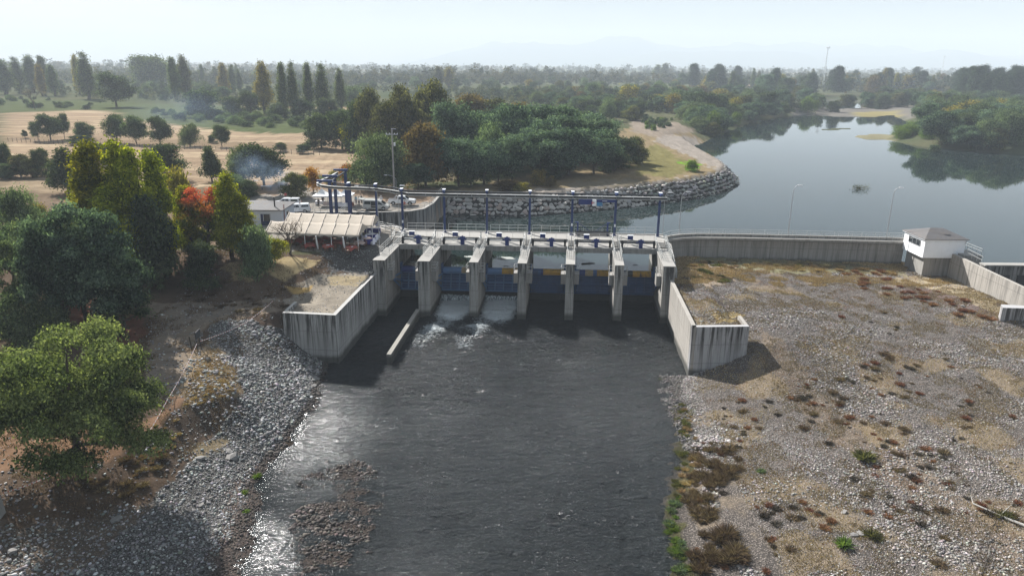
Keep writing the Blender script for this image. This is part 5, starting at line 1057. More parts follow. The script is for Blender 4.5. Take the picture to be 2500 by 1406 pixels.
# bare trees
def bare(bx, by, ty, wp, label, col=None, n=5, seed=3, twig=420):
    x, y, z = un(bx, by, 0); z = float(H(np.array([x]), np.array([y]), False)[0]); h = at(bx, ty, y)[2]-z; wm = wp*y/F*1.05; r_ = random.Random(seed)
    root = thing('bare_tree', (x, y, z), label, 'tree'); mb = MB(); tips = []
    def br(p, d, L, r0, lv):
        q = tuple(p[i]+d[i]*L for i in range(3)); mb.tube(p, q, r0, r0*.6, n=5)
        if lv == 0: tips.append(q); return
        for _ in range(3):
            e = Vector(d)+Vector((r_.uniform(-.75, .75), r_.uniform(-.75, .75), r_.uniform(-.15, .5))); e.normalize(); br(q, tuple(e), L*r_.uniform(.62, .85), r0*.6, lv-1)
    for k in range(2): br((0, 0, -.2), (r_.uniform(-.4, .4), r_.uniform(-.2, .2), 1), h*.26, h*.012+.03, 4)
    Vv = np.array(mb.V); ex = np.abs(Vv[:, 0]).max(); ez = Vv[:, 2].max(); mb.V = [(v[0]*wm*.5/ex, v[1]*wm*.5/ex, v[2]*h/ez) for v in mb.V]
    mb.build('trunk', BARK, root, local=True)
    rn = np.random.default_rng(seed); cl = [(t_[0]*wm*.5/ex, t_[1]*wm*.5/ex, t_[2]*h/ez, wm*.06, wm*.06, wm*.05) for t_ in tips]; V, Fi, cv = leaves(cl, twig, .10*h/5, rn, asp=.18); c_ = bpy.data.objects.new('crown', npmesh('crown', V, Fi, LM[col or 'twig'], cv)); fin(c_, root)
bare(709, 622, 543, 76, 'small bare reddish twigged tree in front of the marquee', 'drybrown', seed=5, twig=900)
bare(86, 268, 214, 58, 'bare brown tree standing alone in the far left meadow', 'drybrown', seed=8, twig=500)
bare(2412, 1300, 1262, 40, 'tiny leafless sapling among cobbles at the lower right', 'twig', seed=9, twig=60)
# ------------------------------------------------------------------ dry shrubs and grass
def tuft(seed, n, size, lm, up=.8, blade=.10, w_=.02):
    r_ = np.random.default_rng(seed); a = r_.uniform(0, 2*math.pi, n); lean = r_.uniform(.1, 1.1, n)**1.0; L = size*r_.uniform(.5, 1.1, n); rr = size*.35*r_.random(n)
    b = np.stack([rr*np.cos(a), rr*np.sin(a), np.zeros(n)], 1); d = np.stack([np.cos(a)*np.sin(lean), np.sin(a)*np.sin(lean), np.cos(lean)*up], 1); tp = b+d*L[:, None]; sd = np.stack([-np.sin(a+.5), np.cos(a+.5), np.zeros(n)], 1)*w_*size
    mid = b+d*L[:, None]*.5+np.array((0, 0, .06))*size; V = np.stack([b-sd, b+sd, mid+sd, tp, mid-sd], 1).reshape(-1, 3); Fi = np.arange(5*n).reshape(n, 5)
    cv = np.repeat(np.stack([r_.random(n), r_.random(n), r_.random(n)], 1), 5, 0); return npmesh('shrub', V, Fi, LM[lm], cv)
TU = {'drybrown': [tuft(k, 300, 1.0, 'drybrown', w_=.018) for k in (1, 2, 3)], 'dryred': [tuft(k, 300, 1.0, 'dryred', w_=.03) for k in (4, 5)], 'reed': [tuft(6, 260, 1.0, 'reed', w_=.035), tuft(9, 260, 1.0, 'willow', w_=.035)], 'gold': [tuft(7, 300, 1.0, 'straw', w_=.022), tuft(8, 300, 1.0, 'straw', w_=.022)], 'olive': [tuft(10, 300, 1.0, 'olive', w_=.03)], 'twig': [tuft(11, 260, 1.0, 'twig', w_=.018)]}
def shrub(kind, px_, py_, s, label, group, flat=1.):
    z = -5.
    for _ in range(4): x, y, _q = un(px_, py_, z); z = float(H(np.array([x]), np.array([y]))[0])
    o = bpy.data.objects.new({'drybrown': 'shrub', 'olive': 'shrub', 'dryred': 'rusty_weed', 'twig': 'twiggy_weed'}.get(kind, 'grass_tuft'), rnd.choice(TU[kind])); o.location = (x, y, z-.03); o.scale = (s*rnd.uniform(.9, 1.3), s*rnd.uniform(.9, 1.3), s*flat*rnd.uniform(.7, 1)); o.rotation_euler = (0, 0, rnd.uniform(0, 6)); fin(o); tag(o, label, 'shrub' if 'shrub' in o.name else 'weed' if 'weed' in o.name else 'grass tuft', group)
def shr(n, poly, kind, s0, s1, label, flat=1.):
    xs = [p[0] for p in poly]; ys = [p[1] for p in poly]; c_ = 0
    while c_ < n:
        a, b = rnd.uniform(min(xs), max(xs)), rnd.uniform(min(ys), max(ys))
        if poly is RIGHTP and float(fbm(np.array([a*.011]), np.array([b*.016]), 3, 77)[0]) < .5: continue
        if bool(inpoly(np.array([a]), np.array([b]), poly)[0]): shrub(kind, a, b, rnd.uniform(s0, s1), label, label+'s'.replace('shrubs', 'shrub'), flat); c_ += 1
RIGHTP = [(1700,900),(1900,800),(2150,740),(2480,860),(2490,1400),(1700,1400),(1690,1100)]
shr(72, [(1690,1110),(1760,1090),(1810,1110),(1800,1180),(1745,1220),(1740,1330),(1760,1400),(1700,1400),(1690,1280),(1670,1230)], 'drybrown', .35, .95, 'dark brown dead shrub in the thicket along the right water edge')
shr(14, [(1735,1300),(1815,1300),(1815,1375),(1740,1375)], 'drybrown', .5, 1.1, 'dark brown dead shrub in the rounded clump near the bottom edge')
shr(80, RIGHTP, 'dryred', .2, .6, 'small rust red shrub dotted over the right gravel bank', .8)
shr(80, RIGHTP, 'drybrown', .2, .7, 'small brown shrub dotted over the right gravel bank', .8)
shr(80, RIGHTP, 'twig', .2, .7, 'small grey twiggy shrub dotted over the right gravel bank', .8)
shr(40, [(2180,690),(2300,712),(2440,770),(2400,790),(2200,730),(2050,690),(2040,650),(2150,660)], 'dryred', .5, .9, 'reddish shrub in the band below the gatehouse', .8)
shr(34, [(1655,635),(2000,642),(2200,660),(2190,672),(1900,660),(1700,655)], 'gold', .5, 1.0, 'dry grass tuft along the foot of the weir wall', .8)
shr(18, [(1655,640),(1760,640),(1790,690),(1700,700)], 'olive', .5, .9, 'olive shrub by the foot of the right abutment', .8)
shr(34, [(1640,1215),(1665,1215),(1650,1260),(1690,1400),(1650,1400),(1628,1300)], 'reed', .3, .6, 'green grass tuft on the water edge of the right bank', .8)
shr(26, [(1650,990),(1690,1000),(1710,1120),(1680,1250),(1660,1200),(1680,1080)], 'gold', .3, .6, 'dry yellow grass tuft behind the green water edge', .8)
shr(34, [(1648,985),(1672,990),(1685,1060),(1668,1180),(1650,1215),(1645,1180),(1655,1080)], 'olive', .25, .5, 'olive weed tuft along the upper water edge of the right bank', .8)
shr(70, [(480,900),(530,850),(570,905),(585,945),(565,975),(500,985),(450,990)], 'gold', .2, .42, 'golden grass tuft on the crest of the left bank', .8)
shr(26, [(380,1030),(440,1030),(440,1100),(400,1150),(330,1180),(330,1130)], 'gold', .22, .45, 'golden grass tuft on the eroded left bank below the tape', .8)
shr(20, [(250,1130),(420,1120),(430,1160),(330,1210),(200,1270),(180,1220)], 'drybrown', .4, .8, 'brown shrub on the shaded left bank', .8)
shr(30, [(430,690),(560,660),(760,650),(720,700),(560,740)], 'drybrown', .4, .8, 'brown weed on the embankment below the marquee', .7)
for a, b, k_, s, l in ((2110, 1120, 'olive', 1.1, 'olive green shrub standing alone in the middle of the right gravel bank'), (1858, 1152, 'reed', .5, 'bright green tuft alone on the right gravel bank'), (2060, 1330, 'reed', .9, 'yellow green tuft low on the right gravel bank'), (2130, 1310, 'olive', .8, 'grey green shrub near the bottom of the right gravel bank'), (2450, 1262, 'olive', .8, 'dark shrub at the end of the driftwood log'), (2355, 735, 'dryred', .8, 'dark clump below the canal wall'), (628, 1165, 'reed', .6, 'green tuft at the left water edge'), (595, 1205, 'reed', .45, 'small green tuft on the left cobbles'), (600, 1250, 'reed', .35, 'faint green tuft by the left water edge'), (2200, 300, 'gold', 1, 'dry tuft on the river bar'), (1950, 650, 'olive', .8, 'olive tuft in the middle of the weir wall foot')):
    shrub(k_, a, b, s, l, None)
def grass(n, x0, x1, y0, y1, cols, test, s, name, label, lm):
    x = rng.uniform(x0, x1, n); y = rng.uniform(y0, y1, n); z = H(x, y); px_, py_ = prj(x, y, z); k = test(x, y, z, px_, py_); x, y, z = x[k], y[k], z[k]; n = len(x)
    a = rng.uniform(0, 6.28, n); L = s*rng.uniform(.5, 1.2, n); ln = rng.uniform(.1, .8, n); tp = np.stack([x+np.cos(a)*L*ln, y+np.sin(a)*L*ln, z+L], 1); w_ = .03; b0 = np.stack([x-w_, y, z-.02], 1); b1 = np.stack([x+w_, y, z-.02], 1)
    V = np.stack([b0, b1, tp], 1).reshape(-1, 3); cv = np.repeat(rng.random((n, 3)), 3, 0); o = fin(bpy.data.objects.new(name, npmesh(name, V, np.arange(3*n).reshape(n, 3), LM[lm], cv))); tag(o, label, 'grass', kind='stuff')
pz = lambda P: (lambda x, y, z, a, b: inpoly(a, b, P))
grass(32000, -40, -18, 50, 80, None, pz([(480,880),(525,840),(575,905),(590,945),(560,978),(500,990),(440,1000)]), .22, 'dry_grass', 'short golden grass carpeting the crest of the left bank', 'straw')
grass(90000, 22, 70, 100, 119, None, lambda x, y, z, a, b: (fbm(x*.3, y*.3, 3, 7) > .5) & (b < 700), .22, 'dry_grass', 'sparse dry grass below the weir wall', 'straw')
grass(120000, 20, 72, 40, 100, None, lambda x, y, z, a, b: (fbm(x*.22, y*.22, 4, 81) > .57) & (z > -8.6), .13, 'dry_grass', 'thin dry grass patches over the right gravel', 'straw')
grass(420000, 20, 76, 40, 118, None, lambda x, y, z, a, b: (fbm(x*.6, y*.6, 3, 181)*.6+fbm(x*.12, y*.12, 3, 185)*.4 > .53) & (z > -8.7), .12, 'dead_weeds', 'low rusty brown weeds spread over the right gravel', 'drybrown')
grass(120000, 20, 76, 40, 118, None, lambda x, y, z, a, b: (fbm(x*.7, y*.7, 3, 281) > .60) & (z > -8.6), .11, 'dead_weeds', 'low reddish weeds spread over the right gravel', 'dryred')
grass(160000, -44, -14, 42, 106, None, lambda x, y, z, a, b: (fbm(x*.5, y*.5, 3, 381) > .55) & (z > -7.0) & ~inpoly(x, y, LBOX), .14, 'dead_weeds', 'low dry weeds on the brown left bank and embankment', 'drybrown')
# ------------------------------------------------------------------ marquees
FAB = mat('cream_canvas', (.44, .37, .30), .9); t = NT(FAB); t.l(t.mix(t.noise(1.2, 5, .6), (.38, .33, .265), (.47, .41, .34)), t.b.inputs['Base Color'])
WFAB = mat('white_canvas', (.78, .78, .77), .8)
def marquee(xr, y0, y1, label, dx=-14.3, dy=1.5, bays=7):
    ym = (y0+y1)/2; root = thing('marquee', (xr+dx/2, ym+dy/2, 0), label, 'marquee'); ns, nt_ = bays*6, 12
    def P(s, q):      # s along 0..1, q across 0..1
        ph = (s*bays) % 1; sag = math.sin(ph*math.pi)*.07*math.sin(min(q, 1-q)*math.pi*.9+.3); h = 2.25+1.15*(1-abs(2*q-1))
        seam = .05*math.sin((abs(2*q-1)*2 % 1)*math.pi); ed = .10*math.sin(s*57)*(1 if q in (0, 1) else 0)
        return (xr+dx*s, y0+(y1-y0)*q+dy*s, h-sag-seam+ed-.16*(q in (0, 1)))
    V = []; 
    for a in range(ns+1):
        for b in range(nt_+1): V.append(P(a/ns, b/nt_))
    Fi = [[a*(nt_+1)+b, (a+1)*(nt_+1)+b, (a+1)*(nt_+1)+b+1, a*(nt_+1)+b+1] for a in range(ns) for b in range(nt_)]
    V = np.array(V)-np.array(WL[root.name]); o = bpy.data.objects.new('canopy', npmesh('canopy', V, np.array(Fi), FAB, smooth=True)); fin(o, root); WL[o.name] = WL[root.name]
    sm = o.modifiers.new('s', 'SOLIDIFY'); sm.thickness = .02
    sc_ = painted('seam_canvas', (.56, .49, .42), .8, var=.05, da=0)
    for k in range(bays+1):
        mb = MB(); s = k/bays; p = [P(s, q) for q in (.02, .5, .98)]; mb.bar((p[0][0], p[0][1], p[0][2]+.05), (p[1][0], p[1][1], p[1][2]+.05), .09, .06); mb.bar((p[1][0], p[1][1], p[1][2]+.05), (p[2][0], p[2][1], p[2][2]+.05), .09, .06); mb.build('seam', sc_, root)
    for s in (0, 1):
        a, b, c = P(s, 0), P(s, .5), P(s, 1); mb = MB(); o_ = .03*(1 if s == 0 else -1); i = mb.v((a[0]+o_, a[1], a[2]), (b[0]+o_, b[1], b[2]-.03), (c[0]+o_, c[1], c[2]), (a[0]+o_*2, a[1], a[2]), (b[0]+o_*2, b[1], b[2]-.03), (c[0]+o_*2, c[1], c[2])); mb.f(0, 1, 2); mb.f(5, 4, 3); mb.f(0, 3, 4, 1); mb.f(1, 4, 5, 2); mb.build('gable_panel', FAB, root)
    for k in range(0, bays+1, 2 if bays > 5 else 1):
        s = min(k/bays, 1)
        for q in (0, 1):
            p = P(s, q); MB().tube((p[0], p[1], 0), (p[0], p[1], p[2]-.03), .05, n=6).build('pole', M['white'] if q == 0 else M['galv'], root)
    return root
marquee(-23.0, 103.9, 110.5, 'front cream marquee with the tables under it')
marquee(-22.2, 110.75, 116.9, 'rear cream marquee behind the front one')
for s, w_ in ((.14, .16), (.43, .14)):
    x = -23-14.3*s; y = 103.8+1.5*s; MB().tube((x, y, 0), (x-.15, y, 1.0), .10, .14).tube((x-.15, y, 1.0), (x-.25, y, 2.1), .14, .10).build('curtain', WFAB, label='tied white curtain at the %s front pole of the marquee' % ('right' if s < .3 else 'left'), cat='curtain')
# tables and chairs
CH_M = painted('chair_wood', (.16, .075, .04), .6, da=0); WCH = mat('white_chair_cover', (.72, .72, .80), .8)
RC = mat('red_tablecloth', (.34, .085, .07), .85); PC_ = mat('pale_tablecloth', (.60, .47, .42), .85); BC = mat('blue_tablecloth', (.02, .02, .16), .8); NAP = mat('napkin_white', (.7, .68, .7), .8)
def chairmesh(cover):
    mb = MB()
    if cover:
        mb.hexa([(-.25, -.25, 0), (.25, -.25, 0), (.25, .25, 0), (-.25, .25, 0), (-.2, -.2, .47), (.2, -.2, .47), (.2, .2, .47), (-.2, .2, .47)]); mb.hexa([(-.2, .17, .472), (.2, .17, .472), (.2, .24, .472), (-.2, .24, .472), (-.17, .20, 1.0), (.17, .20, 1.0), (.17, .26, 1.0), (-.17, .26, 1.0)])
    else:
        for sx in (-.19, .19):
            mb.box(sx-.02, sx+.02, -.19, -.15, 0, .44); mb.box(sx-.02, sx+.02, .15, .19, 0, .95)
        mb.box(-.22, .22, -.21, .21, .442, .48); mb.box(-.168, .168, .16, .185, .6, .68); mb.box(-.168, .168, .16, .185, .78, .9)
    return mb
cm = chairmesh(False).build('chair', CH_M, local=True); cv_ = chairmesh(True).build('chair', WCH, local=True)
used = {0: False, 1: False}
def chair(x, y, rz, cover, label):
    src = cv_ if cover else cm
    if not used[cover]: o = src; used[cover] = True
    else: o = src.copy(); COL.objects.link(o)
    o.location = (x, y, .02); o.rotation_euler = (0, 0, rz); tag(o, label, 'chair', 'white covered chairs' if cover else 'wooden chairs under the marquee')
def cloth(x, y, z, s, m_, label, rz, drop=.42):
    mb = MB(); n = 12; V = []
    for a in range(n+1):
        for b in range(n+1):
            u, v = (a/n*2-1)*s, (b/n*2-1)*s; r = math.hypot(u, v); R = .8; dz = 0
            if r > R: k = (r-R); dz = -k*.9; u *= (R+k*.35)/r; v *= (R+k*.35)/r
            V.append((u*math.cos(rz)-v*math.sin(rz), u*math.sin(rz)+v*math.cos(rz), dz))
    Fi = [[a*(n+1)+b, (a+1)*(n+1)+b, (a+1)*(n+1)+b+1, a*(n+1)+b+1] for a in range(n) for b in range(n)]
    o = bpy.data.objects.new('tablecloth', npmesh('tablecloth', np.array(V), np.array(Fi), m_)); o.location = (x, y, z); fin(o); tag(o, label, 'tablecloth', 'cloths on the round tables'); sm = o.modifiers.new('s', 'SOLIDIFY'); sm.thickness = .012; sm.offset = -1
TB = [(757, 607, 'at the left of the front row', 0), (801, 610, 'in the middle of the front row', 0), (858, 614, 'at the right front corner of the marquee', 0), (732, 596, 'in the second row left', 0), (777, 598, 'in the second row near the middle', 0), (823, 600, 'in the second row right of the middle', 0), (876, 602, 'at the right edge of the second row', 0), (705, 600, 'at the left end behind the bare tree', 0), (752, 590, 'far back left under the marquee', 0), (800, 590, 'far back in the shade under the marquee', 0)]
tp = thing('round_table', (0, 0, 0), '', 'table', 'round tables under the marquee'); MB().cyl((0, 0, .71), .8, .035, 24).build('tabletop', CH_M, tp, local=True); MB().tube((0, 0, .05), (0, 0, .708), .05).cyl((0, 0, 0), .3, .05, 12).build('leg', M['dark'], tp, local=True)
for k, (a, b, l, w_) in enumerate(TB):
    x, y, _ = un(a, b, 0); o = tp if k == 0 else dup(tp); o.location = (x, y, .02); o['label'] = 'round table '+l
    cloth(x, y, .785, 1.02, PC_ if k in (6,) else RC, ('pale' if k == 6 else 'red')+' square cloth on the round table '+l, math.radians(20+k*17))
    for q in range(5):
        an = q*2*math.pi/5+k; chair(x+math.cos(an)*1.15, y+math.sin(an)*1.15, an-math.pi/2, 0, 'wooden chair at the round table '+l)
    if k in (1, 2): MB().box(x-.1+.2*k-.2, x+.35, y-.5, y-.1, .79, .83).build('napkin', NAP, label='white folded napkins on the red cloth '+l, cat='napkins')
for k, (a, b, l) in enumerate([(897, 594, 'nearest the gravel'), (906, 583, 'in the middle of the blue tables')]):
    x, y, _ = un(a, b, 0); o = dup(tp); o.location = (x, y, .02); o['label'] = 'blue clothed round table '+l; o['group'] = 'blue clothed tables'
    mb = MB(); mb.cyl((x, y, .05), 1.0, .71, 20, r2=.84); mb.build('tablecloth', BC, label='blue floor length cloth on the table '+l, cat='tablecloth', group='blue cloths')
    cloth(x, y, .80, .66, PC_ if k == 0 else NAP, 'small pale overlay on the blue table '+l, .6)
    for q in range(5): an = q*2*math.pi/5-1.9; chair(x+math.cos(an)*1.25, y+math.sin(an)*1.25, an-math.pi/2, 1, 'white covered chair at the blue table '+l)
x, y, _ = un(911, 569, 0); lt = thing('buffet_table', (x, y, 0), 'long blue draped buffet table with white boxes by the first crane post', 'table'); MB().box(x-1.4, x+1.2, y-.4, y+.4, .02, .76).build('tablecloth', BC, lt)
for q in range(3): MB().box(x-1.2+q*.8, x-.75+q*.8, y-.2, y+.2, .763, .9).build('serving_box', NAP, label='white serving box %s on the blue buffet table' % ['at the left end', 'in the middle', 'at the right end'][q], cat='box', group='boxes on the buffet table')
# ------------------------------------------------------------------ gazebos
def gazebo(a, b, w_, label):
    x, y, _ = un(a, b, 0); g = thing('gazebo', (x, y, 0), label, 'gazebo', 'white gazebos on the parking ground'); h = w_/2; mb = MB(); N = 5
    ring = []
    for k in range(N+1):
        f_ = k/N; r = h*(1-f_)+.03; z = 2.15+1.2*f_**1.7+.25*f_*0; ring.append([(x+sx*r, y+sy*r, z) for sx, sy in ((-1, -1), (1, -1), (1, 1), (-1, 1))])
    ids = [mb.v(*r) for r in ring]
    for k in range(N):
        for q in range(4): mb.f(ids[k]+q, ids[k]+(q+1) % 4, ids[k+1]+(q+1) % 4, ids[k+1]+q)
    mb.build('canopy', WFAB, g); mb = MB()
    for s_ in (-1, 1): mb.box(x-h, x+h, y+s_*h-.01, y+s_*h+.01, 1.9, 2.148); mb.box(x+s_*h-.01, x+s_*h+.01, y-h+.02, y+h-.02, 1.9, 2.148)
    mb.build('valance', WFAB, g)
    for sx in (-1, 1):
        for sy in (-1, 1): MB().box(x+sx*h*.96-.02, x+sx*h*.96+.02, y+sy*h*.96-.02, y+sy*h*.96+.02, 0, 1.898).build('leg', M['galv'], g)
gazebo(788, 502, 3.0, 'white peaked gazebo left of the tall double crane post'); gazebo(822, 502, 2.9, 'white peaked gazebo with white clothed tables under it'); gazebo(846, 500, 2.9, 'white gazebo partly hidden by the broad crane post')
for a, b, w_, m_, l in ((782, 500, 1.8, NAP, 'white clothed serving table with trays under the left gazebo'), (800, 503, 1.4, PC_, 'pinkish clothed table under the left gazebo'), (820, 504, 2.2, NAP, 'white clothed table under the middle gazebo'), (838, 506, 1.6, NAP, 'white clothed table beside the broad crane post')):
    x, y, _ = un(a, b, 0); tb = thing('serving_table', (x, y, 0), l, 'table', 'serving tables by the gazebos'); MB().hexa([(x-w_/2-.08, y-.45, .15), (x+w_/2+.08, y-.45, .15), (x+w_/2+.08, y+.45, .15), (x-w_/2-.08, y+.45, .15), (x-w_/2, y-.38, .78), (x+w_/2, y-.38, .78), (x+w_/2, y+.38, .78), (x-w_/2, y+.38, .78)]).build('tablecloth', m_, tb)
    mb = MB()
    for sx in (-1, 1): mb.box(x+sx*w_*.4-.03, x+sx*w_*.4+.03, y-.3, y-.24, 0, .148)
    mb.build('leg', M['galv'], tb)
for a, b, l in ((868, 498, 'small brown crate beside the broad crane post'),):
    x, y, _ = un(860, 505, 0); MB().box(x-.35, x+.35, y-.3, y+.3, .02, .5).box(x-.3, x+.3, y-.25, y+.25, .502, .9).build('crate', painted('crate_wood', (.25, .10, .07), .8), label=l, cat='crate')
# ------------------------------------------------------------------ vehicles
def side(mb, prof, w0, w1=None, zsplit=None):
    """extrude a side profile (x,z) across the width; w varies with z"""
    n = len(prof); f_ = lambda z: w0 if (zsplit is None or z <= zsplit) else w0+(w1-w0)*(z-zsplit)/(max(p[1] for p in prof)-zsplit)
    i = mb.v(*[(p[0], -f_(p[1]), p[1]) for p in prof], *[(p[0], f_(p[1]), p[1]) for p in prof]); mb.f(*[i+k for k in range(n)]); mb.f(*[i+n+k for k in range(n)][::-1])
    for k in range(n): mb.f(i+k, i+n+k, i+n+(k+1) % n, i+(k+1) % n)
    return mb
def panel(mb, P, w0, w1, zs, zt, off=.012):
    f_ = lambda z: (w0 if z <= zs else w0+(w1-w0)*(z-zs)/(zt-zs))+off
    for s_ in (-1, 1):
        i = mb.v(*[(p[0], s_*f_(p[1]), p[1]) for p in P], *[(p[0], s_*(f_(p[1])-.02), p[1]) for p in P]); n = len(P); mb.f(*[i+k for k in range(n)]); mb.f(*[i+n+k for k in range(n)][::-1])
        for k in range(n): mb.f(i+k, i+(k+1) % n, i+n+(k+1) % n, i+n+k)
def wheels(v, xs, w_, r=.38):
    for x in xs:
        for s_ in (-1, 1):
            y0 = s_*w_-(.24 if s_ > 0 else 0); wh = MB().cyl((x, y0, r), r, .24, 20, 'y').build('wheel', M['black'], v, local=True, smooth=False)
            MB().cyl((x, (s_*w_ if s_ > 0 else s_*w_-.012), r), r*.58, .012, 14, 'y').build('rim', M['galv'], wh, local=True)
def arch(mb, x, w_, r):
    for s_ in (-1, 1):
        P = [(x+r*math.cos(q), r*math.sin(q)+.36) for q in np.linspace(-.25, math.pi+.25, 14)]; i = mb.v(*[(p[0], s_*(w_+.004), p[1]) for p in P], *[(p[0], s_*(w_-.2), p[1]) for p in P]); n = len(P); mb.f(*[i+k for k in range(n)]); mb.f(*[i+n+k for k in range(n)][::-1])
        for k in range(n): mb.f(i+k, i+(k+1) % n, i+n+(k+1) % n, i+n+k)
def pickup(a, b, rz, label, canopy=False):
    x, y, _ = un(a, b, 0); v = thing('pickup_truck', (x, y, .03), label, 'pickup truck', None, rz); w_ = .92
    mb = MB(); side(mb, [(-2.65, .45), (2.5, .40), (2.68, .6), (2.66, .92), (2.45, 1.06), (1.3, 1.16), (-.85, 1.16), (-.85, 1.12), (-2.62, 1.12), (-2.7, .8)], w_); body = mb.build('body', M['carwhite'], v, local=True, bevel=.04)
    mb = MB(); side(mb, [(-.86, 1.155), (1.35, 1.155), (.62, 1.72), (.3, 1.80), (-.62, 1.80), (-.83, 1.7)], .90, .68, 1.16); mb.build('cab', M['carwhite'], v, local=True, bevel=.03)
    mb = MB(); panel(mb, [(-.72, 1.2), (-.02, 1.2), (-.02, 1.68), (-.62, 1.68)], .90, .68, 1.16, 1.8); panel(mb, [(.06, 1.2), (1.0, 1.2), (.5, 1.66), (.06, 1.68)], .90, .68, 1.16, 1.8)
    mb.hexa([(1.30, -.78, 1.2), (1.31, -.78, 1.2), (1.31, .78, 1.2), (1.30, .78, 1.2), (.68, -.64, 1.69), (.70, -.64, 1.69), (.70, .64, 1.69), (.68, .64, 1.69)]); mb.box(-.875, -.86, -.65, .65, 1.25, 1.65); mb.build('window', M['glass'], v, local=True)
    if canopy:
        mb = MB(); side(mb, [(-2.6, 1.125), (-.9, 1.125), (-.95, 1.78), (-2.45, 1.78)], .88, .72, 1.16); mb.build('canopy', M['carwhite'], v, local=True, bevel=.04); mb = MB(); panel(mb, [(-2.4, 1.25), (-1.05, 1.25), (-1.1, 1.62), (-2.3, 1.62)], .88, .72, 1.16, 1.78); mb.box(-2.58, -2.55, -.6, .6, 1.25, 1.65); mb.build('canopy_window', M['glass'], v, local=True)
    else:
        mb = MB(); mb.box(-2.55, -.95, -.8, .8, 1.123, 1.15); mb.build('load_cover', M['black'], v, local=True); mb = MB()
        for s_ in (-.7, .7):
            for dx in (0, .28): mb.tube((-1.75+dx, s_, 1.12), (-1.15+dx*.3, s_*.9, 1.72), .04); 
        mb.tube((-1.15, -.63, 1.72), (-1.15, .63, 1.72), .04); mb.tube((-1.07, -.63, 1.74), (-1.07, .63, 1.74), .04); mb.build('roll_bar', M['galv'], v, local=True)
    mb = MB(); arch(mb, -1.65, w_, .46); arch(mb, 1.62, w_, .46); mb.box(-2.6, 2.6, -.85, .85, .30, .42); mb.build('underside', M['black'], v, local=True)
    wheels(v, (-1.65, 1.62), .93); mb = MB(); mb.box(2.62, 2.72, -.88, .88, .42, .62); mb.box(2.675, 2.70, -.5, .5, .66, .88); mb.build('front_bumper', M['black'], v, local=True); MB().box(-2.82, -2.66, -.85, .85, .45, .6).build('rear_bumper', M['galv'], v, local=True)
    for s_ in (-1, 1): MB().box(2.5, 2.69, s_*.75-.14, s_*.75+.14, .78, .96).build('headlight', M['galv'], v, local=True); MB().box(-2.715, -2.66, s_*.8-.08, s_*.8+.08, .75, 1.05).build('tail_light', M['redlamp'], v, local=True); MB().box(.95, 1.15, s_*.98-.08, s_*.98+.08, 1.15, 1.32).build('mirror', M['carwhite'], v, local=True)
    mb = MB()
    for x0 in (-.06, .98, -.78): panel(mb, [(x0, .55), (x0+.018, .55), (x0+.018, 1.14), (x0, 1.14)], w_, w_, 9, 10, .006)
    panel(mb, [(-.28, .98), (-.1, .98), (-.1, 1.02), (-.28, 1.02)], w_, w_, 9, 10, .014); panel(mb, [(.72, .98), (.9, .98), (.9, 1.02), (.72, 1.02)], w_, w_, 9, 10, .014); mb.build('door_seam', M['dark'], v, local=True)
pickup(982, 500, math.radians(2), 'white double cab pickup with a roll bar, rightmost of the parked vehicles')
pickup(722, 521, math.radians(196), 'white pickup with a canopy over its load bed behind the white house', True)
pickup(700, 506, math.radians(183), 'second white pickup nose in behind the white house roof', True)
x, y, _ = un(920, 512, 0); v = thing('van', (x, y, .03), 'pale silver van with its sliding door and tailgate open above the curved wall', 'van', None, math.radians(-3)); w_ = .95
mb = MB(); side(mb, [(-2.4, .35), (2.3, .32), (2.42, .55), (2.38, .85), (1.75, 1.12), (.95, 1.68), (.5, 1.9), (-2.2, 1.95), (-2.42, 1.75), (-2.48, 1.0)], w_, .80, 1.05); mb.build('body', M['vansilver'], v, local=True, bevel=.05)
mb = MB(); panel(mb, [(-2.15, 1.15), (-.95, 1.15), (-.95, 1.7), (-2.1, 1.7)], w_, .80, 1.05, 1.95); panel(mb, [(.25, 1.15), (1.35, 1.1), (.8, 1.62), (.25, 1.68)], w_, .80, 1.05, 1.95); mb.hexa([(1.70, -.72, 1.2), (1.72, -.72, 1.2), (1.72, .72, 1.2), (1.70, .72, 1.2), (1.02, -.68, 1.7), (1.04, -.68, 1.7), (1.04, .68, 1.7), (1.02, .68, 1.7)]); mb.build('window', M['glass'], v, local=True)
MB().box(-.85, .12, -.975, -.93, .48, 1.72).build('door_opening', M['black'], v, local=True); MB().box(-1.95, -1.0, -1.08, -1.02, .45, 1.1).build('sliding_door', M['vansilver'], v, local=True); MB().box(.3, .95, -1.25, -1.0, .5, 1.05).build('front_door', M['vansilver'], v, local=True)
MB().hexa([(-3.5, -.75, 2.02), (-2.3, -.75, 1.93), (-2.3, .75, 1.93), (-3.5, .75, 2.02), (-3.5, -.75, 2.08), (-2.3, -.75, 2.0), (-2.3, .75, 2.0), (-3.5, .75, 2.08)]).build('tailgate', M['vansilver'], v, local=True)
mb = MB(); arch(mb, -1.6, w_, .42); arch(mb, 1.5, w_, .42); mb.box(-2.3, 2.3, -.85, .85, .22, .33); mb.box(-2.5, -2.44, -.75, .75, .5, 1.8); mb.build('underside', M['black'], v, local=True); wheels(v, (-1.6, 1.5), .96, .34)
for s_ in (-1, 1): MB().box(2.2, 2.43, s_*.72-.15, s_*.72+.15, .72, .9).build('headlight', M['galv'], v, local=True)
MB().box(2.37, 2.46, -.8, .8, .35, .5).build('front_bumper', M['black'], v, local=True)
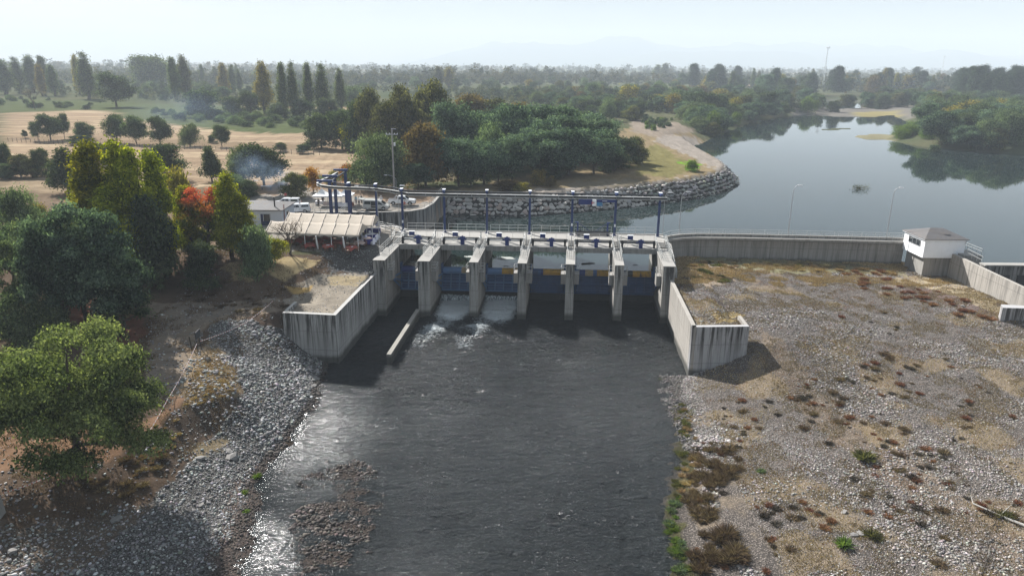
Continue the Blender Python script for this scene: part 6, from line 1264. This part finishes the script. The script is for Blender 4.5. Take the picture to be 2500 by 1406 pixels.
# ------------------------------------------------------------------ people
SK = mat('skin', (.36, .20, .14), .6); HR = mat('dark_hair', (.015, .012, .01), .7)
def skinned(name, V, E, R, m_, parent):
    me = bpy.data.meshes.new(name); me.from_pydata(V, E, []); me.materials.append(m_); o = bpy.data.objects.new(name, me); fin(o, parent); md = o.modifiers.new('skin', 'SKIN')
    if not me.skin_vertices: pass
    sv = me.skin_vertices[0].data if len(me.skin_vertices) else None
    if sv is not None:
        for k, r in enumerate(R): sv[k].radius = (r, r) if not isinstance(r, tuple) else r
        sv[0].use_root = True
    sb = o.modifiers.new('sub', 'SUBSURF'); sb.levels = 1; sb.render_levels = 1; return o
def skinlayer(me):
    import bmesh
    bm = bmesh.new(); bm.from_mesh(me); bm.verts.layers.skin.verify(); bm.to_mesh(me); bm.free()
def person(a, b, rz, shirt, trous, label, arm=(.1, .25), wz=0., z0=0., hat=None, sit=False):
    x, y, _ = un(a, b, z0); p = thing('person', (x, y, .02+z0), label, 'person', None, rz)
    sh = mat('shirt_'+label.split()[0], shirt, .85); tr_ = mat('trousers_'+label.split()[0], trous, .85); st = .14
    V = [(0, 0, .95), (0, 0, 1.15), (0, 0, 1.38), (0, 0, 1.50), (0, -.01, 1.58), (0, -.01, 1.70)]; E = [(0, 1), (1, 2), (2, 3), (3, 4), (4, 5)]; R = [.14, .13, .15, .055, .085, .075]
    arms = []
    for s_, sw in ((-1, arm[0]), (1, arm[1])):
        i = len(V); V += [(s_*.19, 0, 1.42), (s_*.25, -.05-sw*.2, 1.15), (s_*.24, -.12-sw, .95+sw*.5), (s_*.235, -.15-sw*1.15, .88+sw*.55)]; E += [(2, i), (i, i+1), (i+1, i+2), (i+2, i+3)]; R += [.06, .045, .034, .036]; arms.append((s_, V[i:i+4]))
        h = V[i+3]
        for q in range(4): j = len(V); V += [(h[0]+(q-1.5)*.018, h[1]-.03, h[2]-.05), (h[0]+(q-1.5)*.02, h[1]-.035, h[2]-.09+abs(q-1.5)*.008)]; E += [(i+3, j), (j, j+1)]; R += [.009, .008]
        j = len(V); V += [(h[0]-s_*.035, h[1]-.045, h[2]-.03)]; E += [(i+3, j)]; R += [.01]
    legs = []
    for s_ in (-1, 1):
        i = len(V); V += [(s_*.09, 0, .88), (s_*.11, -st*.3*s_, .48), (s_*.12, .02+st*.3*s_, .08), (s_*.13, -.13+st*.3*s_, .04)]; E += [(0, i), (i, i+1), (i+1, i+2), (i+2, i+3)]; R += [.085, .055, .042, .035]; legs.append(V[i:i+4])
    me = bpy.data.meshes.new('body'); me.from_pydata(V, E, []); skinlayer(me); me.materials.append(SK)
    def mk(name, V, E, R, m_):
        me = bpy.data.meshes.new(name); me.from_pydata(V, E, []); skinlayer(me); me.materials.append(m_); sv = me.skin_vertices[0].data
        for k, r in enumerate(R): sv[k].radius = (r, r); sv[k].use_root = (k == 0)
        o = bpy.data.objects.new(name, me); fin(o, p); o.modifiers.new('skin', 'SKIN'); o.modifiers.new('sub', 'SUBSURF').levels = 1
    mk('body', V, E, R, SK)
    Vs = [(0, 0, .93), (0, 0, 1.15), (0, 0, 1.38), (0, 0, 1.46)]; Es = [(0, 1), (1, 2), (2, 3)]; Rs = [.165, .155, .175, .08]
    for s_, A in arms: i = len(Vs); Vs += [A[0], A[1], tuple((A[1][k]+A[2][k])/2 for k in range(3))]; Es += [(2, i), (i, i+1), (i+1, i+2)]; Rs += [.075, .06, .05]
    mk('shirt', Vs, Es, Rs, sh)
    Vt = [(0, 0, .95)]; Et = []; Rt = [.15]
    for L_ in legs: i = len(Vt); Vt += L_[:3]; Et += [(0, i), (i, i+1), (i+1, i+2)]; Rt += [.105, .075, .06]
    mk('trousers', Vt, Et, Rt, tr_)
    MB().tube((0, .012, 1.66), (0, .015, 1.80), .098, .06, n=10).build('hair', hat or HR, p, local=True)
person(698, 490, .3, (.45, .09, .07), (.02, .02, .03), 'person in a red shirt and dark trousers standing behind the pickups', arm=(.3, .1))
person(778, 506, 1.2, (.02, .02, .022), (.02, .02, .02), 'person all in black working at the left gazebo table', arm=(.3, .3))
person(789, 500, .4, (.03, .03, .035), (.02, .02, .02), 'person in black with dark hair behind the left gazebo table')
person(870, 500, -.4, (.35, .55, .66), (.30, .30, .32), 'person in a light blue shirt behind the open tailgate of the van')
person(877, 503, .6, (.70, .70, .70), (.02, .02, .022), 'person in a white shirt and black trousers at the rear of the van', arm=(.35, .2))
person(883, 498, 2.4, (.03, .05, .04), (.02, .02, .02), 'person in dark clothes standing behind the white shirted one', arm=(.1, .2))
person(931, 500, 0, (.68, .68, .70), (.2, .2, .22), 'person with a white cap on the far side of the van', hat=M['white'])
person(546, 612, 1.0, (.02, .02, .022), (.015, .015, .02), 'person in black standing in the shade under the scarlet topped tree')
person(988, 512, 1.0, (.35, .10, .09), (.05, .05, .06), 'person with a dull red top beside the second crane post')
# ------------------------------------------------------------------ house, lamps, poles
hs = thing('house', (-44, 123.5, 0), 'white single storey house with grey hip roof and blue door behind the trees', 'house')
HW = painted('house_wall', (.62, .65, .70), .8, var=.06, da=.05); X0, X1, Y0, Y1 = -51.5, -39.4, 120.2, 127.4
MB().box(X0, X1, Y0, Y1, 0, 2.75).build('wall', HW, hs); e = .35; mb = MB()
i = mb.v((X0-e, Y0-e, 2.85), (X1+e, Y0-e, 2.85), (X1+e, Y1+e, 2.85), (X0-e, Y1+e, 2.85), (X0+3.6, 123.8, 3.75), (X1-3.6, 123.8, 3.75), (X0-e, Y0-e, 2.72), (X1+e, Y0-e, 2.72), (X1+e, Y1+e, 2.72), (X0-e, Y1+e, 2.72))
for q in ((0, 1, 5, 4), (1, 2, 5), (2, 3, 4, 5), (3, 0, 4), (0, 6, 7, 1), (1, 7, 8, 2), (2, 8, 9, 3), (3, 9, 6, 0), (9, 8, 7, 6)): mb.f(*q)
rf = mb.build('roof', painted('house_roof', (.13, .125, .125), .8, var=.25), hs)
MB().tube((-40.8, 121.3, 3.0), (-40.8, 121.3, 4.6), .12).cyl((-40.8, 121.3, 4.6), .18, .18, 8).build('chimney', M['black'], rf)
dm = painted('door_blue', (.02, .03, .09), .5)
MB().box(-43.0, -41.3, Y0-.03, Y0-.002, .1, 2.1).build('door', dm, hs); wd = MB().box(-42.5, -41.4, Y0-.05, Y0-.032, .9, 2.0).build('window', M['glass'], hs); MB().box(-42.56, -42.5, Y0-.06, Y0-.032, .85, 2.05).box(-41.4, -41.34, Y0-.06, Y0-.032, .85, 2.05).build('window_frame', M['white'], wd)
mb = MB(); mb.tube((-39.2, 120.9, .1), (-39.2, 120.9, 3.6), .045); mb.tube((-39.2, 121.3, .1), (-39.2, 121.3, 3.6), .045); mb.build('vent_pipe', painted('rusty_pipe', (.20, .06, .045), .7), hs)
MB().box(X1+.002, X1+.03, 123, 124.2, 1.0, 2.0).build('window', M['glass'], hs)
x, y, _ = un(722, 517, 0); MB().box(x-1.0, x+.9, y-1.0, y-.1, .02, .9).cyl((x+.5, y-.5, .9), .5, .45, 14).build('blue_tank', M['bluel'], label='blue tank and bin beside the canopy pickup', cat='tank')
rail([(-39.0, 127.5, 0), (-35.5, 130.5, .0)], 'short pale railing beside the blue tank', step=1.3); rail([un(828, 528, 0), un(845, 512, 0)], 'pale sloping railing left of the broad crane post', bars=(1, .66, .33), step=1.2)
LAMPM = mat('lamp_white', (.7, .7, .7), .4)
def lamp(a, b, ty, arm_, label, z0=0., side_=1, r=.07):
    x, y, _ = un(a, b, z0); h = at(a, ty, y)[2]-z0; l = thing('street_lamp', (x, y, z0), label, 'street lamp'); mb = MB(); mb.tube((x, y, z0), (x, y, z0+h-1.1), r, r*.7, n=7); n = 8; P = []
    for k in range(n+1): q = k/n*math.pi/2; P.append((x+side_*arm_*(1-math.cos(q)), y, z0+h-1.1+1.1*math.sin(q)))
    mb.path(P, r*.6); mb.build('pole', M['galv'], l); e_ = P[-1]; MB().hexa([(e_[0]-.1, y-.13, e_[2]-.08), (e_[0]+side_*.7, y-.1, e_[2]-.05), (e_[0]+side_*.7, y+.1, e_[2]-.05), (e_[0]-.1, y+.13, e_[2]-.08), (e_[0]-.1, y-.1, e_[2]+.08), (e_[0]+side_*.7, y-.07, e_[2]+.03), (e_[0]+side_*.7, y+.07, e_[2]+.03), (e_[0]-.1, y+.1, e_[2]+.08)]).build('lamp_head', LAMPM, l)
lamp(1923, 580, 452, .7, 'street lamp with curved arm on the middle of the weir wall', -.62); lamp(2163, 586, 458, .8, 'street lamp with curved arm near the gatehouse', -.62)
lamp(1657, 573, 468, .8, 'slim street lamp at the start of the weir wall', -.62); lamp(1617, 573, 470, .6, 'slim pole lamp beside the last crane post', 0, r=.05)
lamp(968, 474, 428, 1.8, 'street lamp arching left in front of the utility pole', 0, -1); lamp(614, 476, 441, 1.0, 'street lamp behind the lime green tree by the house', 0, 1)
lamp(927, 608, 455, 2.6, 'tall street lamp beside the marquee with its arm towards the left', 0, -1, r=.05); lamp(976, 562, 453, .4, 'thin tall pole lamp in front of the parked pickup', 0, 1, r=.045)
x, y, _ = un(963, 474, 0); h = at(963, 314, y)[2]; up = thing('utility_pole', (x, y, 0), 'grey concrete utility pole with crossarms and a small transformer before the wood', 'utility pole')
MB().tube((x, y, 0), (x, y, h), .22, .14, n=8).build('pole', M['conc_clean'], up); MB().box(x-1.3, x+1.2, y-.06, y+.06, h-1.3, h-1.15).build('crossarm', M['galv'], up); MB().box(x-.1, x+.9, y-.3, y-.18, h-.15, h-.02).build('crossarm', M['galv'], up); MB().cyl((x+.45, y-.1, h-3.6), .2, .7, 10).build('transformer', LAMPM, up); mb = MB()
for q in (-1.2, -.5, .5, 1.1): mb.cyl((x+q, y, h-1.148), .06, .2, 6)
mb.build('insulator', M['white'], up)
for k, (a, ty) in enumerate(((1072, 545), (1180, 552), (1288, 560), (1395, 560), (1506, 558), (1063, 560))):
    if k == 5: continue
    u = PU[k+1]-.25+ (0.1*k); p = W(u, -6.8, -.5); MB().tube(p, (p[0], p[1], 1.9), .05).tube((p[0], p[1], 1.88), (p[0]+.3, p[1]-.1, 1.95), .05).build('lamp_post', M['galv'], label='short lamp post on top of the %s' % names[k+1], cat='lamp post', group='short lamp posts on the piers')
# thin tall posts by the left abutment
p = un(956, 585, 0); MB().tube((p[0], p[1], 0), (p[0], p[1], 2.6), .06).build('steel_post', M['galv'], label='thin steel post at the corner of the left abutment', cat='post')
# mast towers
def mast(a, by, ty, Yd, label, w_=3.):
    p = at(a, by, Yd); top = at(a, ty, Yd)[2]; m_ = thing('lattice_mast', (p[0], Yd, 0), label, 'mast'); mb = MB(); h = top; n = 9
    for k in range(n):
        z0, z1 = h*k/n, h*(k+1)/n; r0, r1 = w_*(1-.75*k/n)/2, w_*(1-.75*(k+1)/n)/2; c = [(math.cos(q), math.sin(q)) for q in (0.5, 2.6, 4.7)]
        for q in range(3): mb.tube((p[0]+c[q][0]*r0, Yd+c[q][1]*r0, z0), (p[0]+c[q][0]*r1, Yd+c[q][1]*r1, z1), .16); mb.tube((p[0]+c[q][0]*r0, Yd+c[q][1]*r0, z0), (p[0]+c[(q+1) % 3][0]*r1, Yd+c[(q+1) % 3][1]*r1, z1), .10)
    mb.build('lattice', M['white'], m_); mb = MB()
    for q in range(5): mb.box(p[0]+math.cos(q*1.26)*w_*.8-.3, p[0]+math.cos(q*1.26)*w_*.8+.3, Yd+math.sin(q*1.26)*w_*.8-.2, Yd+math.sin(q*1.26)*w_*.8+.2, h-1.5, h+1)
    mb.cyl((p[0], Yd, h-.6), w_*.8, .15, 10); mb.build('antenna', M['white'], m_)
mast(2013, 185, 116, 1000, 'tall white lattice mast with antennas rising over the far tree line', 2.6); mast(2298, 185, 138, 1500, 'thin distant lattice mast above the trees at the right', 1.8)
for k, (a, b, w_, col, l) in enumerate([(2222, 216, 8, (.30, .30, .32), 'small grey shed roof among the trees at the far right'), (2248, 214, 9, (.55, .53, .5), 'pale brown roofed shed among the trees at the far right'), (2270, 213, 8, (.7, .7, .7), 'white roofed shed among the trees at the far right'), (2210, 208, 5, (.7, .7, .68), 'tiny white hut among the trees at the far right')]):
    x, y, _ = un(a, b, -1); s_ = thing('shed', (x, y, -2), l, 'shed'); MB().box(x-w_/2, x+w_/2, y-3, y+3, -2, 1.6).build('wall', painted('shed_wall', (.28, .26, .24), .9), s_)
    MB().hexa([(x-w_/2-.4, y-3.4, 1.6), (x+w_/2+.4, y-3.4, 1.6), (x+w_/2+.4, y+3.4, 2.6), (x-w_/2-.4, y+3.4, 2.6), (x-w_/2-.4, y-3.4, 1.75), (x+w_/2+.4, y-3.4, 1.75), (x+w_/2+.4, y+3.4, 2.75), (x-w_/2-.4, y+3.4, 2.75)]).build('roof', painted('shed_roof', col, .6), s_)
# ------------------------------------------------------------------ left bank details
WOOD = painted('post_wood', (.05, .042, .035), .9); 
def gz(a, b, z=-4.):
    for _ in range(4): x, y, _q = un(a, b, z); z = float(H(np.array([x]), np.array([y]))[0])
    return x, y, z
p0 = gz(468, 852); p1 = gz(484, 858); p2 = gz(492, 853)
MB().tube((p0[0], p0[1], p0[2]-.2), (p0[0]-.1, p0[1], p0[2]+1.55), .06).build('wooden_post', WOOD, label='short dark wooden post left of the notice board', cat='post')
nb = thing('notice_board', p1, 'dark notice board on two wooden posts beside the cobble bank', 'notice board')
for p in (p1, p2): MB().tube((p[0], p[1], p[2]-.2), (p[0]-.12, p[1], p[2]+2.25), .055).build('post', WOOD, nb)
a_, b_ = np.array(p1), np.array(p2); d_ = (b_-a_)/np.linalg.norm((b_-a_)[:2]); z_ = max(p1[2], p2[2]); q0 = a_-d_*.15; q1 = b_+d_*.15; mb = MB(); nx_, ny_ = d_[1]*.03, -d_[0]*.03
mb.hexa([(q0[0], q0[1], z_+1.45), (q1[0], q1[1], z_+1.5), (q1[0]+nx_, q1[1]+ny_, z_+1.5), (q0[0]+nx_, q0[1]+ny_, z_+1.45), (q0[0], q0[1], z_+2.3), (q1[0], q1[1], z_+2.4), (q1[0]+nx_, q1[1]+ny_, z_+2.4), (q0[0]+nx_, q0[1]+ny_, z_+2.3)]); mb.build('board', mat('board_grey', (.04, .042, .045), .6), nb)
TAPE = mat('tape', (.62, .55, .52), .6); t = NT(TAPE); s = t.n('ShaderNodeSeparateXYZ'); t.l(t.pos(), s.inputs[0]); t.l(t.mix(t.math('LESS_THAN', t.math('FRACT', t.math('MULTIPLY', t.math('ADD', s.outputs[0], s.outputs[1]), 2.2)), .35), (.70, .66, .63), (.45, .12, .10)), t.b.inputs['Base Color'])
def tape(P, label):
    mb = MB()
    for a, b in zip(P[:-1], P[1:]):
        n = 8
        for k in range(n):
            f0, f1 = k/n, (k+1)/n; L = math.dist(a, b); sg = lambda f_: -.03*L*4*f_*(1-f_)*.6; mb.bar(tuple(a[i]+(b[i]-a[i])*f0+(sg(f0) if i == 2 else 0) for i in range(3)), tuple(a[i]+(b[i]-a[i])*f1+(sg(f1) if i == 2 else 0) for i in range(3)), .015, .08)
    mb.build('barrier_tape', TAPE, label=label, cat='barrier tape')
up_ = lambda p, h: (p[0], p[1], p[2]+h)
e1 = gz(368, 1085); e2 = gz(205, 1150); e3 = gz(12, 1222)
tape([up_(p1, 1.0), up_(gz(412, 995), .7), up_(e1, .35)], 'red and white barrier tape running down from the notice board along the bank edge'); tape([up_(p2, 1.0), up_(gz(600, 812), .8), up_(gz(672, 793), .9)], 'red and white barrier tape from the notice board to the concrete wall'); tape([up_(e2, .5), up_(gz(110, 1188), .5), up_(e3, .6)], 'barrier tape from the large tree to the left edge')
p = gz(8, 1268); MB().hexa([(p[0]-.5, p[1]-.35, p[2]-.5), (p[0]+.15, p[1]-.35, p[2]-.5), (p[0]+.15, p[1]+.3, p[2]-.5), (p[0]-.5, p[1]+.3, p[2]-.5), (p[0]-.45, p[1]-.3, p[2]+1.9), (p[0]-.05, p[1]-.3, p[2]+1.9), (p[0]-.05, p[1]+.3, p[2]+1.9), (p[0]-.45, p[1]+.3, p[2]+1.9)]).build('concrete_pillar', M['conc_clean'], label='grey concrete pillar cut by the left edge', cat='pillar')
BM = mat('boulder_grey', (.19, .18, .17), .9); rockd = [m_.copy() for m_ in rockp]
for m_ in rockd: m_.materials.clear(); m_.materials.append(BM)
for a, b, r_, l in ((565, 1118, .8, 'largest angular slab on the left gravel bank'), (488, 1122, .5, 'pale boulder at the foot of the eroded bank'), (560, 1105, .5, 'tilted flat slab beside the largest slab'), (490, 1235, .45, 'pale flat boulder low on the left gravel'), (770, 925, .5, 'flat boulder at the water edge below the left wall'), (765, 943, .45, 'wet flat boulder just beyond the left waterline'), (780, 908, .4, 'angular boulder tucked under the left wall'), (285, 1272, .45, 'dark round boulder in the shaded bottom left'), (30, 1350, .5, 'grey boulder at the bottom left corner'), (2085, 1305, .4, 'pale round boulder low on the right gravel'), (2102, 1303, .35, 'dark round boulder low on the right gravel'), (2060, 1250, .3, 'small pale boulder on the right gravel'), (2350, 748, .4, 'dark boulder below the canal wall')):
    p = gz(a, b); o = bpy.data.objects.new('boulder', rockd[rnd.randrange(8)]); o.location = p; o.scale = (r_, r_*.8, r_*.7); o.rotation_euler = (rnd.uniform(-.3, .3), rnd.uniform(-.3, .3), rnd.uniform(0, 6)); fin(o); tag(o, l, 'boulder')
# driftwood lower right
a, b, c = gz(2375, 1232), gz(2440, 1262), gz(2500, 1285); mb = MB(); mb.tube(up_(a, .15), up_(b, .15), .05, .09).tube(up_(b, .15), up_(c, .1), .09, .12).tube(up_(b, .15), up_(gz(2462, 1248), .5), .04, .02).tube(up_(a, .15), up_(gz(2368, 1215), .3), .03, .015); mb.build('driftwood_log', M.setdefault('bleach', mat('bleached_log', (.42, .40, .37), .9)), label='long bleached driftwood log at the lower right', cat='driftwood')
# floating shrub in the reservoir, tables under trees
x, y, _ = un(2097, 462, WU); fs = thing('floating_bush', (x, y, WU), 'leafy branch tangle sticking out of the reservoir', 'branch')
r_ = np.random.default_rng(4); V, Fi, cv = leaves([(-.9, 0, .35, .9, .6, .5), (1.0, -.2, .25, .8, .6, .4), (0, 0, .3, .9, .5, .3)], 420, .22, r_, asp=.22); o = bpy.data.objects.new('foliage', npmesh('foliage', V, Fi, LM['olive'], cv)); fin(o, fs); mb = MB()
for q in range(7): mb.tube((rnd.uniform(-.5, .5), 0, -.3), (rnd.uniform(-2, 2), rnd.uniform(-.6, .6), rnd.uniform(.4, 1.0)), .05, .02)
mb.build('branch', BARK, fs, local=True)
x, y, _ = un(600, 612, 0); pt = thing('picnic_table', (x, y, 0), 'low table with food boxes in the shade under the trees left of the marquee', 'table'); MB().box(x-1.2, x+1.2, y-.4, y+.4, .7, .76).build('tabletop', NAP, pt); MB().box(x-1.1, x-1.0, y-.3, y+.3, 0, .698).box(x+1.0, x+1.1, y-.3, y+.3, 0, .698).build('leg', M['galv'], pt)
# grill table in the smoke
x, y, _ = un(650, 464, 0); gt = thing('grill_table', (x, y, 0), 'long pale table in the smoke under the large dark tree', 'table'); MB().box(x-1.0, x+1.2, y-.35, y+.35, .8, .88).build('tabletop', NAP, gt); MB().box(x-.9, x-.84, y-.3, y+.3, 0, .798).box(x+1.0, x+1.06, y-.3, y+.3, 0, .798).build('leg', M['dark'], gt)
# field fence
x0, x1 = un(20, 345, 0), un(780, 378, 0); ff = thing('wire_fence', x0, 'low wire fence with thin posts across the dry field', 'fence'); n = 62; mb = MB()
for k in range(n+1): f_ = k/n; x, y = x0[0]+(x1[0]-x0[0])*f_, x0[1]+(x1[1]-x0[1])*f_; MB().tube((x, y, -.3), (x, y, 1.2), .07, n=5).build('post', WOOD, ff)
for z in (.5, 1.0): mb.tube((x0[0], x0[1], z), (x1[0], x1[1], z), .015, n=4)
mb.build('wire', M['galv'], ff)
# ------------------------------------------------------------------ smoke and haze
def volmat(name, col, dens, noise=None, aniso=.2):
    Mv = bpy.data.materials.new(name); Mv.use_nodes = True; t = NT(Mv); t.N.remove(t.b); v = t.n('ShaderNodeVolumePrincipled'); v.inputs['Color'].default_value = (*col, 1); v.inputs['Density'].default_value = dens; v.inputs['Anisotropy'].default_value = aniso
    if noise:
        co = t.n('ShaderNodeTexCoord'); n_ = t.noise(noise, 4, .6, vec=co.outputs['Object']); g = t.n('ShaderNodeTexGradient', gradient_type='SPHERICAL'); t.l(co.outputs['Object'], g.inputs[0]); t.l(t.math('MULTIPLY', t.math('MULTIPLY', t.math('SUBTRACT', n_, .38, True), g.outputs['Fac']), dens*5), v.inputs['Density'])
    t.l(v.outputs[0], t.N['Material Output'].inputs['Volume']); return Mv
SMK = volmat('smoke_volume', (.50, .70, .96), .075, 2.2)
for a, b, rx, rz_, l in ((668, 432, 4.2, 3.8, 'blue smoke drifting before the large dark tree'), (612, 408, 5.0, 4.2, 'thin blue smoke left of the large dark tree'), (700, 445, 3.0, 3.5, 'pale smoke rising over the grill table')):
    p = at(a, b, 150); o = bpy.data.objects.new('smoke', None); V, Fi = IV2.copy(), IF2; me = npmesh('smoke', V, Fi, SMK, smooth=True); o = bpy.data.objects.new('smoke', me); o.location = (p[0], 150, max(p[2], rz_*.9)); o.scale = (rx, 3, rz_); fin(o); tag(o, l, 'smoke', kind='stuff')
p = at(440, 300, 260); o = bpy.data.objects.new('smoke', npmesh('smoke', IV2.copy(), IF2, volmat('thin_smoke_volume', (.50, .70, .98), .012, 1.6))); o.location = (p[0], 260, 10); o.scale = (24, 10, 9); fin(o); tag(o, 'thin blue smoke drifting over the striped field', 'smoke', kind='stuff')
mb = MB(); mb.box(-9400, 9400, -400, 9400, -12.2, 400); o = mb.build('haze', volmat('haze_air', (.76, .84, .93), HAZE, aniso=.0), kind='stuff')
print('OBJECTS', len(bpy.data.objects), 'FACES', sum(len(m_.polygons) for m_ in bpy.data.meshes))
